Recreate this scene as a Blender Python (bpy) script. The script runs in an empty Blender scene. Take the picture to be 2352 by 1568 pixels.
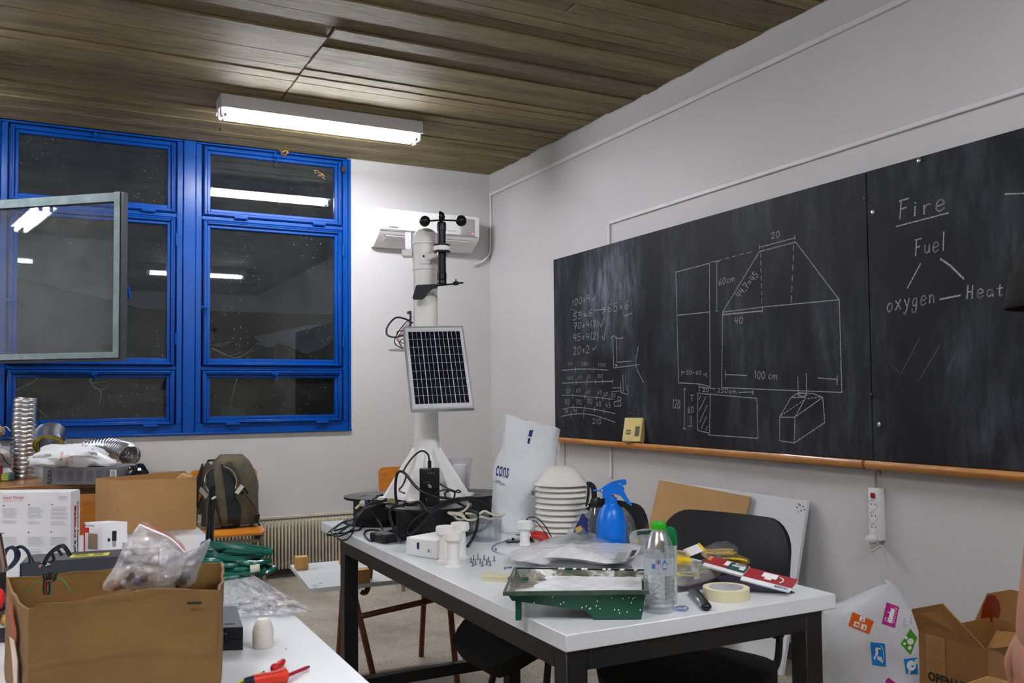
import bpy, bmesh, math, random
from math import pi, sin, cos, radians as R, sqrt, atan2
from mathutils import Vector as V, Matrix, noise as NZ
from mathutils.bvhtree import BVHTree
random.seed(7)
scene = bpy.context.scene
col = scene.collection

# ------------------------------------------------------------------ camera
W, HH, F, SHY = 2352, 1568, 2033.99, 39.32
CAM = V((-3.058, -6.322, 1.24))
_yaw, _pit, _rol = R(27.1831), R(2.36543), R(-0.54109)
FW = V((sin(_yaw)*cos(_pit), cos(_yaw)*cos(_pit), sin(_pit)))
_r = V((cos(_yaw), -sin(_yaw), 0)); _u = _r.cross(FW)
RT = _r*cos(_rol) + _u*sin(_rol); UP = -_r*sin(_rol) + _u*cos(_rol)
FH = V((sin(_yaw), cos(_yaw), 0)); RH = V((cos(_yaw), -sin(_yaw), 0))   # horizontal ahead / right
cam_d = bpy.data.cameras.new('camera'); cam = bpy.data.objects.new('camera', cam_d); col.objects.link(cam)
cam_d.sensor_width = 36; cam_d.lens = F*36/W; cam_d.shift_y = SHY/W
cam_d.clip_start = .05; cam_d.clip_end = 200
cam_d.dof.use_dof = True; cam_d.dof.focus_distance = 3.6; cam_d.dof.aperture_fstop = 9
m3 = Matrix((RT, UP, -FW)).transposed()
cam.matrix_world = Matrix.Translation(CAM) @ m3.to_4x4()
scene.camera = cam

# ------------------------------------------------------------------ world, exposure
wd = bpy.data.worlds.new('night'); scene.world = wd; wd.use_nodes = True
wd.node_tree.nodes['Background'].inputs[0].default_value = (.010, .012, .016, 1)
wd.node_tree.nodes['Background'].inputs[1].default_value = .35
vs = scene.view_settings
vs.view_transform = 'Standard'; vs.look = 'None'; vs.gamma = 1; vs.use_curve_mapping = False
vs.exposure = 2.5
TUBE_STRENGTH = 24.0

# ------------------------------------------------------------------ measuring: photograph -> points of the room
def ray(px, py): return FW + RT*((px-W/2)/F) - UP*((py-HH/2-SHY)/F)
def pZ(px, py, z): d = ray(px, py); return CAM + d*((z-CAM.z)/d.z)
def pX(px, py, x): d = ray(px, py); return CAM + d*((x-CAM.x)/d.x)
def pY(px, py, y): d = ray(px, py); return CAM + d*((y-CAM.y)/d.y)
def pV(P, px, py):                                  # on the upright plane through P that faces the camera
    d = ray(px, py); return CAM + d*(((P-CAM).dot(FH))/d.dot(FH))
def pD(px, py, t): d = ray(px, py); return CAM + d*(t/d.dot(FH))

# ------------------------------------------------------------------ mesh builder
def catmull(pts, n=6, closed=False):
    pts = [V(p) for p in pts]; out = []; N = len(pts)
    segs = N if closed else N-1
    for i in range(segs):
        if closed: a, b, c, d = pts[(i-1) % N], pts[i], pts[(i+1) % N], pts[(i+2) % N]
        else: a, b, c, d = pts[max(i-1, 0)], pts[i], pts[i+1], pts[min(i+2, N-1)]
        for k in range(n):
            t = k/n
            out.append(.5*((2*b)+(c-a)*t+(2*a-5*b+4*c-d)*t*t+(3*b-a-3*c+d)*t**3))
    if not closed: out.append(pts[-1])
    return out

class MB:
    def __init__(s): s.v = []; s.f = []; s.mi = []; s.cur = 0
    def add(s, vs_, fs):
        o = len(s.v); s.v += [V(p) for p in vs_]
        for f in fs: s.f.append([i+o for i in f]); s.mi.append(s.cur)
        return s
    def addbm(s, bm):
        bm.verts.index_update()
        s.add([v.co.copy() for v in bm.verts], [[v.index for v in f.verts] for f in bm.faces]); bm.free(); return s
    def box(s, c, size, rot=None, bev=0, seg=1):
        bm = bmesh.new(); bmesh.ops.create_cube(bm, size=1)
        for v in bm.verts: v.co = V((v.co.x*size[0], v.co.y*size[1], v.co.z*size[2]))
        if bev: bmesh.ops.bevel(bm, geom=bm.edges[:], offset=bev, segments=seg, profile=.5, affect='EDGES')
        m = rot.to_3x3() if rot else Matrix.Identity(3)
        for v in bm.verts: v.co = m @ v.co + V(c)
        return s.addbm(bm)
    def bb(s, a, b, bev=0, seg=1):
        a, b = V(a), V(b)
        return s.box((a+b)/2, [abs(b[i]-a[i]) for i in range(3)], None, bev, seg)
    def bar(s, a, b, w, h, upv=(0, 0, 1), bev=0):
        a, b = V(a), V(b); d = (b-a); L = d.length; d.normalize(); x = d.cross(V(upv))
        if x.length < 1e-5: x = d.cross(V((1, 0, 0)))
        x.normalize(); z = x.cross(d)
        return s.box((a+b)/2, (w, L, h), Matrix((x, d, z)).transposed(), bev)
    def tube(s, path, r, n=8, closed=False, caps=True):
        path = [V(p) for p in path]; N = len(path)
        rs = r if isinstance(r, (list, tuple)) else [r]*N
        def tan(i):
            a = path[(i-1) % N] if (closed or i > 0) else path[0]
            b = path[(i+1) % N] if (closed or i < N-1) else path[-1]
            t = b-a
            return t.normalized() if t.length > 1e-9 else V((0, 0, 1))
        t0 = tan(0); x = t0.cross(V((0, 0, 1)))
        if x.length < 1e-3: x = t0.cross(V((1, 0, 0)))
        x.normalize(); vs_ = []
        for i in range(N):
            t = tan(i); x = x - t*x.dot(t)
            if x.length < 1e-6: x = t.orthogonal()
            x.normalize(); y = t.cross(x)
            for k in range(n):
                a = 2*pi*k/n; vs_.append(path[i]+(x*cos(a)+y*sin(a))*rs[i])
        fs = []
        for i in range(N if closed else N-1):
            j = (i+1) % N
            for k in range(n): fs.append([i*n+k, i*n+(k+1) % n, j*n+(k+1) % n, j*n+k])
        if caps and not closed:
            fs.append(list(range(n))[::-1]); fs.append([(N-1)*n+k for k in range(n)])
        return s.add(vs_, fs)
    def lathe(s, prof, c=(0, 0, 0), n=24, rot=None, a0=0, a1=2*pi):
        full = abs(a1-a0-2*pi) < 1e-6; m = rot.to_3x3() if rot else Matrix.Identity(3); c = V(c)
        nn = n if full else n+1; vs_ = []; idx = []
        for (r, z) in prof:
            if r < 1e-7: idx.append([len(vs_)]*nn); vs_.append(c+m @ V((0, 0, z)))
            else:
                row = []
                for k in range(nn):
                    a = a0+(a1-a0)*k/n; row.append(len(vs_)); vs_.append(c+m @ V((r*cos(a), r*sin(a), z)))
                idx.append(row)
        fs = []
        for i in range(len(prof)-1):
            for k in range(n):
                q = [idx[i][k], idx[i][(k+1) % nn], idx[i+1][(k+1) % nn], idx[i+1][k]]
                u = []
                for j in q:
                    if j not in u: u.append(j)
                if len(u) >= 3: fs.append(u)
        return s.add(vs_, fs)
    def sphere(s, c, r, n=16, m=10, rot=None):
        rx, ry, rz = r if isinstance(r, (tuple, list, V)) else (r, r, r); q = rot.to_3x3() if rot else Matrix.Identity(3)
        o = MB().lathe([(sin(pi*i/m), -cos(pi*i/m)) for i in range(m+1)], n=n)
        return s.add([V(c)+q @ V((p.x*rx, p.y*ry, p.z*rz)) for p in o.v], o.f)
    def prism(s, pts, vec):                                    # a planar outline pushed along vec
        pts = [V(p) for p in pts]; vec = V(vec); n = len(pts)
        s.add(pts+[p+vec for p in pts], [list(range(n))[::-1], [n+i for i in range(n)]] +
              [[i, (i+1) % n, n+(i+1) % n, n+i] for i in range(n)]); return s
    def grid(s, fn, nu, nv, cu=False, cv=False):
        vs_ = [V(fn(i/(nu if cu else nu-1), j/(nv if cv else nv-1))) for i in range(nu) for j in range(nv)]; fs = []
        for i in range(nu if cu else nu-1):
            for j in range(nv if cv else nv-1):
                a, b = (i+1) % nu, (j+1) % nv; fs.append([i*nv+j, a*nv+j, a*nv+b, i*nv+b])
        return s.add(vs_, fs)
    def loft(s, rings, cap=True):
        n = len(rings[0]); vs_ = [p for r_ in rings for p in r_]; fs = []
        for i in range(len(rings)-1):
            for k in range(n): fs.append([i*n+k, i*n+(k+1) % n, (i+1)*n+(k+1) % n, (i+1)*n+k])
        if cap: fs.append(list(range(n))[::-1]); fs.append([(len(rings)-1)*n+k for k in range(n)])
        return s.add(vs_, fs)
    def solid(s, t):                                           # give an open sheet a thickness
        bm = bmesh.new(); vs_ = [bm.verts.new(p) for p in s.v]
        for f in s.f:
            try: bm.faces.new([vs_[i] for i in f])
            except ValueError: pass
        bmesh.ops.recalc_face_normals(bm, faces=bm.faces[:]); bmesh.ops.solidify(bm, geom=bm.faces[:], thickness=t)
        s.v, s.f, s.mi = [], [], []; return s.addbm(bm)
    def wobble(s, amp, freq, seed=0.0):
        for i, p in enumerate(s.v): s.v[i] = p + NZ.noise_vector(p*freq+V((seed, seed*.7, -seed)))*amp
        return s
    def build(s, name, mat, parent=None, smooth=True, ang=38, recalc=True):
        me = bpy.data.meshes.new(name); me.from_pydata(s.v, [], s.f)
        mats = mat if isinstance(mat, (list, tuple)) else [mat]
        for m in mats: me.materials.append(m)
        if len(mats) > 1: me.polygons.foreach_set('material_index', s.mi)
        if recalc:
            bm = bmesh.new(); bm.from_mesh(me); bmesh.ops.recalc_face_normals(bm, faces=bm.faces[:]); bm.to_mesh(me); bm.free()
        if smooth:
            me.polygons.foreach_set('use_smooth', [True]*len(me.polygons)); me.set_sharp_from_angle(angle=R(ang))
        me.update(); return link(name, me, parent)

def link(name, me, parent=None):
    o = bpy.data.objects.new(name, me); col.objects.link(o)
    if parent is not None:
        o.parent = parent; o.matrix_parent_inverse = WM(parent).inverted()
    elif me is not None and len(me.vertices):                  # a thing of one mesh: its origin goes to its base
        xs = [v.co for v in me.vertices]
        c = V(((min(p.x for p in xs)+max(p.x for p in xs))/2, (min(p.y for p in xs)+max(p.y for p in xs))/2, min(p.z for p in xs)))
        me.transform(Matrix.Translation(-c)); o.location = c
    return o
def WM(o):
    m = Matrix.LocRotScale(o.location, o.rotation_euler, o.scale)
    return WM(o.parent) @ o.matrix_parent_inverse @ m if o.parent else m
def tag(o, label, cat, group=None):
    o['label'] = label; o['category'] = cat
    if group: o['group'] = group
    return o
def thing(name, label, cat, loc, group=None):
    o = bpy.data.objects.new(name, None); o.empty_display_size = .05; col.objects.link(o); o.location = loc
    return tag(o, label, cat, group)
def root(name, loc=(0, 0, 0)):
    o = bpy.data.objects.new(name, None); o.empty_display_size = .05; col.objects.link(o); o.location = loc
    o['kind'] = 'structure'; return o
def struct(o): o['kind'] = 'structure'; return o
def copy_tree(o, parent=None, loc=None, rz=None):
    c = o.copy(); col.objects.link(c)
    if parent: c.parent = parent
    if loc is not None: c.location = loc
    if rz is not None: c.rotation_euler.z = rz
    for ch in o.children: copy_tree(ch, c)
    return c
def rz(a): return Matrix.Rotation(a, 3, 'Z')
def rx(a): return Matrix.Rotation(a, 3, 'X')
def ry(a): return Matrix.Rotation(a, 3, 'Y')
def frame(x, z):                                               # rotation with given x axis and roughly given z axis
    x = V(x).normalized(); z = V(z); y = z.cross(x).normalized(); z = x.cross(y); return Matrix((x, y, z)).transposed()
def aim(d):                                                    # rotation taking +z to d
    return V((0, 0, 1)).rotation_difference(V(d).normalized()).to_matrix()
def bvh(o):
    m = WM(o); me = o.data
    return BVHTree.FromPolygons([m @ v.co for v in me.vertices], [list(p.vertices) for p in me.polygons])

# ------------------------------------------------------------------ materials
def lin(c): return tuple(((x/255)/12.92 if x/255 <= .04045 else ((x/255+.055)/1.055)**2.4) for x in c)+(1,)
MATS = {}
def nt(name):
    m = bpy.data.materials.new(name); m.use_nodes = True; t = m.node_tree; t.nodes.clear()
    o = t.nodes.new('ShaderNodeOutputMaterial'); MATS[name] = m
    return m, t, o
def N(t, kind, **kw):
    n = t.nodes.new(kind)
    for k, v in kw.items():
        if k.startswith('i_'):
            key = k[2:]; key = int(key) if key.isdigit() else key
            n.inputs[key].default_value = v
        else: setattr(n, k, v)
    return n
def coords(t, scale=(1, 1, 1), obj=False):
    c = N(t, 'ShaderNodeTexCoord'); mp = N(t, 'ShaderNodeMapping'); mp.inputs['Scale'].default_value = scale
    g = N(t, 'ShaderNodeNewGeometry') if not obj else None
    t.links.new((c.outputs['Object'] if obj else g.outputs['Position']), mp.inputs['Vector']); return mp.outputs['Vector']
def ramp(t, fac, stops):
    r = N(t, 'ShaderNodeValToRGB'); t.links.new(fac, r.inputs[0]); e = r.color_ramp.elements
    while len(e) < len(stops): e.new(.5)
    for k, (p, c) in enumerate(stops): e[k].position = p; e[k].color = c
    return r.outputs[0]
def Mt(name, rgb, rough=.5, metal=0, var=.06, scale=9, bump=0, bscale=60, spec=.5, trans=0, ior=1.45, coat=0, sheen=0, stretch=(1, 1, 1), sub=0, bd=.004):
    m, t, o = nt(name); p = N(t, 'ShaderNodeBsdfPrincipled'); L = t.links.new
    L(p.outputs[0], o.inputs[0]); c = lin(rgb); vec = coords(t, stretch)
    nz = N(t, 'ShaderNodeTexNoise', i_Scale=scale, i_Detail=5, i_Roughness=.6); L(vec, nz.inputs['Vector'])
    a = tuple(max(0, x*(1-var*2)) for x in c[:3])+(1,); b = tuple(min(1, x*(1+var*2)) for x in c[:3])+(1,)
    L(ramp(t, nz.outputs[0], [(.25, a), (.75, b)]), p.inputs['Base Color'])
    p.inputs['Roughness'].default_value = rough; p.inputs['Metallic'].default_value = metal
    p.inputs['Specular IOR Level'].default_value = spec; p.inputs['IOR'].default_value = ior
    p.inputs['Transmission Weight'].default_value = trans; p.inputs['Coat Weight'].default_value = coat
    if sub: p.inputs['Subsurface Weight'].default_value = sub; p.inputs['Subsurface Radius'].default_value = (.02, .01, .006)
    if bump:
        n2 = N(t, 'ShaderNodeTexNoise', i_Scale=bscale, i_Detail=4); L(vec, n2.inputs['Vector'])
        b_ = N(t, 'ShaderNodeBump', i_Strength=bump, i_Distance=bd); L(n2.outputs[0], b_.inputs['Height']); L(b_.outputs[0], p.inputs['Normal'])
    return m
def emit(name, rgb, s):
    m, t, o = nt(name); e = N(t, 'ShaderNodeEmission'); e.inputs[0].default_value = lin(rgb); e.inputs[1].default_value = s
    t.links.new(e.outputs[0], o.inputs[0]); return m
def schlick(t, ior=1.5, normal=None, mul=1.0):
    f0 = ((ior-1)/(ior+1))**2*mul; lw = N(t, 'ShaderNodeLayerWeight', i_Blend=.5)
    if normal is not None: t.links.new(normal, lw.inputs['Normal'])
    p = N(t, 'ShaderNodeMath', operation='POWER'); p.inputs[1].default_value = 5; t.links.new(lw.outputs['Facing'], p.inputs[0])
    a = N(t, 'ShaderNodeMath', operation='MULTIPLY_ADD'); a.inputs[1].default_value = 1-f0; a.inputs[2].default_value = f0; t.links.new(p.outputs[0], a.inputs[0]); return a.outputs[0]
def film(name, rgb=(235, 238, 245), diff=.12, gloss=.25, rough=.12, tint=(250, 250, 252), crinkle=.5, scale=25, tl=.4):
    m, t, o = nt(name); L = t.links.new; vec = coords(t)
    tr = N(t, 'ShaderNodeBsdfTransparent'); tr.inputs[0].default_value = lin(tint)
    df = N(t, 'ShaderNodeBsdfDiffuse'); df.inputs[0].default_value = lin(rgb)
    tr2 = N(t, 'ShaderNodeBsdfTranslucent'); tr2.inputs[0].default_value = lin(rgb)
    gl = N(t, 'ShaderNodeBsdfGlossy'); gl.inputs['Roughness'].default_value = rough; gl.inputs[0].default_value = (.9, .9, .92, 1)
    nz = N(t, 'ShaderNodeTexNoise', i_Scale=scale, i_Detail=6, i_Roughness=.7, i_Distortion=1.5); L(vec, nz.inputs['Vector'])
    b_ = N(t, 'ShaderNodeBump', i_Strength=crinkle, i_Distance=.01); L(nz.outputs[0], b_.inputs['Height'])
    for n_ in (df, gl, tr2): L(b_.outputs[0], n_.inputs['Normal'])
    d2 = N(t, 'ShaderNodeMixShader', i_Fac=tl); L(df.outputs[0], d2.inputs[1]); L(tr2.outputs[0], d2.inputs[2])
    m1 = N(t, 'ShaderNodeMixShader', i_Fac=diff); L(tr.outputs[0], m1.inputs[1]); L(d2.outputs[0], m1.inputs[2])
    m2 = N(t, 'ShaderNodeMixShader'); L(schlick(t, 1.5, b_.outputs[0], gloss*8), m2.inputs[0]); L(m1.outputs[0], m2.inputs[1]); L(gl.outputs[0], m2.inputs[2])
    L(m2.outputs[0], o.inputs[0]); return m
# ------------------------------------------------------------------ surfaces
CEIL = 2.998
def m_wall():
    m, t, o = nt('painted plaster'); L = t.links.new; p = N(t, 'ShaderNodeBsdfPrincipled'); L(p.outputs[0], o.inputs[0]); vec = coords(t)
    a = N(t, 'ShaderNodeTexNoise', i_Scale=.9, i_Detail=4); L(vec, a.inputs['Vector'])
    L(ramp(t, a.outputs[0], [(.3, lin((191, 190, 190))), (.7, lin((199, 199, 200)))]), p.inputs['Base Color'])
    p.inputs['Roughness'].default_value = .55; p.inputs['Specular IOR Level'].default_value = .35
    b = N(t, 'ShaderNodeTexNoise', i_Scale=14, i_Detail=6); L(vec, b.inputs['Vector'])
    bp = N(t, 'ShaderNodeBump', i_Strength=.12, i_Distance=.01); L(b.outputs[0], bp.inputs['Height']); L(bp.outputs[0], p.inputs['Normal']); return m
def m_ceiling():
    m, t, o = nt('board marked concrete'); L = t.links.new; p = N(t, 'ShaderNodeBsdfPrincipled'); L(p.outputs[0], o.inputs[0])
    vec = coords(t, (1.6, 9, 9)); oi = N(t, 'ShaderNodeObjectInfo')
    a = N(t, 'ShaderNodeTexNoise', i_Scale=2.2, i_Detail=8, i_Roughness=.68); L(vec, a.inputs['Vector'])
    c = ramp(t, a.outputs[0], [(.2, lin((104, 91, 62))), (.5, lin((142, 127, 92))), (.8, lin((162, 149, 116)))])
    mx = N(t, 'ShaderNodeMix', data_type='RGBA', blend_type='MULTIPLY'); mx.inputs[0].default_value = 1
    r = ramp(t, oi.outputs['Random'], [(0, (.74, .74, .74, 1)), (1, (1.12, 1.12, 1.1, 1))]); L(c, mx.inputs[6]); L(r, mx.inputs[7])
    st = N(t, 'ShaderNodeTexNoise', i_Scale=3.2, i_Detail=10, i_Roughness=.8, i_Distortion=.4); L(coords(t, (.9, 9, 9)), st.inputs['Vector'])
    sr = ramp(t, st.outputs[0], [(.38, (.72, .71, .68, 1)), (.50, (1, 1, 1, 1)), (.62, (1.04, 1.04, 1.04, 1)), (.68, (1.3, 1.32, 1.35, 1))])
    m3_ = N(t, 'ShaderNodeMix', data_type='RGBA', blend_type='MULTIPLY'); m3_.inputs[0].default_value = 1; L(mx.outputs[2], m3_.inputs[6]); L(sr, m3_.inputs[7])
    L(m3_.outputs[2], p.inputs['Base Color'])
    v2 = coords(t, (4, 30, 30)); b = N(t, 'ShaderNodeTexNoise', i_Scale=3, i_Detail=8, i_Roughness=.75); L(v2, b.inputs['Vector'])
    L(ramp(t, b.outputs[0], [(.3, (.48,)*3+(1,)), (.75, (.82,)*3+(1,))]), p.inputs['Roughness'])
    p.inputs['Specular IOR Level'].default_value = .33
    bp = N(t, 'ShaderNodeBump', i_Strength=.6, i_Distance=.02); L(b.outputs[0], bp.inputs['Height']); L(bp.outputs[0], p.inputs['Normal']); return m
def m_floor():
    m, t, o = nt('worn concrete floor'); L = t.links.new; p = N(t, 'ShaderNodeBsdfPrincipled'); L(p.outputs[0], o.inputs[0]); vec = coords(t)
    a = N(t, 'ShaderNodeTexNoise', i_Scale=3, i_Detail=8, i_Roughness=.7); L(vec, a.inputs['Vector'])
    c = ramp(t, a.outputs[0], [(.3, lin((128, 119, 106))), (.55, lin((164, 155, 141))), (.75, lin((178, 170, 156)))])
    s = N(t, 'ShaderNodeTexNoise', i_Scale=90, i_Detail=3); L(vec, s.inputs['Vector'])
    sc = ramp(t, s.outputs[0], [(.36, (.55, .53, .5, 1)), (.46, (1, 1, 1, 1)), (.66, (1, 1, 1, 1)), (.74, (1.15, 1.15, 1.15, 1))])
    d = N(t, 'ShaderNodeTexNoise', i_Scale=7, i_Detail=9, i_Roughness=.8, i_Distortion=1.2); L(coords(t, (1, 2.6, 1)), d.inputs['Vector'])
    dc = ramp(t, d.outputs[0], [(.28, (.3, .28, .26, 1)), (.34, (1, 1, 1, 1))])
    m1 = N(t, 'ShaderNodeMix', data_type='RGBA', blend_type='MULTIPLY'); m1.inputs[0].default_value = 1; L(c, m1.inputs[6]); L(sc, m1.inputs[7])
    m2 = N(t, 'ShaderNodeMix', data_type='RGBA', blend_type='MULTIPLY'); m2.inputs[0].default_value = 1; L(m1.outputs[2], m2.inputs[6]); L(dc, m2.inputs[7])
    L(m2.outputs[2], p.inputs['Base Color']); p.inputs['Roughness'].default_value = .6; return m
def m_glass(name, dust=.007, specks=True, tint=(.86, .88, .88, 1), coat=1.5):
    m, t, o = nt(name); L = t.links.new; vec = coords(t)
    tr = N(t, 'ShaderNodeBsdfTransparent'); tr.inputs[0].default_value = tint
    gl = N(t, 'ShaderNodeBsdfGlossy'); gl.inputs['Roughness'].default_value = .012; gl.inputs[0].default_value = (1, 1, 1, 1)
    fr = schlick(t, coat); m1 = N(t, 'ShaderNodeMixShader'); L(fr, m1.inputs[0]); L(tr.outputs[0], m1.inputs[1]); L(gl.outputs[0], m1.inputs[2])
    df = N(t, 'ShaderNodeBsdfDiffuse'); df.inputs[0].default_value = (.75, .75, .72, 1)
    a = N(t, 'ShaderNodeTexNoise', i_Scale=5, i_Detail=7, i_Roughness=.75); L(vec, a.inputs['Vector'])
    fac = ramp(t, a.outputs[0], [(.35, (dust*.4,)*3+(1,)), (.75, (dust*2.2,)*3+(1,))])
    if specks:
        vo = N(t, 'ShaderNodeTexVoronoi', i_Scale=34); L(coords(t, (1, 1, .6)), vo.inputs['Vector'])
        lo = N(t, 'ShaderNodeTexNoise', i_Scale=2.2); L(vec, lo.inputs['Vector'])
        g = N(t, 'ShaderNodeMath', operation='LESS_THAN'); g.inputs[1].default_value = .1; L(vo.outputs['Distance'], g.inputs[0])
        h = N(t, 'ShaderNodeMath', operation='GREATER_THAN'); h.inputs[1].default_value = .5; L(lo.outputs[0], h.inputs[0])
        k = N(t, 'ShaderNodeMath', operation='MULTIPLY'); L(g.outputs[0], k.inputs[0]); L(h.outputs[0], k.inputs[1])
        k2 = N(t, 'ShaderNodeMath', operation='MULTIPLY_ADD'); k2.inputs[1].default_value = .25; L(k.outputs[0], k2.inputs[0]); L(fac, k2.inputs[2]); fac = k2.outputs[0]
    m2 = N(t, 'ShaderNodeMixShader'); L(fac, m2.inputs[0]); L(m1.outputs[0], m2.inputs[1]); L(df.outputs[0], m2.inputs[2])
    L(m2.outputs[0], o.inputs[0]); return m
WALL, CONC, FLOOR, GLASS = m_wall(), m_ceiling(), m_floor(), m_glass('dusty window glass')
SASHGLASS = m_glass('open sash glass', .028, False, (.80, .84, .86, 1), 1.6)
BLUE = Mt('blue gloss paint', (0, 68, 152), .27, var=.05, scale=6, bump=.22, bscale=26, spec=.32)
WHITEP = Mt('white conduit paint', (214, 214, 216), .5, var=.03)
GREYB = Mt('grey skirting paint', (92, 89, 86), .6, var=.12, bump=.2)

# ------------------------------------------------------------------ room shell
XL, YF = -7.7, -9.2
WX1 = -1.160; WZ0 = 1.004; WX0 = -4.72
struct(MB().bb((XL-.2, YF-.2, -.1), (.2, .25, 0)).build('floor', FLOOR, smooth=False))
struct(MB().bb((WX1, 0, 0), (.2, .22, 3.1)).bb((XL-.2, 0, 0), (WX1, .22, WZ0)).bb((XL-.2, 0, WZ0), (WX0, .22, 3.1)).build('wall_back', WALL, smooth=False))
struct(MB().bb((0, YF-.2, 0), (.2, 0, 3.1)).build('wall_right', WALL, smooth=False))
struct(MB().bb((XL-.2, YF-.2, 0), (XL, 0, 3.1)).build('wall_left', WALL, smooth=False))
struct(MB().bb((XL, YF-.2, 0), (0, YF, 3.1)).build('wall_front', WALL, smooth=False))
ceil = struct(MB().bb((XL-.2, YF-.2, CEIL+.02), (.2, .25, CEIL+.2)).build('ceiling', CONC, smooth=False))
jx = pZ(690, 170, CEIL).x; jy0, jy1 = pZ(645, 205, CEIL).y, pZ(735, 110, CEIL).y
y = 0.0; rnd = random.Random(3)
bms = {}
while y > YF:
    w = rnd.choice((.085, .1, .1, .115)); spans = [(XL, -.003)]
    if y < jy0+.25 and y > jy1-.2: spans = [(XL, jx-.004), (jx+.004, -.003)]
    elif rnd.random() < .35: k = rnd.uniform(-5.5, -.8); spans = [(XL, k-.003), (k+.003, -.003)]
    for a, b in spans:
        z = CEIL + rnd.uniform(-.007, .007)
        if y > -.13: z = CEIL+.004
        mb = MB().bb((a, y-w+.0025, z), (b, y-.0005, CEIL+.025), .002)
        ob = mb.build('board', CONC, ceil, smooth=False)
    y -= w
struct(MB().bb((XL, -.018, 0), (-.02, 0, .075)).build('baseboard_back', GREYB, smooth=False))
struct(MB().bb((-.016, YF, 0), (0, -.018, .075)).build('baseboard_right', GREYB, smooth=False))

# conduits and cable trunking on the walls (drawn on the wall plane as they run)
zc = pX(1467, 288, 0).z
struct(MB().bb((-.016, YF, zc-.014), (0, -.02, zc+.014), .003).build('trim_1', WHITEP))
za, yb = pX(1560, 461, 0).z, pX(1403, 507, 0).y
struct(MB().bb((-.014, YF, za-.011), (0, yb, za+.011), .003).bb((-.014, yb, za-.011), (0, yb+.02, pX(1404, 580, 0).z), .003)
       .bb((-.012, pX(1405, 1040, 0).y-.01, pX(1409, 1097, 0).z), (0, pX(1405, 1040, 0).y+.012, .94), .003).build('trim_2', WHITEP))
cp = [pX(1127, 449, -.012), pX(1127, 560, -.012), V((-.02, -.03, pX(1127, 585, 0).z)), V((-.09, -.02, pX(1120, 606, 0).z)), pY(1085, 606, -.03)]
struct(MB().tube(catmull(cp, 5), .007, 6).build('trim_3', WHITEP))

# ------------------------------------------------------------------ windows
ZT = [(2.542, 2.933), (1.510, 2.411), (1.113, 1.377)]       # the three lights: top, middle, bottom
PX = {'window_2': (-2.131, -1.259), 'window_1': (-3.289, -2.409), 'window_3': (-4.449, -3.569)}
def ring(mb, x0, x1, z0, z1, w, y0, y1, bev=.004):
    mb.bb((x0-w, y0, z0-w), (x0, y1, z1+w), bev); mb.bb((x1, y0, z0-w), (x1+w, y1, z1+w), bev)
    mb.bb((x0-.001, y0, z0-w), (x1+.001, y1, z0), bev); mb.bb((x0-.001, y0, z1), (x1+.001, y1, z1+w), bev); return mb
def latch(p, parent, nm='latch'):
    x, yy, z = p
    mb = MB().box((x, yy-.004, z), (.05, .008, .018), bev=.003).box((x-.006, yy-.018, z), (.016, .026, .034), bev=.004)
    mb.tube([(x+.005, yy-.02, z), (x+.012, yy-.026, z-.018), (x+.004, yy-.026, z-.05)], .005, 6); return mb.build(nm, BLUE, parent)
def hinge(p, parent, vert):
    x, yy, z = p
    if vert: return MB().tube([(x, yy-.006, z-.04), (x, yy-.006, z+.04)], .007, 8).build('hinge', BLUE, parent)
    return MB().tube([(x-.045, yy-.006, z), (x+.045, yy-.006, z)], .006, 8).box((x, yy-.002, z+.008), (.09, .006, .016), bev=.002).build('hinge', BLUE, parent)
for nm, (x0, x1) in PX.items():
    r_ = root(nm, ((x0+x1)/2, .03, WZ0)); xm = (x0+x1)/2
    fx0 = x0-.098; fx1 = x1+.098
    mb = MB()
    mb.bb((fx0, .0, WZ0+.062), (fx0+.04, .09, 2.985), .004); mb.bb((fx1-.04, 0, WZ0+.062), (fx1, .09, 2.985), .004)
    mb.bb((fx0, 0, WZ0), (fx1, .09, WZ0+.062), .004); mb.bb((fx0, .0, 2.985), (fx1, .09, CEIL), .002)
    for zz in (2.4765, 1.4435): mb.bb((fx0+.04, 0, zz-.014), (fx1-.04, .09, zz+.014), .004)
    mb.build('frame', BLUE, r_)
    for k, (z0, z1) in enumerate(ZT):
        if nm == 'window_3' and k == 1: continue
        zt = min(z1, 2.925)
        mb = MB(); ring(mb, x0, x1, z0, zt, .022, .008, .05, .003)
        ring(mb, x0-.022, x1+.022, z0-.022, zt+.022, .027, -.012, .05, .005)
        ring(mb, x0-.036, x1+.036, z0-.036, zt+.036, .007, -.019, .0, .002)
        sash = mb.build('sash', BLUE, r_)
        MB().bb((x0-.004, .03, z0-.004), (x1+.004, .034, zt+.004)).build('pane', GLASS, sash, smooth=False)
        if k == 0: latch((xm, -.014, zt+.03), r_); hinge((x0+.2, -.014, z0-.055), r_, False); hinge((x1-.12, -.014, z0-.055), r_, False)
        if k == 2: latch((xm, -.014, zt+.03), r_); hinge((x0+.15, -.014, z0-.055), r_, False); hinge((x1-.1, -.014, z0-.055), r_, False)
        if k == 1:
            hinge((x1+.055, -.014, z0+.13), r_, True); hinge((x1+.055, -.014, z1-.1), r_, True)
            latch((x0-.035, -.014, (z0+z1)/2-.1), r_)
for k, (a, b) in enumerate(((-2.409+.098, -2.131-.098), (-3.569+.098, -3.289-.098))):      # plain posts between the units
    struct(MB().bb((a, -.012, WZ0), (b, .1, CEIL), .006).build('trim_%d' % (4+k), BLUE))
struct(MB().bb((WX0, 0, WZ0), (-4.547, .1, CEIL), .004).build('trim_6', BLUE))
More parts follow.
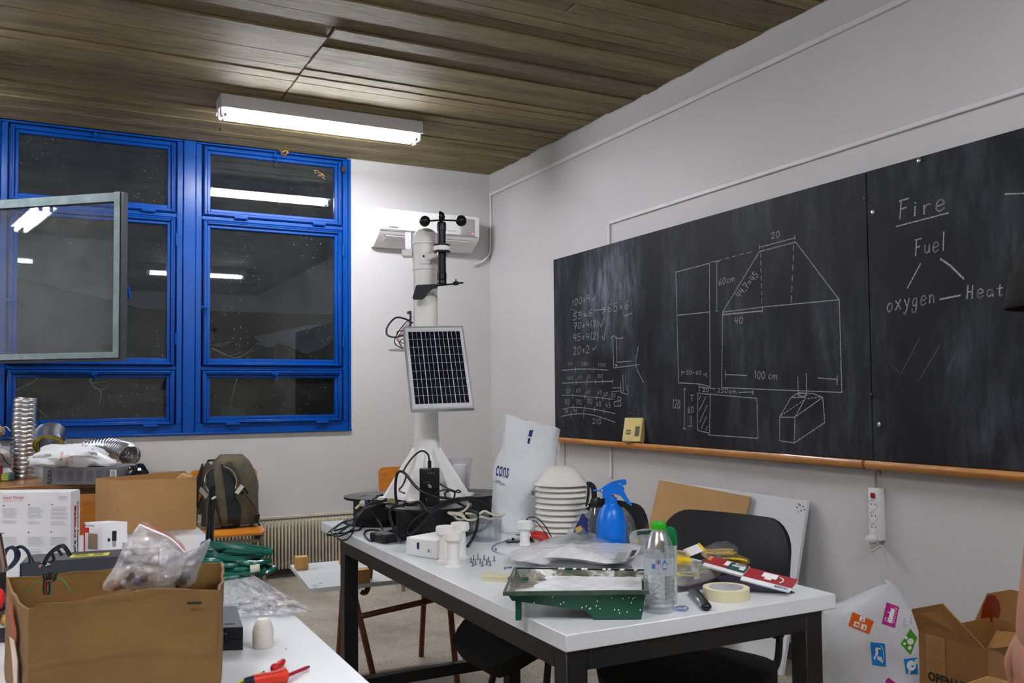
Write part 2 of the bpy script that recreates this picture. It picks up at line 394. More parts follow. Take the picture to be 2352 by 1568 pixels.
struct(MB().bb((-1.161, -.006, WZ0-.012), (-1.140, .04, CEIL), .003).bb((WX0, -.02, WZ0-.012), (-1.14, .03, WZ0+.004), .003).build('trim_7', BLUE))

# the open sash of the far-left window, swung into the room so that its unpainted outer side shows
A = pD(285, 636, 5.2); A = V((A.x, A.y, 0)); Hn = V((-3.47, -.03, 0)); dr = (A-Hn); Ls = dr.length; dr.normalize()
nrm = V((dr.y, -dr.x, 0))
if nrm.dot(CAM-A) < 0: nrm = -nrm
zs0, zs1 = pV(A, 285, 829).z, pV(A, 285, 441).z
OUTF = Mt('weathered grey green frame paint', (118, 136, 140), .5, var=.14, scale=14, bump=.3)
EDGE = Mt('dark grey sash edge', (46, 52, 60), .45, var=.1)
w3 = bpy.data.objects['window_3']
def sp(u, z, d): return Hn+dr*u+nrm*d+V((0, 0, z))
def sbar(mb, u0, u1, z0, z1, d0, d1):
    c = [sp(u, z, d) for u in (u0, u1) for z in (z0, z1) for d in (d0, d1)]
    mb.add(c, [[0, 1, 3, 2], [4, 6, 7, 5], [0, 4, 5, 1], [2, 3, 7, 6], [0, 2, 6, 4], [1, 5, 7, 3]])
mb = MB(); fw_ = .055
for a in ((0, fw_, zs0, zs1), (Ls-fw_, Ls, zs0, zs1), (fw_, Ls-fw_, zs0, zs0+fw_), (fw_, Ls-fw_, zs1-fw_, zs1)): sbar(mb, *a, -.03, .012)
osash = mb.build('open_sash', EDGE, w3, smooth=False); osash['label'] = 'dark edged window sash standing open into the room'
mb = MB()
for a in ((0, fw_-.006, zs0+.02, zs1), (Ls-fw_-.002, Ls-.02, zs0+.02, zs1), (fw_-.006, Ls-fw_-.002, zs0+.02, zs0+fw_), (fw_-.006, Ls-fw_-.002, zs1-fw_, zs1-.004)): sbar(mb, *a, .0125, .02)
mb.build('glazing_bead', OUTF, osash, smooth=False)
mb = MB(); sbar(mb, fw_-.01, Ls-fw_+.01, zs0+fw_-.01, zs1-fw_+.01, -.002, .002); mb.build('pane', SASHGLASS, osash, smooth=False)
mb = MB(); sbar(mb, Ls-.04, Ls-.015, zs0+.42, zs0+.5, -.05, -.03); mb.tube([sp(Ls-.03, zs0+.46, -.05), sp(Ls-.03, zs0+.44, -.08), sp(Ls-.02, zs0+.38, -.085)], .008, 8); mb.build('handle', BLUE, osash)

# loose wires and a contact on the right window
w2 = bpy.data.objects['window_2']; q = pY(652, 350, -.03)
for k, (c_, pts) in enumerate((((150, 96, 40), [(640, 344), (650, 348), (660, 346), (655, 356), (645, 353)]), ((190, 160, 40), [(646, 352), (654, 346), (662, 350), (656, 355)]), ((120, 60, 30), [(636, 340), (648, 350), (658, 358), (650, 360)]))):
    MB().tube(catmull([pY(x, y_, -.028-.004*k) for x, y_ in pts], 5), .003, 6).build('loose_wire', Mt('loose wire %d' % k, c_, .5), w2)
MB().box(pY(788, 389, -.03), (.03, .025, .045), None, .003).build('contact_sensor', Mt('dark contact', (40, 34, 34), .5), w2)
sm = MB(); rs_ = random.Random(6)
for k in range(26):
    u = rs_.random(); q = pY(722+u*28, 392+u*18+rs_.uniform(-5, 5), .0295); sm.sphere(q, (.006*rs_.random()+.003, .0006, .004), 6, 4)
o = sm.build('dried_smear', Mt('ochre dried smear', (150, 118, 70), .8), w2); o['kind'] = 'stuff'

# night outside: dark yard and bare twigs close to the glass
DARK = Mt('dark yard soil', (24, 22, 20), .9, var=.2)
struct(MB().bb((-12, .25, -.4), (6, 14, -.3)).build('yard', DARK, smooth=False))
HEDGE = Mt('dark hedge leaves', (28, 30, 24), .8, var=.35, scale=6, bump=.8, bscale=12)
TWIG = Mt('bare twig bark', (120, 104, 84), .7, var=.2)
mb = MB().grid(lambda u, v: V((-9+12*u, 3.6+.25*sin(u*40)+NZ.noise(V((u*30, v*9, 1)))*.5, -.3+2.1*v+NZ.noise(V((u*26, v*5, 4)))*.3)), 90, 22); mb.solid(.15)
tag(mb.build('hedge', HEDGE), 'dark hedge in the night outside the windows', 'hedge')
def twig(pts, r, nm, lab):
    p = [pY(a, b, c) for a, b, c in pts]; n = len(p); c = catmull(p, 5)
    mb = MB().tube(c, [r*(1-.7*i/len(c)) for i in range(len(c))], 5)
    for i in range(3, len(c)-2, 3):
        d = (c[i+1]-c[i-1]).normalized(); q = V((rnd.uniform(-1, 1), rnd.uniform(-.4, .4), rnd.uniform(.1, 1))); mb.tube([c[i], c[i]+(d*.5+q*.6)*.06, c[i]+(d*.7+q)*.12], [r*.5, r*.35, r*.2], 4)
    tag(mb.build(nm, TWIG), lab, 'twig')
twig([(20, 905, .3), (70, 880, .28), (95, 868, .28), (140, 880, .3)], .006, 'twig', 'bare twig arching behind the lower left window pane')
twig([(84, 935, .3), (105, 955, .3), (122, 972, .32)], .005, 'twig', 'short bare twig just right of the standing foil duct')
twig([(205, 870, .3), (215, 888, .3), (232, 900, .3), (228, 930, .32)], .006, 'twig', 'bare twig hooked behind the middle of the lower left pane')
twig([(545, 868, .3), (537, 895, .3), (528, 940, .33)], .005, 'twig', 'bare upright twig behind the lower right window pane')
twig([(487, 800, .3), (520, 815, .3), (545, 822, .3), (570, 812, .32)], .005, 'twig', 'bare twig along the bottom of the right middle window pane')

# ------------------------------------------------------------------ ceiling lamps
LAMPW = Mt('white enamelled lamp metal', (206, 204, 206), .4, var=.03)
TUBES = {}
def tube_mat(k):
    if k not in TUBES: TUBES[k] = emit('lit fluorescent tube %d' % len(TUBES), (249, 250, 253), TUBE_STRENGTH*k)
    return TUBES[k]
CAPM = Mt('tube end cap metal', (170, 168, 165), .3, .8)
def lamp(x0, x1, yc, label, k=1.0):
    t = thing('fluorescent_lamp', label, 'lamp', ((x0+x1)/2, yc, CEIL), 'ceiling lamps')
    zb = CEIL-.082
    mb = MB().prism([(x0, yc-.085, CEIL), (x0, yc+.085, CEIL), (x0, yc+.098, zb-.004), (x0, yc+.09, zb-.004), (x0, yc+.06, zb+.008), (x0, yc-.06, zb+.008), (x0, yc-.09, zb-.004), (x0, yc-.098, zb-.004)], (x1-x0, 0, 0))
    b = mb.build('housing', LAMPW, t, smooth=False)
    MB().lathe([(0, -.004), (.008, -.003), (.009, 0)], ((x0+x1)/2, yc-.0925, CEIL-.045), 10, rx(R(90))).build('screw', CAPM, b)
    for s in (-1, 1):
        yt = yc+s*.042; zt = zb-.026
        MB().tube([(x0+.035, yt, zt), (x1-.035, yt, zt)], .0145, 12).build('tube', tube_mat(k), t)
        for xx, e in ((x0+.012, 1), (x1-.012, -1)):
            MB().bb((xx-.01, yt-.017, zt-.02), (xx+.01, yt+.017, zb+.009), .004).build('holder', LAMPW, t)
            MB().tube([(xx+e*.011, yt, zt), (xx+e*.026, yt, zt)], .0152, 10).build('end_cap', CAPM, t)
    return t
l0, l1 = pZ(503, 262, 2.89), pZ(958, 325, 2.89)
lamp(l0.x, l1.x, -1.005, 'lit twin tube ceiling lamp between the windows and the corner')
lamp(-2.03, -.79, -6.08, 'lit twin tube ceiling lamp above the camera')
lamp(-4.66, -3.42, -1.005, 'lit twin tube ceiling lamp left of the picture near the windows', .7)
lamp(-4.54, -3.3, -5.6, 'lit twin tube ceiling lamp behind and left of the camera', 1.15)
lamp(-6.94, -5.7, -.78, 'lit twin tube ceiling lamp far left, mirrored in the open sash')
# ------------------------------------------------------------------ lettering
def textmesh(s, bold=0.0):
    cu = bpy.data.curves.new('lettering', 'FONT'); cu.body = s; cu.size = 1; cu.offset = bold; cu.resolution_u = 3
    o = bpy.data.objects.new('lettering', cu); me = bpy.data.meshes.new_from_object(o)
    vs_ = [v.co.copy() for v in me.vertices]; fs = [list(p.vertices) for p in me.polygons]
    bpy.data.objects.remove(o); bpy.data.curves.remove(cu); bpy.data.meshes.remove(me)
    x0, x1 = min(v.x for v in vs_), max(v.x for v in vs_); y0, y1 = min(v.y for v in vs_), max(v.y for v in vs_)
    return [((v.x-x0)/(x1-x0), (v.y-y0)/(y1-y0)) for v in vs_], fs
def lettering(mb, s, o, xv, yv, lift=(0, 0, 0), bold=0.0):         # flat print spanning o .. o+xv, o+yv
    uv, fs = textmesh(s, bold); o, xv, yv = V(o)+V(lift), V(xv), V(yv)
    return mb.add([o+xv*u+yv*v for u, v in uv], fs)
def rows(mb, o, xv, yv, n, fill=.5, jag=.25, seed=1):              # lines of print too small to read
    rr = random.Random(seed); o, xv, yv = V(o), V(xv), V(yv)
    for i in range(n):
        a = o+yv*(1-(i+.75)/n); b = xv*(1-jag*rr.random()); c = yv*(fill/n)
        mb.add([a, a+b, a+b+c, a+c], [[0, 1, 2, 3]])
    return mb
def decal(mb, tree, pts, tris, lift=.0012):                        # flat print laid onto a surface
    vs_ = []
    for px, py in pts:
        d = ray(px, py).normalized(); h, nrm_, i, dist = tree.ray_cast(CAM, d)
        if h is None: vs_.append(None)
        else: vs_.append(h-d*lift)
    good = [p for p in vs_ if p is not None]
    if not good: return mb
    ok = [[k for k in f] for f in tris if all(vs_[k] is not None for k in f)]
    return mb.add([p if p is not None else good[0] for p in vs_], ok)
def decal_quad(mb, tree, q, n=5, lift=.0012):
    pts = []; fs = []
    for i in range(n+1):
        for j in range(n+1):
            u, v = i/n, j/n
            a = [q[0][k]*(1-u)+q[1][k]*u for k in (0, 1)]; b = [q[3][k]*(1-u)+q[2][k]*u for k in (0, 1)]
            pts.append((a[0]*(1-v)+b[0]*v, a[1]*(1-v)+b[1]*v))
    for i in range(n):
        for j in range(n): k = i*(n+1)+j; fs.append([k, k+n+1, k+n+2, k+1])
    return decal(mb, tree, pts, fs, lift)
def decal_text(mb, tree, s, o, xv, yv, bold=0, lift=.0012):
    uv, fs = textmesh(s, bold)
    return decal(mb, tree, [(o[0]+xv[0]*u+yv[0]*v, o[1]+xv[1]*u+yv[1]*v) for u, v in uv], fs, lift)
def decal_line(mb, tree, pts, w, lift=.0014):
    for (a, b) in zip(pts[:-1], pts[1:]):
        dx, dy = b[0]-a[0], b[1]-a[1]; L = max(1e-6, sqrt(dx*dx+dy*dy)); nx, ny = -dy/L*w/2, dx/L*w/2
        decal(mb, tree, [(a[0]+nx, a[1]+ny), (a[0]-nx, a[1]-ny), (b[0]-nx, b[1]-ny), (b[0]+nx, b[1]+ny)], [[0, 1, 2, 3]], lift)
    return mb

INK = Mt('black print', (24, 24, 28), .6); NAVY = Mt('navy print', (30, 48, 110), .6); REDP = Mt('red print', (196, 24, 30), .5)
GREYP = Mt('grey print', (150, 150, 156), .7); WHT = Mt('white plastic', (228, 229, 231), .38, var=.02); STEEL = Mt('zinc plated steel', (165, 166, 170), .3, .9)
BLACKP = Mt('black plastic', (20, 20, 23), .42, var=.1); CHROME = Mt('dull chrome', (190, 190, 192), .22, 1)

# ------------------------------------------------------------------ blackboards
def m_board():
    m, t, o = nt('chalk smeared blackboard'); L = t.links.new; p = N(t, 'ShaderNodeBsdfPrincipled'); L(p.outputs[0], o.inputs[0])
    a = N(t, 'ShaderNodeTexNoise', i_Scale=1.7, i_Detail=7, i_Roughness=.6, i_Distortion=.5); L(coords(t, (1, 1.9, .8)), a.inputs['Vector'])
    b = N(t, 'ShaderNodeTexNoise', i_Scale=5, i_Detail=8, i_Roughness=.7); L(coords(t, (1, 3, .7)), b.inputs['Vector'])
    f1 = ramp(t, a.outputs[0], [(.4, (0, 0, 0, 1)), (.85, (.42, .42, .42, 1))]); f2 = ramp(t, b.outputs[0], [(.42, (.15,)*3+(1,)), (.72, (1, 1, 1, 1))])
    mu = N(t, 'ShaderNodeMath', operation='MULTIPLY'); L(f1, mu.inputs[0]); L(f2, mu.inputs[1])
    # a broad wiped smear above the sums
    q = pX(1400, 660, 0); g = N(t, 'ShaderNodeNewGeometry'); mp = N(t, 'ShaderNodeMapping', vector_type='POINT')
    mp.inputs['Location'].default_value = (0, -q.y/.42, -q.z/.46); mp.inputs['Scale'].default_value = (0, 1/.42, 1/.46); L(g.outputs['Position'], mp.inputs['Vector'])
    gr = N(t, 'ShaderNodeTexGradient', gradient_type='SPHERICAL'); L(mp.outputs[0], gr.inputs['Vector'])
    m4 = N(t, 'ShaderNodeMath', operation='MULTIPLY'); L(gr.outputs[0], m4.inputs[0]); L(f2, m4.inputs[1])
    m5 = N(t, 'ShaderNodeMath', operation='MULTIPLY_ADD'); m5.inputs[1].default_value = .95; L(m4.outputs[0], m5.inputs[0]); L(mu.outputs[0], m5.inputs[2])
    L(ramp(t, m5.outputs[0], [(0, lin((20, 21, 28))), (1, lin((140, 146, 164)))]), p.inputs['Base Color'])
    p.inputs['Roughness'].default_value = .62; p.inputs['Specular IOR Level'].default_value = .25; return m
BOARD = m_board()
def m_chalk():
    m, t, o = nt('white chalk'); L = t.links.new; d = N(t, 'ShaderNodeBsdfDiffuse'); d.inputs[0].default_value = (.5, .5, .5, 1); tr = N(t, 'ShaderNodeBsdfTransparent')
    a = N(t, 'ShaderNodeTexNoise', i_Scale=260, i_Detail=3); L(coords(t), a.inputs['Vector'])
    mx = N(t, 'ShaderNodeMixShader'); L(ramp(t, a.outputs[0], [(.36, (.12,)*3+(1,)), (.56, (.92,)*3+(1,))]), mx.inputs[0]); L(tr.outputs[0], mx.inputs[1]); L(d.outputs[0], mx.inputs[2]); L(mx.outputs[0], o.inputs[0]); return m
CHALK = m_chalk()
BZ0, BZ1, BY0, BY1 = .955, 2.172, -1.036, -3.699
bl = thing('blackboard', 'left blackboard covered in chalk sums and box sketches', 'blackboard', (-.01, (BY0+BY1)/2, BZ0), 'blackboards')
br = thing('blackboard', 'right blackboard with the chalk fire triangle', 'blackboard', (-.01, BY1-1.3, BZ0), 'blackboards')
MB().bb((-.015, BY1+.0025, BZ0), (-.001, BY0, BZ1), .0015).build('panel', BOARD, bl, smooth=False)
MB().bb((-.015, BY1-2.66, BZ0), (-.001, BY1-.0025, BZ1), .0015).build('panel', BOARD, br, smooth=False)
for px, py, pr in ((1299, 613, bl), (1988, 455, bl), (2002, 908, bl), (1298, 980, bl), (1397, 984, bl), (2006, 487, br), (2112, 368, br), (2020, 975, br)):
    q = pX(px, py, -.015); MB().lathe([(.011, 0), (.010, .004), (.004, .006), (0, .006)], q, 10, ry(R(-90))).build('screw', STEEL if pr is br else BLACKP, pr)

GL = {'0': [[(.5, 1), (.15, .75), (.1, .3), (.4, 0), (.8, .25), (.85, .75), (.5, 1)]], '1': [[(.35, .8), (.5, 1), (.5, 0)]],
 '2': [[(.1, .75), (.4, 1), (.8, .8), (.6, .45), (.1, .02), (.5, .1), (.9, 0)]], '3': [[(.15, .9), (.6, 1), (.8, .75), (.4, .52), (.8, .3), (.5, 0), (.1, .12)]],
 '4': [[(.25, 1), (.15, .45), (.9, .45)], [(.75, .95), (.7, 0)]], '5': [[(.85, 1), (.3, 1), (.2, .58)], [(.2, .58), (.65, .6), (.8, .3), (.5, 0), (.1, .1)]],
 '6': [[(.75, 1), (.3, .7), (.15, .25), (.45, 0), (.8, .2), (.65, .48), (.2, .35)]], '7': [[(.1, .95), (.85, 1)], [(.85, 1), (.4, 0)], [(.25, .5), (.75, .52)]],
 'x': [[(.25, .6), (.7, .15)], [(.7, .6), (.25, .12)]], '-': [[(.2, .42), (.75, .45)]], ',': [[(.5, .1), (.4, -.12)]], '(': [[(.7, 1.08), (.4, .5), (.65, -.1)]], ')': [[(.3, 1.08), (.6, .5), (.35, -.1)]],
 '~': [[(.1, .5), (.35, .7), (.6, .48), (.85, .68)], [(.15, .25), (.85, .32)]], 'c': [[(.8, .48), (.4, .55), (.2, .25), (.45, 0), (.85, .1)]],
 'm': [[(.05, .5), (.1, 0)], [(.1, .3), (.3, .52), (.45, .4), (.45, 0)], [(.45, .35), (.7, .52), (.85, .35), (.9, 0)]],
 'F': [[(.2, 1), (.15, 0)], [(.05, 1), (.8, 1.04)], [(.18, .52), (.65, .56)]], 'i': [[(.4, .52), (.4, 0)], [(.42, .74), (.44, .7)]], 'r': [[(.25, .5), (.3, 0)], [(.3, .28), (.5, .5), (.8, .48)]],
 'e': [[(.15, .3), (.8, .38), (.65, .62), (.3, .58), (.15, .22), (.45, 0), (.85, .12)]], 'u': [[(.2, .5), (.25, .1), (.5, 0), (.75, .15), (.8, .5)], [(.8, .5), (.85, 0)]], 'l': [[(.5, 1.15), (.5, 0)]],
 'o': [[(.5, .6), (.15, .35), (.4, 0), (.8, .2), (.75, .5), (.45, .6)]], 'y': [[(.2, .6), (.5, .15)], [(.85, .62), (.4, -.35), (.15, -.3)]], 'X': [[(.15, .62), (.85, 0)], [(.8, .65), (.15, 0)]],
 'g': [[(.75, .55), (.35, .55), (.2, .2), (.5, .05), (.75, .3), (.75, .55)], [(.75, .5), (.65, -.3), (.2, -.35), (.15, -.15)]], 'n': [[(.2, .55), (.22, 0)], [(.22, .3), (.5, .55), (.75, .4), (.8, 0)]],
 'H': [[(.2, 1), (.15, 0)], [(.75, .98), (.75, .0)], [(.18, .5), (.75, .5)]], 'a': [[(.7, .5), (.3, .5), (.15, .2), (.45, .02), (.7, .25), (.75, .52)], [(.75, .5), (.85, 0)]], 't': [[(.5, .85), (.5, .05), (.8, .05)], [(.2, .58), (.85, .6)]], ' ': []}
ADV = {'1': .6, ',': .4, '(': .5, ')': .5, 'i': .55, 'l': .6, ' ': .5, 'm': 1.15, 't': .8, '-': .9}
chr_ = random.Random(11)
def ribbon(mb, pts, w, x=-.0156):
    q = [pX(a, b, x) for a, b in pts]
    for a, b in zip(q[:-1], q[1:]):
        d = b-a
        if d.length < 1e-6: continue
        d.normalize(); n = V((0, -d.z, d.y))*w*.40; a2, b2 = a-d*w*.3, b+d*w*.3
        mb.add([a2+n, a2-n, b2-n, b2+n], [[0, 1, 2, 3]])
def cm2(pts, n=4): return [(p.x, p.y) for p in catmull([V((a, b, 0)) for a, b in pts], n)] if len(pts) > 2 else pts
class Chalk:
    def __init__(s, ox, oy, k): s.o = (ox, oy, k); s.mb = MB()
    def T(s, p): return (s.o[0]+p[0]/s.o[2], s.o[1]+p[1]/s.o[2])
    def line(s, *pts, w=.0055): ribbon(s.mb, [s.T(p) for p in pts], w)
    def curve(s, *pts, w=.0055): ribbon(s.mb, cm2([s.T(p) for p in pts], 6), w)
    def dash(s, a, b, n=8, w=.005):
        for i in range(n):
            u, v = (i+.1)/n, (i+.65)/n; s.line((a[0]+(b[0]-a[0])*u, a[1]+(b[1]-a[1])*u), (a[0]+(b[0]-a[0])*v, a[1]+(b[1]-a[1])*v), w=w)
    def text(s, st, a, b, h, w=.0055):
        tot = sum(ADV.get(c, .85) for c in st); dx, dy = (b[0]-a[0])/tot, (b[1]-a[1])/tot; L = sqrt((b[0]-a[0])**2+(b[1]-a[1])**2)
        nx, ny = (b[1]-a[1])/L, -(b[0]-a[0])/L
        if abs(b[1]-a[1]) < .5*abs(b[0]-a[0]): nx, ny = .04, -1
        u = 0
        for c in st:
            ad = ADV.get(c, .85); cw = ad*.86; jy = chr_.uniform(-.04, .04)
            for pl in GL[c]:
                pts = [s.T((a[0]+dx*(u+gx*cw)+nx*(gy+jy)*h, a[1]+dy*(u+gx*cw)+ny*(gy+jy)*h)) for gx, gy in pl]
                ribbon(s.mb, cm2(pts), w)
            u += ad
c1 = Chalk(1260, 560, 3.267)
c1.text('100x4', (172, 472), (316, 422), 48); c1.line((330, 405), (336, 422), (356, 380))
c1.text('55x6', (180, 575), (335, 535), 50); c1.line((160, 485), (300, 545), w=.003); c1.line((340, 497), (425, 490)); c1.line((402, 475), (426, 490), (408, 520)); c1.text('65x6', (440, 515), (612, 482), 62); c1.line((568, 530), (575, 542), (622, 517))
c1.text('70x4(3)', (188, 640), (378, 618), 46); c1.line((380, 592), (394, 625), (416, 555))
c1.text('45x4(2)', (183, 728), (380, 712), 54); c1.line((397, 690), (415, 720), (430, 628))
c1.text('20x2', (183, 832), (312, 820), 60); c1.line((328, 784), (336, 796), (356, 768))
c1.line((480, 708), (490, 930), (680, 905)); c1.line((508, 708), (513, 888), (620, 878)); c1.curve((465, 710), (488, 690), (520, 710), (560, 703)); c1.curve((675, 770), (655, 870), (665, 940), (712, 1040)); c1.line((503, 908), (513, 912), w=.012)
c1.curve((100, 950), (200, 940), (340, 940), (445, 947))
for x in (203, 337): c1.line((x, 925), (x+1, 958))
for q in ((140, 910, 182), (245, 912, 297), (370, 918, 430)): c1.text('100', (q[0], q[1]), (q[2], q[1]), 22, .004)
c1.line((103, 1045), (290, 1036), (480, 1030))
for x in (207, 287, 352, 405, 480): c1.line((x, 1016), (x+1, 1052))
c1.text('100', (138, 1018), (188, 1015), 22, .004); c1.text('65', (218, 1012), (255, 1010), 22, .004); c1.text('15', (288, 1008), (315, 1008), 22, .004); c1.text('70', (365, 1006), (408, 1004), 26, .004)
c1.curve((98, 1135), (190, 1135), (300, 1147), (488, 1165))
for x, yy in ((182, 1135), (273, 1143), (360, 1152), (408, 1158), (455, 1162)): c1.line((x, yy-16), (x+1, yy+16))
for q in (('25', 130, 1118), ('65', 205, 1114), ('65', 280, 1126), ('65', 365, 1128), ('20', 412, 1142), ('20', 468, 1150)): c1.text(q[0], (q[1], q[2]), (q[1]+36, q[2]-2), 27, .004)
c1.curve((105, 1240), (190, 1225), (340, 1240), (497, 1272))
for x, yy in ((185, 1226), (272, 1232), (345, 1240), (416, 1255)): c1.line((x, yy-18), (x+1, yy+18))
for q in (('70', 118, 1205), ('70', 205, 1205), ('70', 288, 1200), ('45', 355, 1222), ('45', 425, 1230)): c1.text(q[0], (q[1], q[2]), (q[1]+44, q[2]-4), 36, .0045)
c1.curve((95, 1295), (200, 1275), (330, 1283), (497, 1337))
for x in (168, 263): c1.line((x, 1245), (x+1, 1308))
c1.text('35', (122, 1268), (150, 1266), 24, .004); c1.text('45', (188, 1264), (218, 1262), 24, .004); c1.text('210', (328, 1350), (398, 1352), 40)
c1.line((557, 980), (560, 1112)); c1.line((577, 970), (583, 1098)); c1.line((540, 1040), (545, 1115), (595, 1130), (595, 1062)); c1.line((478, 1080), (540, 1078)); c1.line((470, 1110), (545, 1100))
c1.line((490, 1185), (540, 1175), (543, 1215), (495, 1218), (490, 1185)); c1.line((522, 1210), (520, 1145), (545, 1155), (540, 1175))
c1.line((955, 212), (1207, 145), (1212, 1070), (1130, 1050), (975, 1042), (955, 212)); c1.line((970, 535), (1210, 510))
c1.line((1248, 133), (1274, 130)); c1.line((1262, 132), (1263, 502)); c1.line((1253, 503), (1275, 500))
c1.line((1000, 948), (1000, 985)); c1.line((1000, 962), (1022, 962)); c1.text('50-60', (1033, 978), (1150, 980), 30, .005); c1.line((1160, 980), (1182, 980)); c1.line((1184, 965), (1184, 998))
c1.line((1130, 1050), (1130, 1105)); c1.line((1130, 1072), (1250, 1086)); c1.text('20', (1155, 1110), (1207, 1110), 28, .005)
c1.text('120', (928, 1230), (990, 1238), 66); c1.line((1013, 1088), (1030, 1088)); c1.line((1020, 1090), (1018, 1385)); c1.line((1010, 1382), (1030, 1387))
c1.text('60', (1043, 1265), (1092, 1268), 46); c1.line((1065, 1135), (1092, 1133)); c1.line((1075, 1135), (1077, 1178)); c1.line((1070, 1290), (1070, 1352)); c1.line((1050, 1365), (1075, 1368))
c1.line((1120, 1118), (1213, 1130), (1208, 1420), (1118, 1398), (1120, 1118))
for a, b in (((1128, 1170), (1140, 1140)), ((1130, 1250), (1180, 1145)), ((1135, 1335), (1190, 1210)), ((1145, 1385), (1185, 1295)), ((1180, 1395), (1192, 1365))): c1.line(a, b)
c1.mb.build('chalk_sums', CHALK, bl, smooth=False)
c2 = Chalk(1520, 480, 2.704)
c2.line((378, 640), (607, 262), (832, 205), (1102, 563), (1112, 900), (1118, 1138), (600, 1118), (372, 1108), (378, 640)); c2.line((378, 640), (625, 608), (1102, 563))
c2.line((382, 655), (625, 632), w=.008); c2.line((382, 636), (382, 664)); c2.line((625, 605), (625, 642))
c2.dash((614, 268), (622, 600), 7); c2.dash((820, 215), (803, 598), 6); c2.line((605, 238), (828, 178)); c2.line((605, 226), (606, 246)); c2.line((826, 164), (828, 190)); c2.line((612, 262), (832, 205), w=.008)
c2.text('20', (678, 186), (737, 172), 40); c2.dash((300, 332), (570, 262), 6, .004)
c2.line((342, 325), (342, 632)); c2.line((330, 326), (358, 324)); c2.line((333, 632), (352, 631)); c2.text('60cm', (352, 478), (458, 440), 40)
c2.text('44,7~45', (482, 552), (608, 408), 38); c2.text('40', (450, 712), (507, 708), 38)
c2.line((395, 1008), (395, 1046)); c2.line((395, 1027), (530, 1033)); c2.text('100 cm', (572, 1053), (722, 1056), 48); c2.line((968, 1048), (1088, 1057)); c2.line((1090, 1035), (1088, 1092))
c2.line((230, 1143), (590, 1175), (597, 1423), (290, 1402)); c2.text('250cm', (345, 1138), (468, 1145), 28, .005); c2.line((480, 1138), (568, 1135)); c2.line((567, 1126), (567, 1150))
c2.line((732, 1292), (827, 1292), (823, 1452), (732, 1438), (732, 1292)); c2.line((732, 1292), (802, 1170), (848, 1140), (940, 1145), (1000, 1168), (827, 1292)); c2.line((1000, 1168), (1012, 1325), (823, 1452)); c2.line((827, 1292), (895, 1168), (802, 1170))
c2.curve((845, 1153), (873, 1143), (900, 1153), (873, 1163), (845, 1153)); c2.dash((735, 1285), (892, 1180), 8); c2.dash((905, 1178), (992, 1165), 4); c2.line((845, 1043), (848, 1160)); c2.line((897, 1020), (900, 1155))
c2.mb.build('chalk_sketch', CHALK, bl, smooth=False)
def right_chalk(nm, fn):
    c = Chalk(1960, 280, 1.867); fn(c); c.mb.build(nm, CHALK, br, smooth=False)
right_chalk('chalk_word', lambda c: (c.text('Fire', (192, 418), (405, 372), 76, .008), c.line((183, 448), (407, 390), w=.007)))
right_chalk('chalk_word', lambda c: c.text('Fuel', (262, 572), (400, 548), 68, .007))
right_chalk('chalk_word', lambda c: c.text('oXygen', (140, 815), (356, 772), 62, .007))
right_chalk('chalk_word', lambda c: c.text('Heat', (482, 755), (650, 745), 56, .007))
for pts_, w_ in ((((288, 607), (232, 712)), .007), (((375, 588), (415, 615), (473, 672)), .010), (((372, 760), (458, 743)), .009), (((652, 309), (732, 306)), .006)): right_chalk('chalk_line', lambda c: c.line(*pts_, w=w_))
c = Chalk(1960, 280, 1.867)
for a, b in (((285, 925), (205, 1078)), ((372, 955), (280, 1110)), ((440, 985), (395, 1090)), ((160, 1040), (205, 1078))): c.line(a, b, w=.004)
CH2 = CHALK.copy(); CH2.name = 'faint chalk'
for n_ in CH2.node_tree.nodes:
    if n_.bl_idname == 'ShaderNodeValToRGB': n_.color_ramp.elements[0].color = (.02,)*3+(1,); n_.color_ramp.elements[1].color = (.25,)*3+(1,)
o = c.mb.build('faint_chalk_marks', CH2, br, smooth=False); o['kind'] = 'stuff'

# ledges
def m_wood(name, c1_, c2_, rough=.35, stretch=(2, 2, 14), scale=3, coat=.3):
    m, t, o = nt(name); L = t.links.new; p = N(t, 'ShaderNodeBsdfPrincipled'); L(p.outputs[0], o.inputs[0])
    a = N(t, 'ShaderNodeTexNoise', i_Scale=scale, i_Detail=6, i_Roughness=.6, i_Distortion=.6); L(coords(t, stretch), a.inputs['Vector'])
    L(ramp(t, a.outputs[0], [(.3, lin(c1_)), (.7, lin(c2_))]), p.inputs['Base Color']); p.inputs['Roughness'].default_value = rough; p.inputs['Coat Weight'].default_value = coat; return m
LEDGE = m_wood('varnished pine ledge', (158, 98, 40), (198, 138, 68), .4, (14, 1, 14))
def ledge(y0, y1, lab):
    prof = [(0, .0), (-.075, 0), (-.083, .012), (-.083, .024), (-.076, .034), (-.062, .026), (-.02, .024), (0, .03)]
    mb = MB().prism([(x, y0, .905+z+.018) for x, z in prof], (0, y1-y0, 0)); return tag(mb.build('chalk_ledge', LEDGE), lab, 'ledge', 'chalk ledges')
ledge(BY0-.03, BY1+.003, 'varnished wooden chalk ledge under the left blackboard'); ledge(BY1-.012, BY1-2.6, 'varnished wooden chalk ledge under the right blackboard')

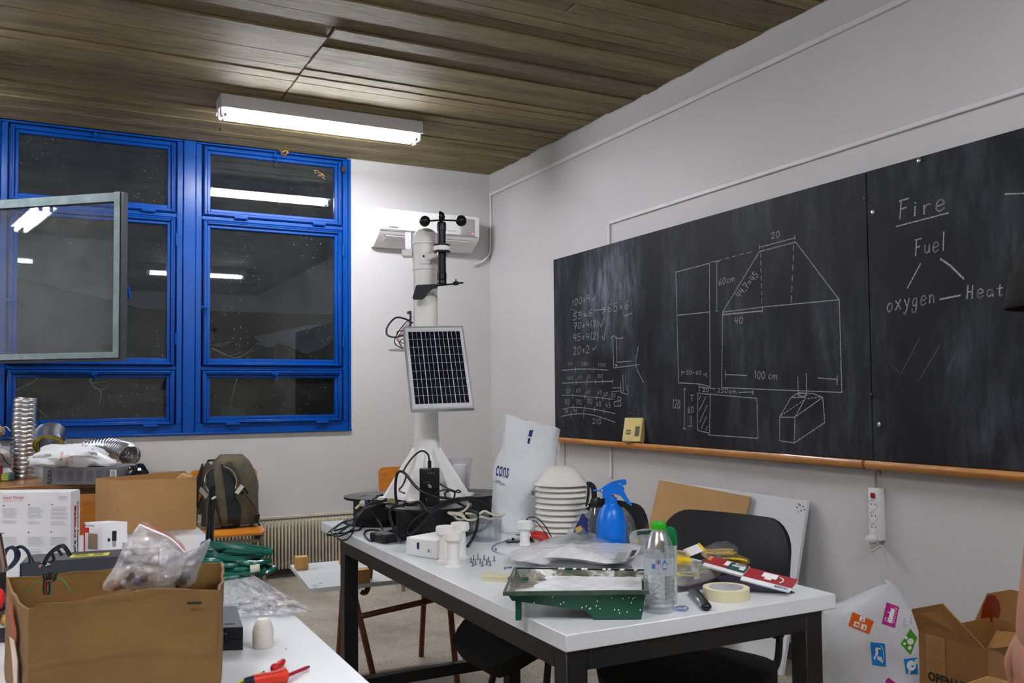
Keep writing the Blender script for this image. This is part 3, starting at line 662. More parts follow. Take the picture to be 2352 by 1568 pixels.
# small cream box on the ledge
CREAM = Mt('cream card', (214, 196, 132), .6, var=.04)
P0 = V((-.076, pX(1455, 1013, -.07).y, .952))
t = thing('small_carton', 'small cream carton with printed stickers leaning on the chalk ledge', 'carton', P0)
mt = Matrix.Translation(P0) @ (rz(R(28)) @ ry(R(17))).to_4x4()
bx_ = MB().box((.0, 0, .083), (.052, .118, .142), bev=.002); bx_.v = [mt @ p for p in bx_.v]; z0_ = min(p.z for p in bx_.v)
for i, p in enumerate(bx_.v): bx_.v[i] = p+V((0, 0, P0.z-z0_))
cb = bx_.build('body', CREAM, t)
def on(y_, z_): return mt @ V((-.0266, y_*.72, z_+.012)) + V((0, 0, P0.z-z0_))
lb = MB(); 
def rect(mb, y0, y1, a0, a1): mb.add([on(y0, a0), on(y1, a0), on(y1, a1), on(y0, a1)], [[0, 1, 2, 3]])
rect(lb, .055, .012, .04, .068); rect(lb, -.025, -.065, .03, .09); lb.build('dark_sticker', Mt('sticker grey', (92, 88, 62), .6), t, smooth=False)
lb = MB(); lettering(lb, '888', on(.051, .046), on(.016, .046)-on(.051, .046), on(.051, .062)-on(.051, .046), (-.0006, 0, 0)); lettering(lb, 'M U', on(.05, .118), on(.03, .118)-on(.05, .118), on(.05, .126)-on(.05, .118), (-.0006, 0, 0)); lb.build('lettering', CREAM, t, smooth=False)
lb = MB(); rect(lb, .008, -.03, .1, .125); lb.build('yellow_sticker', Mt('sticker yellow', (222, 194, 84), .6), t, smooth=False)

# ------------------------------------------------------------------ split air conditioner
ax0, ax1 = pY(872, 500, -.2).x, pY(1100, 500, -.2).x; azt = pY(872, 474, -.2).z; azb = pY(856, 566, -.04).z
ACW = Mt('air conditioner plastic', (226, 226, 227), .32, var=.02); ACD = Mt('vent dark gap', (70, 70, 72), .6)
t = thing('air_conditioner', 'white split air conditioner high on the wall behind the tower', 'air conditioner', ((ax0+ax1)/2, -.1, azb))
hz = azt-azb; prof = [(0, azt), (-.17, azt), (-.198, azt-.012), (-.205, azt-.05), (-.203, azt-hz*.63), (-.19, azt-hz*.70), (-.06, azb), (0, azb)]
MB().prism([(ax0, y_, z_) for y_, z_ in prof], (ax1-ax0, 0, 0)).build('body', ACW, t, ang=25)
MB().prism([(ax0+.004, y_-.006, z_) for y_, z_ in ((-.198, azt-.02), (-.205, azt-.05), (-.203, azt-hz*.60), (-.198, azt-hz*.60), (-.196, azt-.02))], (ax1-ax0-.17, 0, 0)).build('front_panel', ACW, t, smooth=False)
MB().bb((ax0+.004, -.209, azt-hz*.635), (ax1-.02, -.203, azt-hz*.615)).build('panel_gap', GREYP, t, smooth=False)
MB().bb((ax1-.155, -.2105, azt-hz*.60), (ax1-.045, -.2, azt-hz*.13), .002).build('display_panel', Mt('silver display panel', (176, 174, 172), .3, .2), t)
fl0, fl1 = V((0, -.185, azt-hz*.725)), V((0, -.085, azb+.028)); fd = fl1-fl0
fn = V((0, fd.z, -fd.y)).normalized()
if fn.z > 0: fn = -fn
def acq(x0, x1, a, b, off): return [V((x, 0, 0))+fl0+fd*k+fn*off for x, k in ((x0, a), (x1, a), (x1, b), (x0, b))]
MB().prism(acq(ax0+.05, ax1-.05, .08, .95, .0005), fn*.001).build('vent_gap', ACD, t, smooth=False)
for a, b in ((.11, .5), (.53, .92)): MB().prism(acq(ax0+.056, ax1-.056, a, b, .001), fn*.006).build('louver', ACW, t, smooth=False)
lb = MB(); lettering(lb, 'Inventor', (ax0+.07, -.2125, azt-hz*.56), (.07, 0, 0), (0, 0, .014), bold=.02); lb.build('lettering', NAVY, t, smooth=False)
lb = MB(); lettering(lb, 'life DC inverter', (ax1-.33, -.2125, azt-hz*.53), (.13, 0, 0), (0, 0, .013)); lb.build('lettering', GREYP, t, smooth=False)
lb = MB(); lettering(lb, '.. 88', (ax1-.145, -.2112, azt-hz*.555), (.07, 0, 0), (0, 0, .01)); lb.build('display_digits', GREYP, t, smooth=False)
MB().bb((ax1-.062, -.2115, azt-hz*.56), (ax1-.054, -.21, azt-hz*.53)).build('indicator', emit('red indicator', (255, 60, 40), 1.2), t, smooth=False)

# ------------------------------------------------------------------ radiator
RADC = Mt('cream radiator enamel', (196, 188, 168), .4, var=.06)
rx0, rx1, rzb, rzt = -2.33, -.62, .062, .385
t = thing('radiator', 'long cream ribbed radiator low along the window wall', 'radiator', ((rx0+rx1)/2, -.1, 0))
MB().tube([(rx0-.01, -.1, rzt-.03), (rx1+.01, -.1, rzt-.03)], .018, 10).build('header_pipe', RADC, t)
MB().tube([(rx0-.01, -.1, rzb+.03), (rx1+.01, -.1, rzb+.03)], .018, 10).build('header_pipe', RADC, t)
MB().bb((rx0-.02, -.02, rzt+.004), (rx1+.02, -.004, rzt+.024), .003).build('wall_rail', RADC, t)
f0 = MB().box((0, 0, (rzb+rzt)/2), (.0125, .105, rzt-rzb), bev=.005, seg=2); f0.bb((-.004, -.04, rzb+.02), (.004, .04, rzt-.02)); me = None
k = 0; xx = rx0
while xx < rx1:
    if me is None: f = f0.build('fin', RADC, t); me = f.data
    else: f = link('fin', me, t)
    f.location = (xx, -.1, 0); xx += .0235
for xx in (rx0+.2, rx1-.2): MB().bb((xx-.012, -.13, 0), (xx+.012, -.07, rzb+.01), .002).build('foot', RADC, t)

# ------------------------------------------------------------------ power strip and leads on the right wall
PS = Mt('power strip white', (222, 222, 224), .35, var=.02)
a, b = pX(2016, 1120, -.02), pX(2014, 1240, -.02)
t = thing('power_strip', 'white four socket power strip with red switch hung on the wall', 'power strip', (-.02, a.y, b.z))
yc = (a.y+b.y)/2; pz0, pz1 = b.z, a.z
MB().bb((-.042, yc-.028, pz0), (-.002, yc+.028, pz1), .006, 2).build('body', PS, t)
n4 = (pz1-pz0)
MB().bb((-.047, yc-.011, pz1-.042), (-.041, yc+.011, pz1-.020), .002).build('switch', Mt('red rocker switch', (150, 12, 18), .3), t)
for k in range(4):
    zc_ = pz1-.067-k*.0475
    s_ = MB().lathe([(.022, 0), (.0225, .003), (.020, .0035), (.018, -.001), (0, -.001)], (-.0425, yc, zc_), 20, ry(R(-90))).build('socket', PS, t)
    if k < 3:
        for dy in (-.0095, .0095): MB().lathe([(.0028, 0), (.0028, .0006), (0, .0006)], (-.0418, yc+dy, zc_), 8, ry(R(-90))).build('contact_hole', INK, s_)
MB().lathe([(0, .036), (.012, .036), (.019, .02), (.02, .0)], (-.044, yc+.003, zc_), 16, ry(R(-90))).build('plug', PS, t)
LEADW = Mt('white cable', (196, 194, 190), .45); LEADG = Mt('grey cable', (150, 148, 145), .5)
# lead from the plug down to the carrier bag, and the feed cable above
q = [V((-.08, yc+.002, zc_)), V((-.075, yc-.01, zc_-.045)), pX(2026, 1255, -.035), pX(2040, 1310, -.03), pX(2048, 1345, -.03), pX(2049, 1362, -.10), pX(2050, 1372, -.16)]
tag(MB().tube(catmull(q, 6), .0045, 6).build('power_lead', LEADW), 'white lead hanging from the plugged socket down to the toy print bag', 'cable')
q = [V((-.02, yc+.004, pz1-.004)), pX(2012, 1085, -.012), pX(2020, 1078, -.012), pX(2022, 1090, -.02), pX(2015, 1075, -.018), pX(1990, 1072, -.02), pX(1850, 1062, -.022), pX(1700, 1046, -.02), pX(1560, 1034, -.018), pX(1420, 1026, -.012), pX(1300, 1014, -.01)]
for i in range(5, len(q)): q[i].z = min(q[i].z, .905+.012)
tag(MB().tube(catmull(q, 6), .0045, 6).build('feed_cable', LEADG), 'grey cable running under the chalk ledge to the power strip', 'cable')
tag(MB().tube(catmull([pX(1297, 1014, -.008), pX(1298, 1040, -.007), pX(1296, 1075, -.007), pX(1294, 1110, -.006)], 5), .003, 6).build('wall_wire', LEADG), 'thin grey wire down the wall left of the radiation shield dome', 'cable')

# ------------------------------------------------------------------ boards leaning on the right wall
TAN = Mt('bare hardboard', (172, 134, 86), .7, var=.08, scale=5); WBD = Mt('white laminate board', (206, 208, 212), .35, var=.02)
def lean(yl, yr, ztl, ztr, xt, xb, th):
    d = V((xt-xb, 0, (ztl+ztr)/2)).normalized(); n = V((-d.z, 0, d.x))
    return MB().prism([V((xb, yl, .0)), V((xb, yr, .0)), V((xt, yr, ztr)), V((xt, yl, ztl))], n*th)
a, b = pX(1720, 1140, -.05), pX(1858, 1150, -.03)
wl = pX(1560, 1105, -.03)
t = thing('laminate_board', 'white laminate board with a ring of drill holes leaning on the wall', 'board', (-.1, (wl.y+b.y)/2, 0))
z_ = b.z; MB().prism([V((-.20, wl.y, 0)), V((-.20, b.y, 0)), V((-.022, b.y, z_)), V((-.022, wl.y, z_))], V((-.018, 0, -.004))).build('panel', WBD, t, smooth=False)
mb = MB()
for px, py in ((1835, 1157), (1845, 1163), (1831, 1165), (1840, 1172), (1848, 1170), (1838, 1160), (1835, 1175)):
    d = ray(px, py); q = pX(px, py, -.05); mb.lathe([(.0028, 0), (.0028, .003), (0, .003)], q, 8, ry(R(-90)))
mb.build('drill_holes', INK, t)
a, b = pX(1513, 1101, -.07), pX(1722, 1140, -.07); zt_ = (a.z+b.z)/2
t = thing('hardboard_sheet', 'brown hardboard sheet with chipped white edges leaning behind the black chair', 'board', (-.15, (a.y+b.y)/2, 0))
mb = MB().prism([V((-.29, a.y+.01, 0)), V((-.29, b.y, 0)), V((-.062, b.y, b.z)), V((-.062, a.y, a.z))], V((-.006, 0, -.002)))
mb.build('sheet', TAN, t, smooth=False)
mb = MB()
ed = [(a.y-(a.y-b.y)*i/26, a.z-(a.z-b.z)*i/26) for i in range(27)]
for (y0, z0), (y1, z1) in zip(ed[:-1], ed[1:]):
    h = .004+.007*random.random(); mb.prism([V((-.0655, y0, z0-h)), V((-.0655, y1, z1-h)), V((-.0655, y1, z1+.001)), V((-.0655, y0, z0+.001))], V((.0075, 0, 0)))
mb.build('chipped_edge', WBD, t, smooth=False)
STAIN = Mt('glue stain', (140, 104, 52), .5)
mb = MB()
for px, py, r1, r2 in ((1542, 1133, .012, .009), (1551, 1137, .008, .007), (1624, 1138, .008, .016), (1635, 1140, .006, .01), (1648, 1147, .014, .016)):
    q = pX(px, py, -.085); mb.sphere((q.x+.012, q.y, q.z), (.002, r1, r2), 10, 6)
mb.build('glue_stain', STAIN, t)
# ------------------------------------------------------------------ shared builders
def cxy(lat, dep, z=0.0): p = CAM+RH*lat+FH*dep; return V((p.x, p.y, z))
def cpx(px, dep, z=0.0): return cxy((px-W/2)/F*dep, dep, z)
PLY = m_wood('orange varnished plywood', (186, 106, 26), (214, 138, 44), .3, (3, 3, 16), 2.5, .5)
CARD = Mt('brown corrugated cardboard', (176, 134, 84), .75, var=.06, scale=6, bump=.25, bscale=18)
CARDD = Mt('darker corrugated cardboard', (146, 106, 56), .75, var=.07, scale=5, bump=.3, bscale=14)
GREYM = Mt('grey painted tube', (122, 116, 104), .45, .2, var=.12); BROWNM = Mt('brown painted tube', (112, 62, 28), .42, var=.18, scale=14)
WHITETOP = Mt('white melamine', (224, 228, 233), .28, var=.015); BLKMET = Mt('black powder coated steel', (22, 22, 24), .4, var=.1)

def shell(mb, fn, nu=9, nv=7, t=.01): g = MB().grid(fn, nu, nv); g.solid(t); return mb.add(g.v, g.f)
def rrect(w, h, r, n=4):
    out = []
    for cx, cy, a in ((w/2-r, h/2-r, 0), (-w/2+r, h/2-r, 90), (-w/2+r, -h/2+r, 180), (w/2-r, -h/2+r, 270)):
        for k in range(n+1): b = R(a+90*k/n); out.append((cx+r*cos(b), cy+r*sin(b)))
    return out
def place(mb, loc, ang):
    m = Matrix.Translation(loc) @ rz(ang).to_4x4(); mb.v = [m @ p for p in mb.v]; return mb
def plate(mb, w, h, r, t, fn, n=5):                               # rounded plate, bent by fn(u, v) -> point, u,v in metres, thickness along fn normal approx
    o = rrect(w, h, r, n); rings = []
    bm = bmesh.new(); vs_ = [bm.verts.new((x, y, 0)) for x, y in o]; f = bm.faces.new(vs_)
    for k in range(1, 10):
        xx = -w/2+w*k/10; bmesh.ops.bisect_plane(bm, geom=bm.verts[:]+bm.edges[:]+bm.faces[:], plane_co=(xx, 0, 0), plane_no=(1, 0, 0))
    for k in range(1, 5):
        yy = -h/2+h*k/5; bmesh.ops.bisect_plane(bm, geom=bm.verts[:]+bm.edges[:]+bm.faces[:], plane_co=(0, yy, 0), plane_no=(0, 1, 0))
    for v in bm.verts: v.co = fn(v.co.x, v.co.y)
    bmesh.ops.recalc_face_normals(bm, faces=bm.faces[:]); bmesh.ops.solidify(bm, geom=bm.faces[:], thickness=t)
    return mb.addbm(bm)
def wood_chair(name, lab, loc, ang, tube_mat, sw=.39, sd=.40, sh=.44, bt=.78, bh=.20, legs=True):
    t = thing(name, lab, 'chair', loc, 'wooden school chairs')      # faces local -y
    B = lambda mb: place(mb, V(loc), ang)
    mb = MB(); plate(mb, sw, sd, .04, .014, lambda u, v: V((u, v, sh-.004+.03*(max(0, -v-sd*.32)/.1)**2*-1+.012*(v/sd))))
    B(mb).build('seat', PLY, t)
    mb = MB(); plate(mb, sw+.03, bh, .035, .012, lambda u, v: V((u, sd/2+.015+v*.12-.9*u*u*.35, bt-bh/2+v)))
    b = B(mb).build('backrest', PLY, t)
    for sx in (-1, 1):
        for dz in (-.055, .055): B(MB().lathe([(0, .004), (.007, .003), (.008, 0)], (sx*(sw/2-.03), sd/2-.012+dz*.12, bt-bh/2+dz), 8, rx(R(90)))).build('rivet', CHROME, b)
        if legs:
            B(MB().tube(catmull([(sx*(sw/2-.03), sd/2+.028, bt-.03), (sx*(sw/2-.03), sd/2+.012, bt-bh), (sx*(sw/2-.02), sd/2-.01, sh), (sx*(sw/2-.0), sd/2+.03, .2), (sx*(sw/2+.01), sd/2+.05, 0)], 4), .0125, 8)).build('leg', tube_mat, t)
            B(MB().tube([(sx*(sw/2-.02), -sd/2+.05, sh-.02), (sx*(sw/2), -sd/2+.0, 0)], .0125, 8)).build('leg', tube_mat, t)
            B(MB().tube([(sx*(sw/2-.02), -sd/2+.05, sh-.022), (sx*(sw/2-.02), sd/2-.01, sh-.022)], .0115, 8)).build('seat_rail', tube_mat, t)
            B(MB().tube([(sx*(sw/2-.008), -sd/2+.02, .2), (sx*(sw/2-.004), sd/2+.03, .2)], .01, 8)).build('stretcher', tube_mat, t)
    if legs:
        B(MB().bar((-(sw/2-.02), -sd/2+.045, sh-.075), (sw/2-.02, -sd/2+.045, sh-.075), .014, .022)).build('front_rail', tube_mat, t)
        for sx in (-1, 1): B(MB().box((sx*(sw/2-.045), -sd/2+.045, sh-.045), (.03, .03, .045), bev=.004)).build('bracket', BLACKP, t)
    return t

# ------------------------------------------------------------------ back left: desk below the windows
DESKW = m_wood('worn brown desk veneer', (122, 80, 40), (150, 102, 54), .4, (14, 3, 14), 2)
DESKD = m_wood('dark desk apron wood', (74, 44, 22), (96, 58, 30), .5, (14, 3, 14), 2)
DZ, DY0, DY1, DX0, DX1 = .76, -.67, -.06, -4.1, -2.37
t = thing('school_desk', 'brown wooden desk under the windows holding the foil ducts', 'desk', ((DX0+DX1)/2, (DY0+DY1)/2, 0))
MB().bb((DX0, DY0, DZ-.026), (DX1, DY1, DZ), .003).build('desk_top', DESKW, t)
for a, b in (((DX0+.04, DY0+.05, DZ-.13), (DX1-.04, DY0+.07, DZ-.026)), ((DX0+.04, DY1-.07, DZ-.13), (DX1-.04, DY1-.05, DZ-.026)), ((DX0+.04, DY0+.07, DZ-.13), (DX0+.06, DY1-.07, DZ-.026)), ((DX1-.06, DY0+.07, DZ-.13), (DX1-.04, DY1-.07, DZ-.026))):
    MB().bb(a, b, .002).build('apron', DESKD, t)
for x_ in (DX0+.05, DX1-.05):
    for y_ in (DY0+.06, DY1-.06): MB().tube([(x_, y_, 0), (x_, y_, DZ-.026)], .018, 10).build('leg', GREYM, t)

def m_foil():
    m, t_, o = nt('crumpled aluminium foil'); L = t_.links.new; p = N(t_, 'ShaderNodeBsdfPrincipled'); L(p.outputs[0], o.inputs[0])
    p.inputs['Base Color'].default_value = lin((206, 208, 212)); p.inputs['Metallic'].default_value = 1; p.inputs['Roughness'].default_value = .26
    a = N(t_, 'ShaderNodeTexNoise', i_Scale=26, i_Detail=5, i_Roughness=.6); L(coords(t_), a.inputs['Vector']); b = N(t_, 'ShaderNodeBump', i_Strength=.35, i_Distance=.008); L(a.outputs[0], b.inputs['Height']); L(b.outputs[0], p.inputs['Normal']); return m
FOIL = m_foil()
def duct(path, r, pitch, n=28, depth=.05, th=.94):
    pts = catmull(path, 24); L = [0]
    for a, b in zip(pts[:-1], pts[1:]): L.append(L[-1]+(b-a).length)
    tot = L[-1]; m = int(tot/pitch*4); res = []; rr = []
    for i in range(m+1):
        s = tot*i/m; k = max(j for j in range(len(L)) if L[j] <= s+1e-9); k = min(k, len(pts)-2); u = (s-L[k])/max(1e-9, L[k+1]-L[k])
        res.append(pts[k].lerp(pts[k+1], u)); ph = i % 4; rr.append(r*(1 if ph in (1, 2, 3) else 1-depth))
    return MB().tube(res, rr, n, caps=False), MB().tube(res, [q*th for q in rr], n, caps=False), res
P = pZ(53, 1098, DZ); q0 = V((P.x, P.y, DZ+.002)); rd = 28*((P-CAM).dot(FH))/F
top = pV(P, 59, 914)
o_, i_, res = duct([q0, q0.lerp(V((top.x, top.y, top.z)), .33)+RH*.0, q0.lerp(top, .66)-RH*.004, top], rd, .0265, 28, .04)
t = thing('foil_duct', 'silver corrugated foil duct standing upright on the desk', 'duct', q0); o_.build('hose', FOIL, t)
# a lying duct whose mouth faces the room
GBX = DZ+.108
Q = pD(299, 1046, 5.42)
o_, i_, res = duct([Q, Q+FH*.08-RH*.07+V((0, 0, .018)), Q+FH*.14-RH*.19+V((0, 0, .04)), Q+FH*.15-RH*.33+V((0, 0, .03))], .066, .021, 28, .10)
Q2 = Q
t = thing('foil_duct', 'silver foil duct lying on the grey carton with its round mouth facing right', 'duct', Q-V((0, 0, .066))); o_.build('hose', FOIL, t); i_.build('inner_wall', FOIL, t)
# insulated duct stub
Q = pD(112, 1024, 5.28); ax = (FH*-.75+RH*.25+V((0, 0, -.62))).normalized(); m_ = aim(ax)
YEL = Mt('yellow glass wool', (168, 150, 34), .9, var=.2, scale=40, bump=.8, bscale=60)
t = thing('insulated_duct', 'foil duct stub with yellow wool lining behind the plastic bag', 'duct', (Q.x, Q.y, DZ))
mb = MB().lathe([(.088, -.115), (.09, -.07), (.086, -.03), (.089, .0)], Q, 30, m_); mb.wobble(.006, 26, 3); mb.solid(.003); mb.build('foil_cover', FOIL, t)
mb = MB().lathe([(.086, -.012), (.068, .003), (.064, -.05), (.064, -.11)], Q, 30, m_); mb.wobble(.007, 34, 5); mb.build('wool_lining', YEL, t)
MB().lathe([(.061, -.01), (.058, -.012), (.056, -.11), (0, -.11)], Q, 24, m_).build('inner_duct', FOIL, t)

# grey carton FLORIA
a = pZ(98, 1113, DZ); b = V((pD(281, 1098, 5.45).x, 0, 0))
GRC = Mt('grey printed carton', (112, 112, 118), .45, var=.03); 
dx = (pV(a, 278, 1099)-a); dx.z = 0; Lb = dx.length; dx.normalize(); dx = (dx*.97+V((.0, .22, 0))*.0).normalized(); dy = V((-dx.y, dx.x, 0)); gh = pV(a, 98, 1074).z-DZ
t = thing('grey_carton', 'long grey carton with a barcode label on the desk', 'carton', a+dx*Lb/2)
MB().prism([a, a+dx*Lb, a+dx*Lb+dy*.26, a+dy*.26], (0, 0, gh)).build('body', GRC, t, smooth=False)
MB().prism([a-dx*.004+V((0, 0, gh)), a+dx*.25+V((0, 0, gh)), a+dx*.24+dy*.18+V((0, 0, gh+.004)), a-dx*.02+dy*.18+V((0, 0, gh+.006))], (0, 0, .0015)).build('flap', GRC, t, smooth=False)
lb = MB(); lettering(lb, 'FLORIA', a+dx*.052-dy*.001+V((0, 0, .006)), (0, 0, gh*.82), -dx*.026, bold=.02); lb.build('lettering', INK, t, smooth=False)
lb = MB()
for k in range(8): rows(lb, a+dx*(.085+k*.054)-dy*.001+V((0, 0, .02)), dx*.04, (0, 0, gh*.62), 12, .45, .3, k)
pr = lb.build('print_columns', Mt('dark grey print', (84, 84, 92), .6), t, smooth=False); pr['kind'] = 'stuff'
lb = MB().prism([a+dx*(Lb-.062)-dy*.0008+V((0, 0, .02)), a+dx*(Lb-.025)-dy*.0008+V((0, 0, .02)), a+dx*(Lb-.025)-dy*.0008+V((0, 0, gh*.85)), a+dx*(Lb-.062)-dy*.0008+V((0, 0, gh*.85))], -dy*.0005); st = lb.build('barcode_label', WHT, t, smooth=False)
lb = MB()
for k in range(9): lb.add([a+dx*(Lb-.056)-dy*.0018+V((0, 0, .03+k*.0055)), a+dx*(Lb-.034)-dy*.0018+V((0, 0, .03+k*.0055)), a+dx*(Lb-.034)-dy*.0018+V((0, 0, .0325+k*.0055)), a+dx*(Lb-.056)-dy*.0018+V((0, 0, .0325+k*.0055))], [[0, 1, 2, 3]])
pr = lb.build('barcode', NAVY, st, smooth=False); pr['kind'] = 'stuff'
GBZ = DZ+gh; ga, gdx, gdy, gL = a, dx, dy, Lb
# crumpled black film at the carton's end
def crumple(c, r, seed, amp=.35, n=22, m=14, flat=None, fr=9):
    def fn(u, v):
        d = V((cos(2*pi*u)*sin(pi*v), sin(2*pi*u)*sin(pi*v), -cos(pi*v))); k = 1+amp*NZ.noise(d*1.6+V((seed, 0, 0)))+amp*.45*abs(NZ.noise(d*4+V((0, seed, 0))))
        p = V((d.x*r[0], d.y*r[1], d.z*r[2]))*k
        p += NZ.noise_vector(d*fr+V((seed, seed, 0)))*min(r)*amp*.22
        p = V(c)+RH*p.x+FH*p.y+V((0, 0, p.z))
        if flat is not None and p.z < flat: p.z = flat
        return p
    return MB().grid(fn, n, m, cu=True)
BFILM = Mt('glossy black film', (20, 20, 24), .12, var=.1, bump=.4, bscale=30)
c_ = ga+gdx*(gL+.05)+gdy*.1; tag(crumple((c_.x, c_.y, DZ+.05), (.05, .08, .048), 3.3, .4, 20, 12, DZ+.001).build('black_film', BFILM, ang=25), 'crumpled glossy black film at the end of the grey carton', 'plastic wrap')
# white plastic bag on the carton
POLY = Mt('milky thin plastic', (214, 219, 222), .3, var=.05, scale=6, bump=.5, bscale=16, trans=.12)
cc = pV(ga+gdy*.08, 165, 1050)
bag = crumple((cc.x, cc.y, GBZ+.05), (.23, .10, .072), 8.1, .32, 40, 22, GBZ+.001, 7)
for i, p in enumerate(bag.v):
    if (p-cc).dot(RH) > .15: bag.v[i] = p+V((0, 0, -.035*min(1, ((p-cc).dot(RH)-.15)/.08)))
    if p.z < GBZ+.001: bag.v[i].z = GBZ+.001
for i, p in enumerate(bag.v): bag.v[i].z = max(p.z, GBZ+.0015)
t = thing('plastic_bag', 'white printed plastic bag slumped on the grey carton', 'bag', (cc.x, cc.y, GBZ))
bo = bag.build('bag', POLY, t, ang=30); tr = bvh(bo)
mb = MB(); decal_line(mb, tr, [(189, 1022), (192, 1016), (198, 1014), (203, 1018), (199, 1024), (194, 1026)], 3); decal_line(mb, tr, [(205, 1035), (208, 1031), (214, 1031), (216, 1037), (212, 1043), (207, 1041), (205, 1035)], 1.6); decal_text(mb, tr, 'L', (208, 1040), (5, 0), (0, -7)); mb.build('blue_logo', NAVY, t, smooth=False)
mb = MB(); decal_quad(mb, tr, [(187, 1020), (190, 1018), (192, 1022), (189, 1025)], 2); mb.build('red_logo', REDP, t, smooth=False)
mb = MB(); decal_text(mb, tr, 'MASS', (142, 1058), (4, -20), (-6, -1), .02)
for k in range(8): decal_line(mb, tr, [(150, 1046+k*3.1), (168, 1042+k*3.1)], 1.1)
pr = mb.build('red_print', Mt('pale red print', (196, 96, 84), .6), t, smooth=False); pr['kind'] = 'stuff'
# left pile on the desk, cut by the frame
c_ = pZ(6, 1104, DZ)
t = thing('tissue_pack', 'small teal tissue pack with a white tissue at the left edge', 'tissue pack', c_)
m_ = place(MB().box((0, 0, .024), (.11, .075, .048), bev=.006), c_, R(-20)); m_.build('carton', Mt('teal carton', (92, 150, 146), .5), t)
place(MB().box((.022, -.038, .024), (.05, .002, .038)), c_, R(-20)).build('green_panel', Mt('lime print', (150, 176, 70), .5), t, smooth=False)
crumple((c_.x, c_.y, DZ+.058), (.05, .03, .022), 2.2, .3, 16, 10).build('tissue', Mt('white tissue', (222, 228, 228), .8), t)
c_ = pZ(6, 1072, DZ); c_ = V((c_.x, -.2, 0))
tag(MB().bb((c_.x-.16, -.27, DZ+.001), (c_.x+.06, -.14, DZ+.085), .002).build('red_carton', Mt('dark red carton', (132, 22, 30), .5)), 'dark red carton behind the tissue pack', 'carton')
tag(crumple((c_.x-.06, -.2, DZ+.17), (.14, .08, .08), 5.5, .35, 24, 14, DZ+.087).build('white_pouch', Mt('greyish white plastic', (178, 172, 176), .4, var=.1)), 'greyish plastic pouch on the dark red carton', 'pouch')
tag(crumple((c_.x-.03, -.12, DZ+.30), (.09, .06, .05), 9.5, .35, 20, 12, DZ+.24).build('beige_pouch', Mt('beige cloth', (168, 140, 104), .8, var=.12)), 'beige cloth bundle on top of the left desk pile', 'bundle')
for k, (pts, mt_, lab) in enumerate((([(0, 1012), (8, 1006), (18, 1005), (24, 1006)], BLACKP, 'thin black cable over the beige bundle'), ([(0, 992), (6, 984), (14, 980), (24, 990)], GREYP, 'grey coiled lead on top of the desk pile'), ([(0, 1042), (8, 1052), (18, 1064), (24, 1068)], BLACKP, 'black cable across the greyish pouch'))):
    q = [pD(x, y_, 5.27-.02*k) for x, y_ in pts]; tag(MB().tube(catmull([q[0]-RH*.12]+q, 5), .004, 6).build('cable', mt_), lab, 'cable')

# ------------------------------------------------------------------ chairs along the window wall
A = wood_chair('school_chair', 'wooden school chair with the backpack on its seat', V((-2.1, -.56, 0)), R(-1.5), GREYM)
wood_chair('school_chair', 'wooden school chair behind the left table, mostly hidden by cartons', V((-2.82, -2.02, 0)), R(172), GREYM, sw=.39, bt=.845, bh=.22)
D_ = pY(870, 1075, -.5); dcx = D_.x+.205
wood_chair('school_chair', 'wooden school chair by the wall behind the white tower', V((dcx, -.72, 0)), R(2), GREYM, bt=.755, bh=.2)
MB().tube([(D_.x+.022, -.515, .715), (D_.x+.024, -.50, .45)], .0135, 8).build('back_post', GREYM, bpy.data.objects['school_chair.002'])

# ------------------------------------------------------------------ backpack
OLIVE = Mt('olive grey nylon', (84, 77, 62), .75, var=.12, scale=30, bump=.3, bscale=40); BNY = Mt('black nylon', (24, 26, 29), .7, var=.15, bump=.3, bscale=60); SILV = Mt('silver piping', (180, 180, 178), .3, .3)
bp = V((-2.085, -.55, .452)); lean_ = .13
def bpt(x, d, z): return bp+V((x+.02*z, -d+z*lean_*.75, z))          # x right, d towards the viewer
rings = []
for k in range(13):
    z = .43*k/12; u = k/12; w = .172*(1-.08*u) if u < .55 else .172*(.956-.5*((u-.55)/.45)**1.7); dd = .095*(1-.25*u**2)*(1 if k else .8)
    if k == 12: w *= .86; dd *= .6
    rings.append((w, dd, z))
def sg(x): return -1 if x < 0 else 1
rr_ = [[bpt(w*sg(cos(a))*abs(cos(a))**.55, dd*sg(sin(a))*abs(sin(a))**.6, z) for a in [2*pi*j/36 for j in range(36)]] for w, dd, z in rings]
t = thing('backpack', 'olive and black backpack leaning on the wooden chair, straps facing the room', 'backpack', bp)
body = MB().loft(rr_); body.wobble(.006, 16, 2); bo = body.build('body', OLIVE, t, ang=50); tr = bvh(bo)
def panel(nm, pts, mat_, th=.008):                                   # padded panel lying on the pack
    n = 8; mb = MB(); L_, R_ = pts
    l_ = catmull([V((a, b, 0)) for a, b in L_], 5); r_2 = catmull([V((a, b, 0)) for a, b in R_], 5); N_ = min(len(l_), len(r_2))
    g = []
    for i in range(N_):
        for j in range(5):
            u = j/4; q = l_[i].lerp(r_2[i], u); d = ray(q.x, q.y).normalized(); h = tr.ray_cast(CAM, d)[0]
            if h is None: h = pV(bp+V((0, -.05, 0)), q.x, q.y)
            g.append(h-d*(th*(.35+.65*sin(pi*u)**.6)))
    fs = [[i*5+j, (i+1)*5+j, (i+1)*5+j+1, i*5+j+1] for i in range(N_-1) for j in range(4)]
    mb.add(g, fs); mb.solid(.004); return mb.build(nm, mat_, t, ang=60)
X = lambda x, y_: (400+x/4.9, 1040+y_/4.9)
panel('center_panel', ([X(445, 105), X(450, 250), X(475, 500), X(515, 700), X(545, 850)], [X(520, 105), X(545, 250), X(580, 500), X(600, 700), X(605, 850)]), OLIVE, .010)
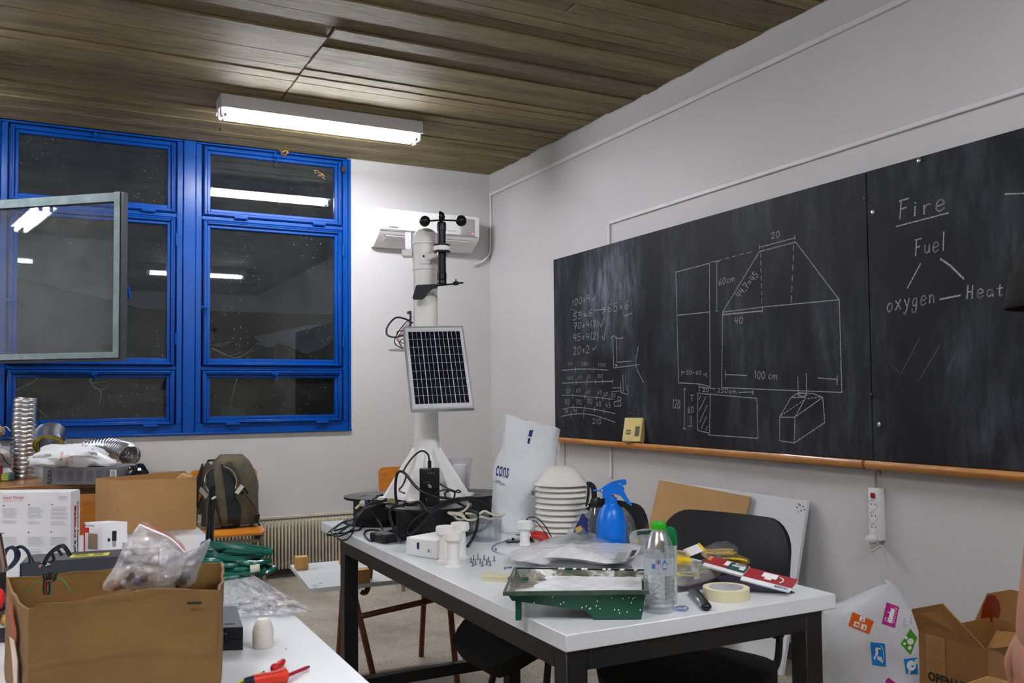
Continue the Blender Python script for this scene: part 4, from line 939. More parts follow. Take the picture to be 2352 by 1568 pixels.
panel('back_pad', ([X(415, 170), X(345, 300), X(400, 450), X(480, 650), X(530, 850)], [X(448, 130), X(452, 250), X(478, 500), X(515, 700), X(545, 850)]), BNY)
panel('back_pad', ([X(520, 120), X(545, 250), X(580, 500), X(600, 700), X(605, 850)], [X(590, 150), X(700, 300), X(690, 480), X(755, 600), X(745, 820)]), BNY)
panel('side_panel', ([X(310, 120), X(250, 300), X(225, 480), X(225, 600)], [X(330, 120), X(300, 300), X(280, 480), X(260, 620)]), BNY)
def strap(nm, pts, w, mat_, off=.012):
    q = []
    for x, y_ in pts:
        px, py = X(x, y_); d = ray(px, py).normalized(); h = tr.ray_cast(CAM, d)[0]
        q.append((h if h is not None else pV(bp+V((0, -.03, 0)), px, py))-d*off)
    c = catmull(q, 6); mb = MB()
    vs_ = []
    for i, p in enumerate(c):
        tg = (c[min(i+1, len(c)-1)]-c[max(i-1, 0)]).normalized(); s = tg.cross(FH).normalized()*w/2; vs_ += [p-s, p+s]
    mb.add(vs_, [[2*i, 2*i+1, 2*i+3, 2*i+2] for i in range(len(c)-1)]); mb.solid(.007); return mb.build(nm, mat_, t, ang=60)
ls = strap('shoulder_strap', [(400, 120), (330, 220), (310, 330), (320, 420), (350, 520), (300, 620), (262, 680)], .042, OLIVE)
rs = strap('shoulder_strap', [(590, 120), (680, 220), (735, 340), (745, 430), (800, 540), (880, 660), (915, 700)], .042, OLIVE)
strap('webbing', [(760, 440), (850, 560), (920, 680), (935, 720)], .022, BNY, .017); strap('webbing', [(330, 470), (290, 560), (262, 620)], .02, BNY, .017)
strap('strap_logo', [(285, 400), (365, 490)], .026, SILV, .02); strap('strap_logo', [(770, 365), (700, 455)], .026, SILV, .02)
strap('piping', [(435, 165), (365, 230), (345, 310), (380, 430)], .004, SILV, .02); strap('piping', [(555, 150), (650, 200), (702, 300), (685, 400)], .004, SILV, .02)
strap('zip', [(640, 110), (720, 280), (830, 460)], .01, BNY, .012)
q = [pV(bp+V((0, -.05, 0)), *X(x, y_)) for x, y_ in ((925, 690), (935, 720), (900, 770), (860, 810))]; MB().tube(catmull(q, 4), .006, 6).build('strap_end', BNY, t)
q = [pV(bp+V((0, -.05, 0)), *X(x, y_)) for x, y_ in ((930, 700), (935, 760), (965, 820))]; MB().tube(catmull(q, 4), .006, 6).build('strap_end', BNY, t)
q = pV(bp+V((0, -.06, 0)), *X(935, 715)); MB().box(q, (.03, .012, .035), bev=.003).build('buckle', BLACKP, t)
q = [pV(bp+V((0, .02, 0)), *X(x, y_)) for x, y_ in ((385, 105), (390, 85), (480, 80), (555, 75), (575, 95))]; MB().tube(catmull(q, 4), .007, 6).build('grab_handle', BNY, t)
# ------------------------------------------------------------------ the large white work table
TZ = .72; TX0, TX1, TY0, TY1 = -2.073, -1.264, -4.647, -2.644
t = thing('work_table', 'large white topped table with black steel frame in the middle', 'table', ((TX0+TX1)/2, (TY0+TY1)/2, 0), 'white topped tables')
MB().bb((TX0, TY0, TZ-.038), (TX1, TY1, TZ), .002).build('tabletop', WHITETOP, t)
fx0, fx1, fy0, fy1 = TX0+.004, TX1-.045, TY0+.006, TY1-.27
for x_ in (fx0, fx1-.055):
    for y_ in (fy0, fy1-.055): MB().bb((x_, y_, 0), (x_+.055, y_+.055, TZ-.0385), .002).build('leg', BLKMET, t)
for a, b in (((fx0+.055, fy0, TZ-.085), (fx1-.055, fy0+.04, TZ-.039)), ((fx0+.055, fy1-.045, TZ-.085), (fx1-.055, fy1, TZ-.039)), ((fx0, fy0+.055, TZ-.085), (fx0+.04, fy1-.055, TZ-.039)), ((fx1-.045, fy0+.055, TZ-.085), (fx1, fy1-.055, TZ-.039))): MB().bb(a, b, .002).build('rail', BLKMET, t)
MB().bb((fx0+.055, fy1-.048, .105), (fx1-.055, fy1-.01, .15), .002).build('stretcher', BLKMET, t)
MB().bb((fx0+.055, fy0+.01, .105), (fx1-.055, fy0+.048, .15), .002).build('stretcher', BLKMET, t)

# ------------------------------------------------------------------ black chairs
SHELL = Mt('black moulded plastic', (26, 27, 31), .36, var=.06, bump=.12, bscale=220); SEATF = Mt('worn black fabric', (15, 15, 17), .85, var=.2, bump=.4, bscale=90)
def black_chair(lab, loc, ang, sh=.455, top=.85, frayed=True, sw=.46, sd=.42, br=.09):
    t = thing('black_chair', lab, 'chair', loc, 'black chairs'); B = lambda mb: place(mb, V(loc), ang)   # faces local -y
    mb = MB(); plate(mb, sw, sd, .12, .045, lambda u, v: V((u, v-(sd-.42)/2, sh-.035*(max(0, -v-.1)/.11)**2)))
    B(mb).build('seat', SEATF, t)
    mb = MB(); plate(mb, .455, .29, br, .014, lambda u, v: V((u, .25+v*.16-.75*u*u, top-.145+v)), 7)
    B(mb).build('backrest', SHELL, t)
    for sx in (-1, 1):
        B(MB().tube(catmull([(sx*.15, .12, sh-.05), (sx*.16, .23, sh-.035), (sx*.165, .255, sh+.06), (sx*.165, .247, top-.17)], 5), .011, 8)).build('back_support', BLKMET, t)
        B(MB().box((sx*.165, .243, sh+.1), (.036, .03, .1), bev=.008)).build('support_cover', BLACKP, t)
        for sy, yb_ in ((-1, -.22), (1, .24)): B(MB().tube([(sx*.15, sy*.13, sh-.045), (sx*.215, yb_, 0)], .0125, 8)).build('leg', BLKMET, t)
        B(MB().tube([(sx*.15, -.13, sh-.05), (sx*.15, .13, sh-.05)], .011, 8)).build('seat_rail', BLKMET, t)
    if frayed:
        rr = random.Random(5); mb = MB()
        for k in range(26):
            x_ = -sw/2+.05+k*(sw-.1)/25; mb.tube(catmull([(x_, -.2+.01*rr.random(), sh-.06), (x_+rr.uniform(-.01, .01), -.205, sh-.075), (x_+rr.uniform(-.02, .02), -.2, sh-.08-.025*rr.random())], 3), [.002]*7, 4)
        o = B(mb).build('frayed_edge', SEATF, t); o['kind'] = 'stuff'
    return t
black_chair('black chair with worn seat pushed to the right side of the table', V((-1.415, -4.214, 0)), R(-72), .455, .862)
black_chair('black chair mostly hidden behind the blue spray bottle', V((-1.465, -3.565, 0)), R(-88), .455, .845, False, sd=.56, br=.14)

# ------------------------------------------------------------------ brown tube chair carrying the white panel
L3 = V((-1.50, -2.31, 0)); L4 = V((-1.525, -2.80, 0)); L1 = V((-1.86, -2.74, 0)); L2 = V((-1.885, -2.24, 0))
sh = .445
t = thing('tube_chair', 'brown tube school chair under the white drilled panel', 'chair', V((-1.7, -2.52, 0)))
tops = {1: pV(L1+V((0, .06, 0)), 812, 1354), 2: pV(L2, 791, 1354), 3: pV(L3, 977, 1357), 4: pV(L4, 1029, 1384)}
tops = {k: V((v.x, v.y, sh-.02)) for k, v in tops.items()}
for k, f in ((1, L1), (2, L2), (3, L3), (4, L4)): MB().tube(catmull([tops[k]+V((.03 if k in (1, 2) else -.03, 0, .012)), tops[k], tops[k].lerp(f, .5), f], 5), .0135, 8).build('leg', BROWNM, t)
MB().tube([tops[1].lerp(L1, .26), tops[4].lerp(L4, .1)], .0125, 8).build('side_rail', BROWNM, t); MB().tube([tops[2].lerp(L2, .06), tops[3].lerp(L3, .02)], .0125, 8).build('side_rail', BROWNM, t)
MB().tube([tops[1], tops[2]], .0125, 8).build('cross_rail', BROWNM, t); MB().tube([tops[4], tops[3]], .0125, 8).build('cross_rail', BROWNM, t)
q = [pV(tops[1], 829, 1358), pV(tops[1], 838, 1362), pV(tops[1], 845, 1350), pV(tops[1], 849, 1325), pV(tops[1], 852, 1285), pV(tops[1], 856, 1215)]
c = catmull(q, 6); vs_ = []
mb = MB()
for a, b in zip(c[:-1], c[1:]): mb.bar(a, b+(b-a)*.15, .022, .012, (0, 1, 0), .002)
mb.build('back_post', BROWNM, t)
MB().prism([tops[2]+V((-.02, .04, .012)), tops[3]+V((.0, .04, .012)), tops[4]+V((.0, .03, .012)), tops[1]+V((-.0, .03, .012))], (0, 0, .012)).build('seat', PLY, t, smooth=False)
# white panel with wooden cubes
c4 = [pZ(667, 1297, .47), pZ(712, 1352, .47), pZ(960, 1325, .47), pZ(858, 1276, .47)]
dxp = (c4[2]-c4[1]); dxp.z = 0; dxp = V((1, -.02, 0)).normalized(); dyp = V((.02, 1, 0)).normalized()
O_ = c4[1]; Wp, Dp = .60, .56
t = thing('drilled_panel', 'white drilled panel lying across the brown tube chair', 'panel', O_+dxp*.3+dyp*.28-V((0, 0, .018)))
O_ = V((O_.x, O_.y, .47)); dyl = (V((c4[0].x, c4[0].y, .47))-O_)
MB().prism([O_, O_+dxp*Wp, O_+dxp*Wp+dyl, O_+dyl], (0, 0, -.018)).build('board', WHITETOP, t, smooth=False)
for px, py in ((718, 1345), (723, 1343), (726, 1346), (730, 1345), (735, 1339), (738, 1339), (724, 1349), (913, 1329)): MB().lathe([(.0035, 0), (.0035, .0006), (0, .0006)], pZ(px, py, .4701), 8).build('drill_hole', INK, t)
CUBE = m_wood('light beech', (186, 136, 74), (212, 164, 98), .5, (20, 20, 4), 2, 0)
for px, py, lab in ((692, 1306, 'wooden cube at the left end of the white panel'), (795, 1296, 'wooden cube at the rear of the white panel'), (832, 1337, 'wooden cube beside the bent back post')):
    q = pZ(px, py, .4702); tag(place(MB().box((0, 0, .028), (.054, .054, .056), bev=.0012), q, R(-3)).build('wooden_cube', CUBE), lab, 'wooden block', 'wooden cubes on the white panel')

# ------------------------------------------------------------------ filament spools
SPOOL = Mt('black spool plastic', (17, 17, 20), .3, var=.08)
def spool(c, lab, r=.163, h=.108, lip=.038):
    t = thing('filament_spool', lab, 'spool', c, 'large black filament spools')
    for z in (0, h-.006):
        fl = MB().lathe([(.03, z), (.03, z+.006), (r-.006, z+.006), (r, z+.0075), (r, z-.0015), (r-.006, z), (.03, z)], c, 40).build('flange', SPOOL, t)
    for k in range(3):
        a = 2*pi*k/3+.5; mb = MB().lathe([(.075, 0), (.1, 0)], V(c)+V((0, 0, h+.0006)), 10, None, a-.45, a+.45); mb.build('window_recess', INK, t)
    MB().lathe([(r-lip, .006), (r-lip, h-.006)], c, 36).build('wound_filament', SPOOL, t)
    MB().lathe([(.03, 0), (.03, h), (.034, h), (.034, 0), (.03, 0)], c, 20).build('hub', SPOOL, t); return t
sL, sF, sR = cpx(880, 3.70, TZ+.0005), cpx(983, 3.37, TZ+.0005), cpx(1064, 3.76, TZ+.0005)
spool(sL, 'left large black filament spool under the tower'); spool(sF, 'front large black filament spool under the tower'); spool(sR, 'right large black filament spool beside the white carrier bag')
SZ = TZ+.1105

# ------------------------------------------------------------------ weather station tower
TWR = Mt('white printed plastic', (238, 238, 237), .42, var=.015); PVC = Mt('white pvc pipe', (238, 238, 236), .3, var=.02)
TP = cpx(978, 3.6, SZ); dT = 3.6
def tz(py): return pV(TP, 978, py).z
t = thing('weather_station', 'tall white weather station tower with solar panel and wind sensor', 'weather station', TP)
zc1 = tz(1003); zf = tz(1032)
MB().lathe([(.049, zf-.03-SZ), (.049, tz(575)-SZ)], TP, 40).build('pole', PVC, t)
MB().lathe([(.0505, zf-.1-SZ), (.0525, zf-.095-SZ), (.0525, zc1-SZ), (.0495, zc1+.0015-SZ), (.0495, zc1-.002-SZ)], TP, 40).build('base_collar', TWR, t)
zk = tz(621)
MB().lathe([(.0495, zk-SZ), (.0522, zk-SZ), (.0522, tz(562)-SZ), (.0495, tz(562)-SZ)], TP, 40).build('top_sleeve', TWR, t)
zd = tz(562); MB().lathe([(.054, zd-.002), (.056, zd), (.056, zd+.006), (.053, zd+.01), (.0515, zd+.025), (.046, zd+.045), (.034, zd+.059), (.018, zd+.066), (0, zd+.068)], V((TP.x, TP.y, 0)), 40).build('dome', TWR, t)
# flared base: six buttress fins on a skirt
zs = tz(1050)
for k in range(6):
    a = R(60*k)+_yaw*-1+R(18); d = V((cos(a), sin(a), 0)); s = V((-sin(a), cos(a), 0))
    o = V((TP.x, TP.y, 0)); hw0, hw1 = .013, .024
    p = [o+d*.04+s*hw0+V((0, 0, zf+.01)), o+d*.055+s*hw0+V((0, 0, zf+.008)), o+d*.172+s*hw1+V((0, 0, SZ+.012)), o+d*.178+s*hw1+V((0, 0, SZ)), o+d*.03+s*hw1+V((0, 0, SZ))]
    p2 = [q-s*2*(hw0 if i < 2 else hw1) for i, q in enumerate(p)]
    MB().add(p+p2, [[0, 1, 2, 3, 4], [9, 8, 7, 6, 5], [0, 5, 6, 1], [1, 6, 7, 2], [2, 7, 8, 3], [3, 8, 9, 4], [4, 9, 5, 0]]).build('base_fin', TWR, t, smooth=False)
    MB().lathe([(.0, SZ), (.026, SZ), (.026, SZ+.010), (0, SZ+.012)], o+d*.172, 14).build('foot', TWR, t)
MB().lathe([(.051, zf-.01), (.062, zs-.03), (.135, SZ+.014), (.138, SZ+.0015), (.04, SZ+.0015)], V((TP.x, TP.y, 0)), 12).build('base_skirt', TWR, t, ang=15)
# solar panel
pc = V((TP.x, TP.y, 0)); out = (-FH+RH*.24).normalized(); lat = V((-out.y, out.x, 0))
if lat.dot(RH) < 0: lat = -lat
pt, pb = pV(TP-FH*.06, 995, 750), pV(TP-FH*.235, 1018, 940)
up_ = (pt-pb); Hs = up_.length; up_.normalize(); lat = (lat-up_*lat.dot(up_)).normalized(); nn = lat.cross(up_)
if nn.dot(FH) > 0: nn = -nn
Ws = .242; cpan = (pt+pb)/2
def SP(u, v, d=0): return cpan+lat*u*Ws/2+up_*v*Hs/2+nn*d
ALU = Mt('anodised aluminium', (196, 198, 204), .32, .55, var=.02); CELL = Mt('dark blue solar cell', (14, 16, 32), .16, var=.25, scale=20, coat=.6); BACK = Mt('white backsheet', (206, 208, 214), .4)
sp_ = MB().prism([SP(-.98, -.98, -.004), SP(.98, -.98, -.004), SP(.98, .98, -.004), SP(-.98, .98, -.004)], nn*.006).build('solar_panel', BACK, t, smooth=False); sp_['label'] = 'framed solar panel with dark cells'
for a, b, c_, d_ in ((-1, -1, 1, -.965), (-1, .965, 1, 1), (-1, -.965, -.955, .965), (.955, -.965, 1, .965)): MB().prism([SP(a, b, -.018), SP(c_, b, -.018), SP(c_, d_, -.018), SP(a, d_, -.018)], nn*.022).build('panel_frame', ALU, sp_, smooth=False)
cx0, cx1, cy0, cy1 = -.87, .87, -.87, .87
nC, nR = 4, 9; cm_ = MB().add([SP(0, 0)]*0, [])
for i in range(nC):
    for j in range(nR):
        u0 = cx0+(cx1-cx0)*(i+.03)/nC; u1 = cx0+(cx1-cx0)*(i+.97)/nC; v0 = cy0+(cy1-cy0)*(j+.02)/nR; v1 = cy0+(cy1-cy0)*(j+.98)/nR
        MB().prism([SP(u0, v0, .0021), SP(u1, v0, .0021), SP(u1, v1, .0021), SP(u0, v1, .0021)], nn*.0008).build('solar_cell', CELL, sp_, smooth=False)
mb = MB()
for i in range(nC):
    for k in (.33, .66):
        u = cx0+(cx1-cx0)*(i+k)/nC; mb.prism([SP(u-.006, cy0, .003), SP(u+.006, cy0, .003), SP(u+.006, cy1, .003), SP(u-.006, cy1, .003)], nn*.0004)
pr = mb.build('busbar', BACK, sp_, smooth=False); pr['kind'] = 'stuff'
q0 = SP(0, .1, -.018); MB().bar(V((TP.x, TP.y, q0.z))+out*.045, q0, .05, .04).build('panel_bracket', ALU, t); q0 = SP(0, -.7, -.018); MB().bar(V((TP.x, TP.y, q0.z))+out*.045, q0, .05, .03).build('panel_bracket', ALU, t)
# wind sensor on the front right
WS = cpx(1016, 3.50, 0); WBL = Mt('black anodised sensor', (24, 25, 32), .32, .3, var=.06)
def wz(py): return pV(WS, 1016, py).z
ws = MB().lathe([(0, wz(510)), (.016, wz(510)), (.018, wz(514)), (.018, wz(530)), (.0165, wz(531)), (.0165, wz(567)), (.0165, wz(578)), (.0165, wz(626)), (.0185, wz(627)), (.0185, wz(641)), (.0165, wz(642)), (.0185, wz(644)), (.0185, wz(651)), (.012, wz(654)), (0, wz(654))], WS, 24).build('wind_sensor', WBL, t)
ws['label'] = 'black cup anemometer above a wind vane'
MB().lathe([(.012, wz(580)), (.0335, wz(580)), (.0335, wz(577)), (.0335, wz(565)), (.0335, wz(562)), (.012, wz(562))], WS, 28).build('clamp_disc', WBL, ws); MB().lathe([(.0345, wz(576)), (.0345, wz(566)), (.03, wz(566)), (.03, wz(576)), (.0345, wz(576))], WS, 28).build('white_ring', TWR, ws)
for k in range(4):
    a = R(90*k+30); MB().tube([WS+V((cos(a)*.024, sin(a)*.024, wz(588))), WS+V((cos(a)*.024, sin(a)*.024, wz(580)))], .004, 8).build('bolt', CHROME, ws)
zh = wz(505)
for px, py, ang in ((976, 508, 200), (1059, 507, -20), (1009, 498, 95)):
    c_ = pV(WS+(-FH*.05 if ang == 95 else FH*.02), px, py); hub = WS+V((0, 0, zh)); d = (c_-hub); d.z = 0; d.normalize(); side = V((-d.y, d.x, 0))
    if ang == 95: side = (RH*-1)
    elif side.dot(FH) < 0: side = -side
    m_ = aim(side)
    cup = MB().lathe([(.0005, -.0225)]+[(.0225*sin(R(x_)), -.0225*cos(R(x_))) for x_ in range(12, 91, 13)]+[(.0225, 0), (.0205, 0)]+[(.0205*sin(R(x_)), -.0205*cos(R(x_))) for x_ in range(78, 0, -13)], c_, 20, m_)
    cup.build('cup', WBL, ws); MB().tube([hub, c_-d*.0], .0035, 8).build('cup_arm', WBL, ws)
zv = wz(653)
tip, tail = pV(WS, 1064, 649), pV(WS, 965, 659)
MB().tube([tip, pV(WS, 1002, 656)], .0035, 8).build('vane_rod', WBL, ws); MB().tube([pV(WS, 1041, 651), pV(WS, 1053, 650)], .008, 10).build('counterweight', WBL, ws); MB().tube([pV(WS, 1047, 647), pV(WS, 1047, 641)], .0025, 6).build('set_screw', WBL, ws)
MB().prism([pV(WS, x, y_) for x, y_ in ((958, 654), (1005, 652), (1005, 661), (993, 664), (986, 670), (975, 684), (970, 688), (950, 688), (947, 684), (955, 657))], FH*.004).build('vane_blade', WBL, ws, smooth=False)
# bracket arm to the sensor, side sensor box and antenna plate
bz = wz(594); MB().box(pV(TP-FH*.05, 977, 594), (.045, .02, .045), frame(RH, (0, 0, 1)), .008, 2).build('arm_mount', TWR, t); MB().tube([pV(TP-FH*.05, 980, 594), WS+V((0, 0, wz(580)))], .012, 12).build('sensor_arm', TWR, t)
MB().lathe([(0, .003), (.004, .0025), (.005, 0)], pV(TP-FH*.0605, 973, 588), 8, aim(-FH)).build('screw', NAVY, t)
MB().box(pV(TP, 936, 582), (.042, .05, .03), frame(RH, (0, 0, 1)), .004).build('side_sensor_box', TWR, t); MB().box(pV(TP+FH*.02, 938, 553), (.028, .012, .075), frame(RH, (0, 0, 1)), .002).build('antenna_plate', ALU, t)
# open electronics on the left
MB().prism([pV(TP+FH*.02, 892, 803), pV(TP+FH*.02, 935, 802), pV(TP+FH*.05, 935, 808), pV(TP+FH*.05, 895, 806)], (0, 0, .004)).build('wire_shelf', TWR, t, smooth=False)
MB().box(pV(TP, 943, 745), (.006, .03, .11), frame(RH, (0, 0, 1)), .001).build('circuit_board', Mt('dark pcb', (24, 32, 62), .4), t); MB().box(pV(TP, 939, 718), (.012, .014, .012), None, .002).build('connector', CHROME, t)
DBL = Mt('dark blue cable', (26, 30, 58), .4)
for pts, r_, m_ in (([(948, 742), (930, 732), (908, 730), (890, 750), (889, 768), (905, 774), (925, 768), (942, 748)], .0038, DBL), ([(946, 728), (925, 748), (908, 775), (908, 790), (925, 800)], .0022, BLACKP), ([(945, 735), (928, 752), (915, 778), (922, 796), (932, 798)], .0018, GREYP), ([(943, 742), (920, 765), (912, 780), (930, 790)], .0018, REDP), ([(946, 760), (930, 775), (918, 785), (926, 800)], .0018, BLACKP), ([(940, 750), (925, 758), (912, 762), (918, 772), (936, 770)], .0018, DBL)):
    MB().tube(catmull([pV(TP-FH*random.uniform(0, .02), x, y_) for x, y_ in pts], 6), r_, 6).build('wire', m_, t)

# power bank, propped upright against the tower
PBK = Mt('black power bank', (18, 18, 20), .28)
pbp = cpx(985, 3.40, 0)
t = thing('power_bank', 'black power bank standing upright against the tower base', 'power bank', V((pbp.x, pbp.y, SZ)))
zt_, zb_ = pV(pbp, 985, 1074).z, SZ+.0008
zt_ = max(zt_, zb_+.13)
MB().box((pbp.x, pbp.y, (zt_+zb_)/2), (.076, .022, zt_-zb_), frame(RH, (0, 0, 1)), .005, 2).build('body', PBK, t)
lb = MB(); o = pbp-FH*.0115; lettering(lb, '....', o+RH*-.005+V((0, 0, zt_-.02)), RH*.024, (0, 0, .002)); lettering(lb, 'Ya', o-RH*.006+V((0, 0, zt_-.075)), RH*.014, (0, 0, .014), bold=.03); lettering(lb, 'power bank', o-RH*.022+V((0, 0, zt_-.055)), RH*.022, (0, 0, .003)); lb.build('lettering', WHT, t, smooth=False)
q = V((pbp.x, pbp.y, zt_))+RH*.0
MB().box(q+V((0, 0, .014)), (.014, .008, .028), frame(RH, (0, 0, 1)), .002).build('usb_plug', BLACKP, t)
MB().box(pV(pbp-FH*.02, 993, 1160)*1+V((0, 0, .01)), (.05, .03, .04), frame(RH, (0, 0, 1)), .004).build('usb_dongle', BLACKP, t)
# ------------------------------------------------------------------ cables and parts around the spools
CB = Mt('black cable sheath', (22, 24, 30), .38); CW = Mt('off white cable', (206, 200, 182), .45)
K5 = lambda x, y_: (740+x/5.6, 1020+y_/5.6)
def cable(nm, lab, pts, r, mat_, cat='cable', n=5, group=None):
    q = []
    for x, y_, d in pts:
        px, py = K5(x, y_); q.append(pZ(px, py, TZ+r+.0006) if d == 't' else pD(px, py, d))
    return tag(MB().tube(catmull(q, n), r, 7).build(nm, mat_), lab, cat, group)
cable('cable', 'black cable arching from the power bank plug over the tower base', [(1380, 215, 3.40), (1360, 130, 3.40), (1280, 85, 3.40), (1180, 150, 3.40), (1080, 280, 3.40), (1045, 360, 3.39), (1080, 400, 3.38), (1040, 520, 3.37), (990, 590, 3.36), (1060, 630, 3.33)], .0035, CB)
cable('cable', 'thick dark cable looping left of the power bank', [(965, 770, 3.25), (945, 650, 3.25), (945, 500, 3.24), (965, 380, 3.23), (1010, 345, 3.22), (1080, 390, 3.21), (1180, 520, 3.20), (1290, 610, 3.19), (1420, 660, 3.19), (1520, 685, 3.19), (1640, 700, 3.2), (1760, 760, 3.21), (1860, 820, 3.22), (1880, 880, 3.22)], .0052, CB)
cable('cable', 'black cable sweeping round the front spool to the clear tub', [(1120, 770, 3.2), (1260, 745, 3.18), (1380, 870, 3.16), (1480, 800, 3.16), (1640, 720, 3.17), (1820, 700, 3.19), (2000, 720, 3.2), (2120, 800, 3.2), (2170, 920, 3.2), (2140, 1030, 3.19), (2040, 1105, 3.18), (1920, 1130, 3.18), (1860, 1130, 3.18)], .006, CB)
cable('cable', 'black cable crossing the front spool diagonally', [(1860, 690, 3.22), (1700, 740, 3.17), (1540, 800, 3.15), (1400, 900, 3.14), (1290, 1030, 3.13), (1180, 1120, 3.12), (1100, 1175, 3.12)], .0055, CB)
cable('cable', 'olive black cable hanging down the left of the front spool', [(1060, 790, 3.16), (930, 800, 3.15), (870, 860, 3.14), (880, 960, 3.13), (920, 1080, 3.12), (970, 1190, 3.11), (1010, 1240, 't'), (1060, 1225, 't')], .0055, CB)
cable('cable', 'thin cable down to the black adapter', [(780, 640, 3.5), (700, 680, 3.5), (625, 740, 3.49), (640, 860, 3.47), (700, 950, 3.45), (760, 1040, 3.42), (775, 1100, 3.4)], .003, CB)
for k, (lab, pts) in enumerate((('outermost strand of the black cable bundle at the table corner', [(830, 700, 3.45), (640, 790, 3.5), (500, 860, 3.48), (410, 960, 3.45), (280, 1000, 't'), (130, 1090, 't'), (65, 1165, 't'), (180, 1150, 't'), (330, 1130, 't'), (420, 1060, 't')]),
        ('second strand of the black cable bundle at the table corner', [(820, 740, 3.42), (620, 820, 3.46), (480, 900, 3.44), (430, 1000, 3.4), (300, 1080, 't'), (190, 1170, 't'), (240, 1230, 't'), (330, 1215, 't'), (400, 1110, 't'), (430, 960, 3.38)]),
        ('third strand of the black cable bundle, loop nearest the spool', [(800, 720, 3.4), (600, 770, 3.43), (470, 900, 3.41), (420, 1050, 3.36), (380, 1110, 't'), (470, 1100, 't'), (505, 1050, 't'), (450, 1010, 't'), (260, 1080, 't'), (160, 1110, 't')]),
        ('inner strand of the black cable bundle over the table corner', [(700, 780, 3.39), (540, 850, 3.4), (450, 960, 3.36), (400, 1080, 't'), (280, 1160, 't'), (160, 1180, 't'), (120, 1120, 't'), (200, 1040, 't'), (330, 960, 't')]))):
    cable('cable', lab, pts, .0036, CB, group='black cable bundle at the table corner')
cable('cable', 'short dark cable hook lying left of the adapter', [(540, 1150, 't'), (570, 1110, 't'), (680, 1100, 't'), (760, 1130, 't'), (830, 1180, 't'), (900, 1225, 't')], .0036, CB)
cable('cable', 'small dark loop of cable in front of the adapter', [(690, 1120, 't'), (660, 1180, 't'), (640, 1240, 't'), (590, 1220, 't'), (545, 1170, 't')], .0036, CB)
cable('cable', 'dark cable loop at the right foot of the tower', [(1500, 500, 3.35), (1620, 570, 3.35), (1700, 610, 3.35), (1690, 690, 3.33), (1610, 700, 3.32), (1580, 630, 3.32), (1660, 590, 3.33), (1720, 620, 3.33)], .0035, CB)
cable('cable', 'dark cable curl beside the tower foot', [(1440, 650, 3.34), (1540, 590, 3.34), (1640, 590, 3.34), (1700, 610, 3.34), (1740, 590, 3.34), (1780, 605, 3.34), (1750, 620, 3.34), (1700, 600, 3.34)], .003, CB)
cable('cable', 'dark cable going down to the table right of the posts', [(1880, 850, 3.17), (1990, 880, 3.16), (2005, 960, 3.16), (1980, 1100, 3.16), (1930, 1220, 3.16), (1870, 1310, 't')], .0055, CB)
cable('cable', 'thin wire looping over the front spool face', [(1340, 860, 3.12), (1200, 960, 3.12), (1110, 1070, 3.12), (1100, 1150, 3.115), (1150, 1150, 3.11), (1250, 1050, 3.11), (1370, 960, 3.12), (1420, 980, 3.12), (1430, 1130, 3.12)], .0018, CB)
cable('white_wire', 'kinked off-white wire beside the front spool', [(1700, 700, 3.22), (1790, 680, 3.22), (1870, 740, 3.21), (1870, 810, 3.2), (1780, 880, 3.19), (1680, 880, 3.19), (1620, 880, 3.19), (1700, 910, 3.18), (1800, 900, 3.18), (1830, 960, 3.18), (1740, 960, 3.17), (1690, 900, 3.17)], .0042, CW)
cable('white_wire', 'off-white wire running from the spool to the clear tub', [(1840, 890, 3.17), (1960, 895, 3.17), (1990, 920, 3.17), (2080, 860, 3.18), (2160, 890, 3.18), (2250, 915, 3.19), (2350, 900, 3.2)], .0042, CW)
cable('white_wire', 'off-white wire along the rim of the clear tub', [(1690, 890, 3.16), (1790, 920, 3.16), (1860, 970, 3.16), (1960, 970, 3.16), (2030, 930, 3.16), (2150, 960, 3.17), (2300, 960, 3.18)], .004, CW)
q = pZ(892, 1246, TZ); t = thing('power_adapter', 'black power adapter brick on the table left of the front spool', 'adapter', q)
place(MB().box((0, .03, .016), (.062, .10, .032), bev=.005), q, R(12)).build('body', BLACKP, t); place(MB().box((0, -.021, .016), (.03, .004, .012), bev=.001), q, R(12)).build('socket', INK, t)
PCBB = Mt('beige terminal board', (150, 138, 104), .5)
q = pD(*K5(880, 690), 3.42); q.z = SZ+.001; t = thing('terminal_board', 'small beige terminal board on the left spool', 'circuit board', q)
MB().box(q+V((0, 0, .002)), (.05, .03, .003), frame(RH, (0, 0, 1))).build('board', PCBB, t); MB().box(q+RH*.005+V((0, 0, .010)), (.034, .012, .014), frame(RH, (0, 0, 1)), .001).build('terminal_block', PCBB, t)
q = pD(*K5(520, 760), 3.46); t = thing('connector_stub', 'pale connector stub hanging at the left spool', 'connector', q); MB().sphere(q, (.014, .01, .013), 12, 8).build('housing', CW, t); MB().tube([q-RH*.012-V((0, 0, .006)), q-RH*.026-V((0, 0, .02))], .005, 8).build('tip', CW, t); MB().box(q+RH*.014+V((0, 0, .004)), (.012, .012, .016)).build('clip', NAVY, t)
mb = MB()
for k in range(9):
    q = pD(*K5(1060+k*17, 690+random.uniform(-12, 12)), 3.30); q.z = SZ+.004; mb.tube([q-RH*.012, q+V((0, 0, .012)), q+RH*.01-FH*.01], .0022, 5)
o = mb.build('jumper_wires', CB); o['kind'] = 'stuff'; tag(o, 'tangle of short black jumper wires at the foot of the tower', 'wires')

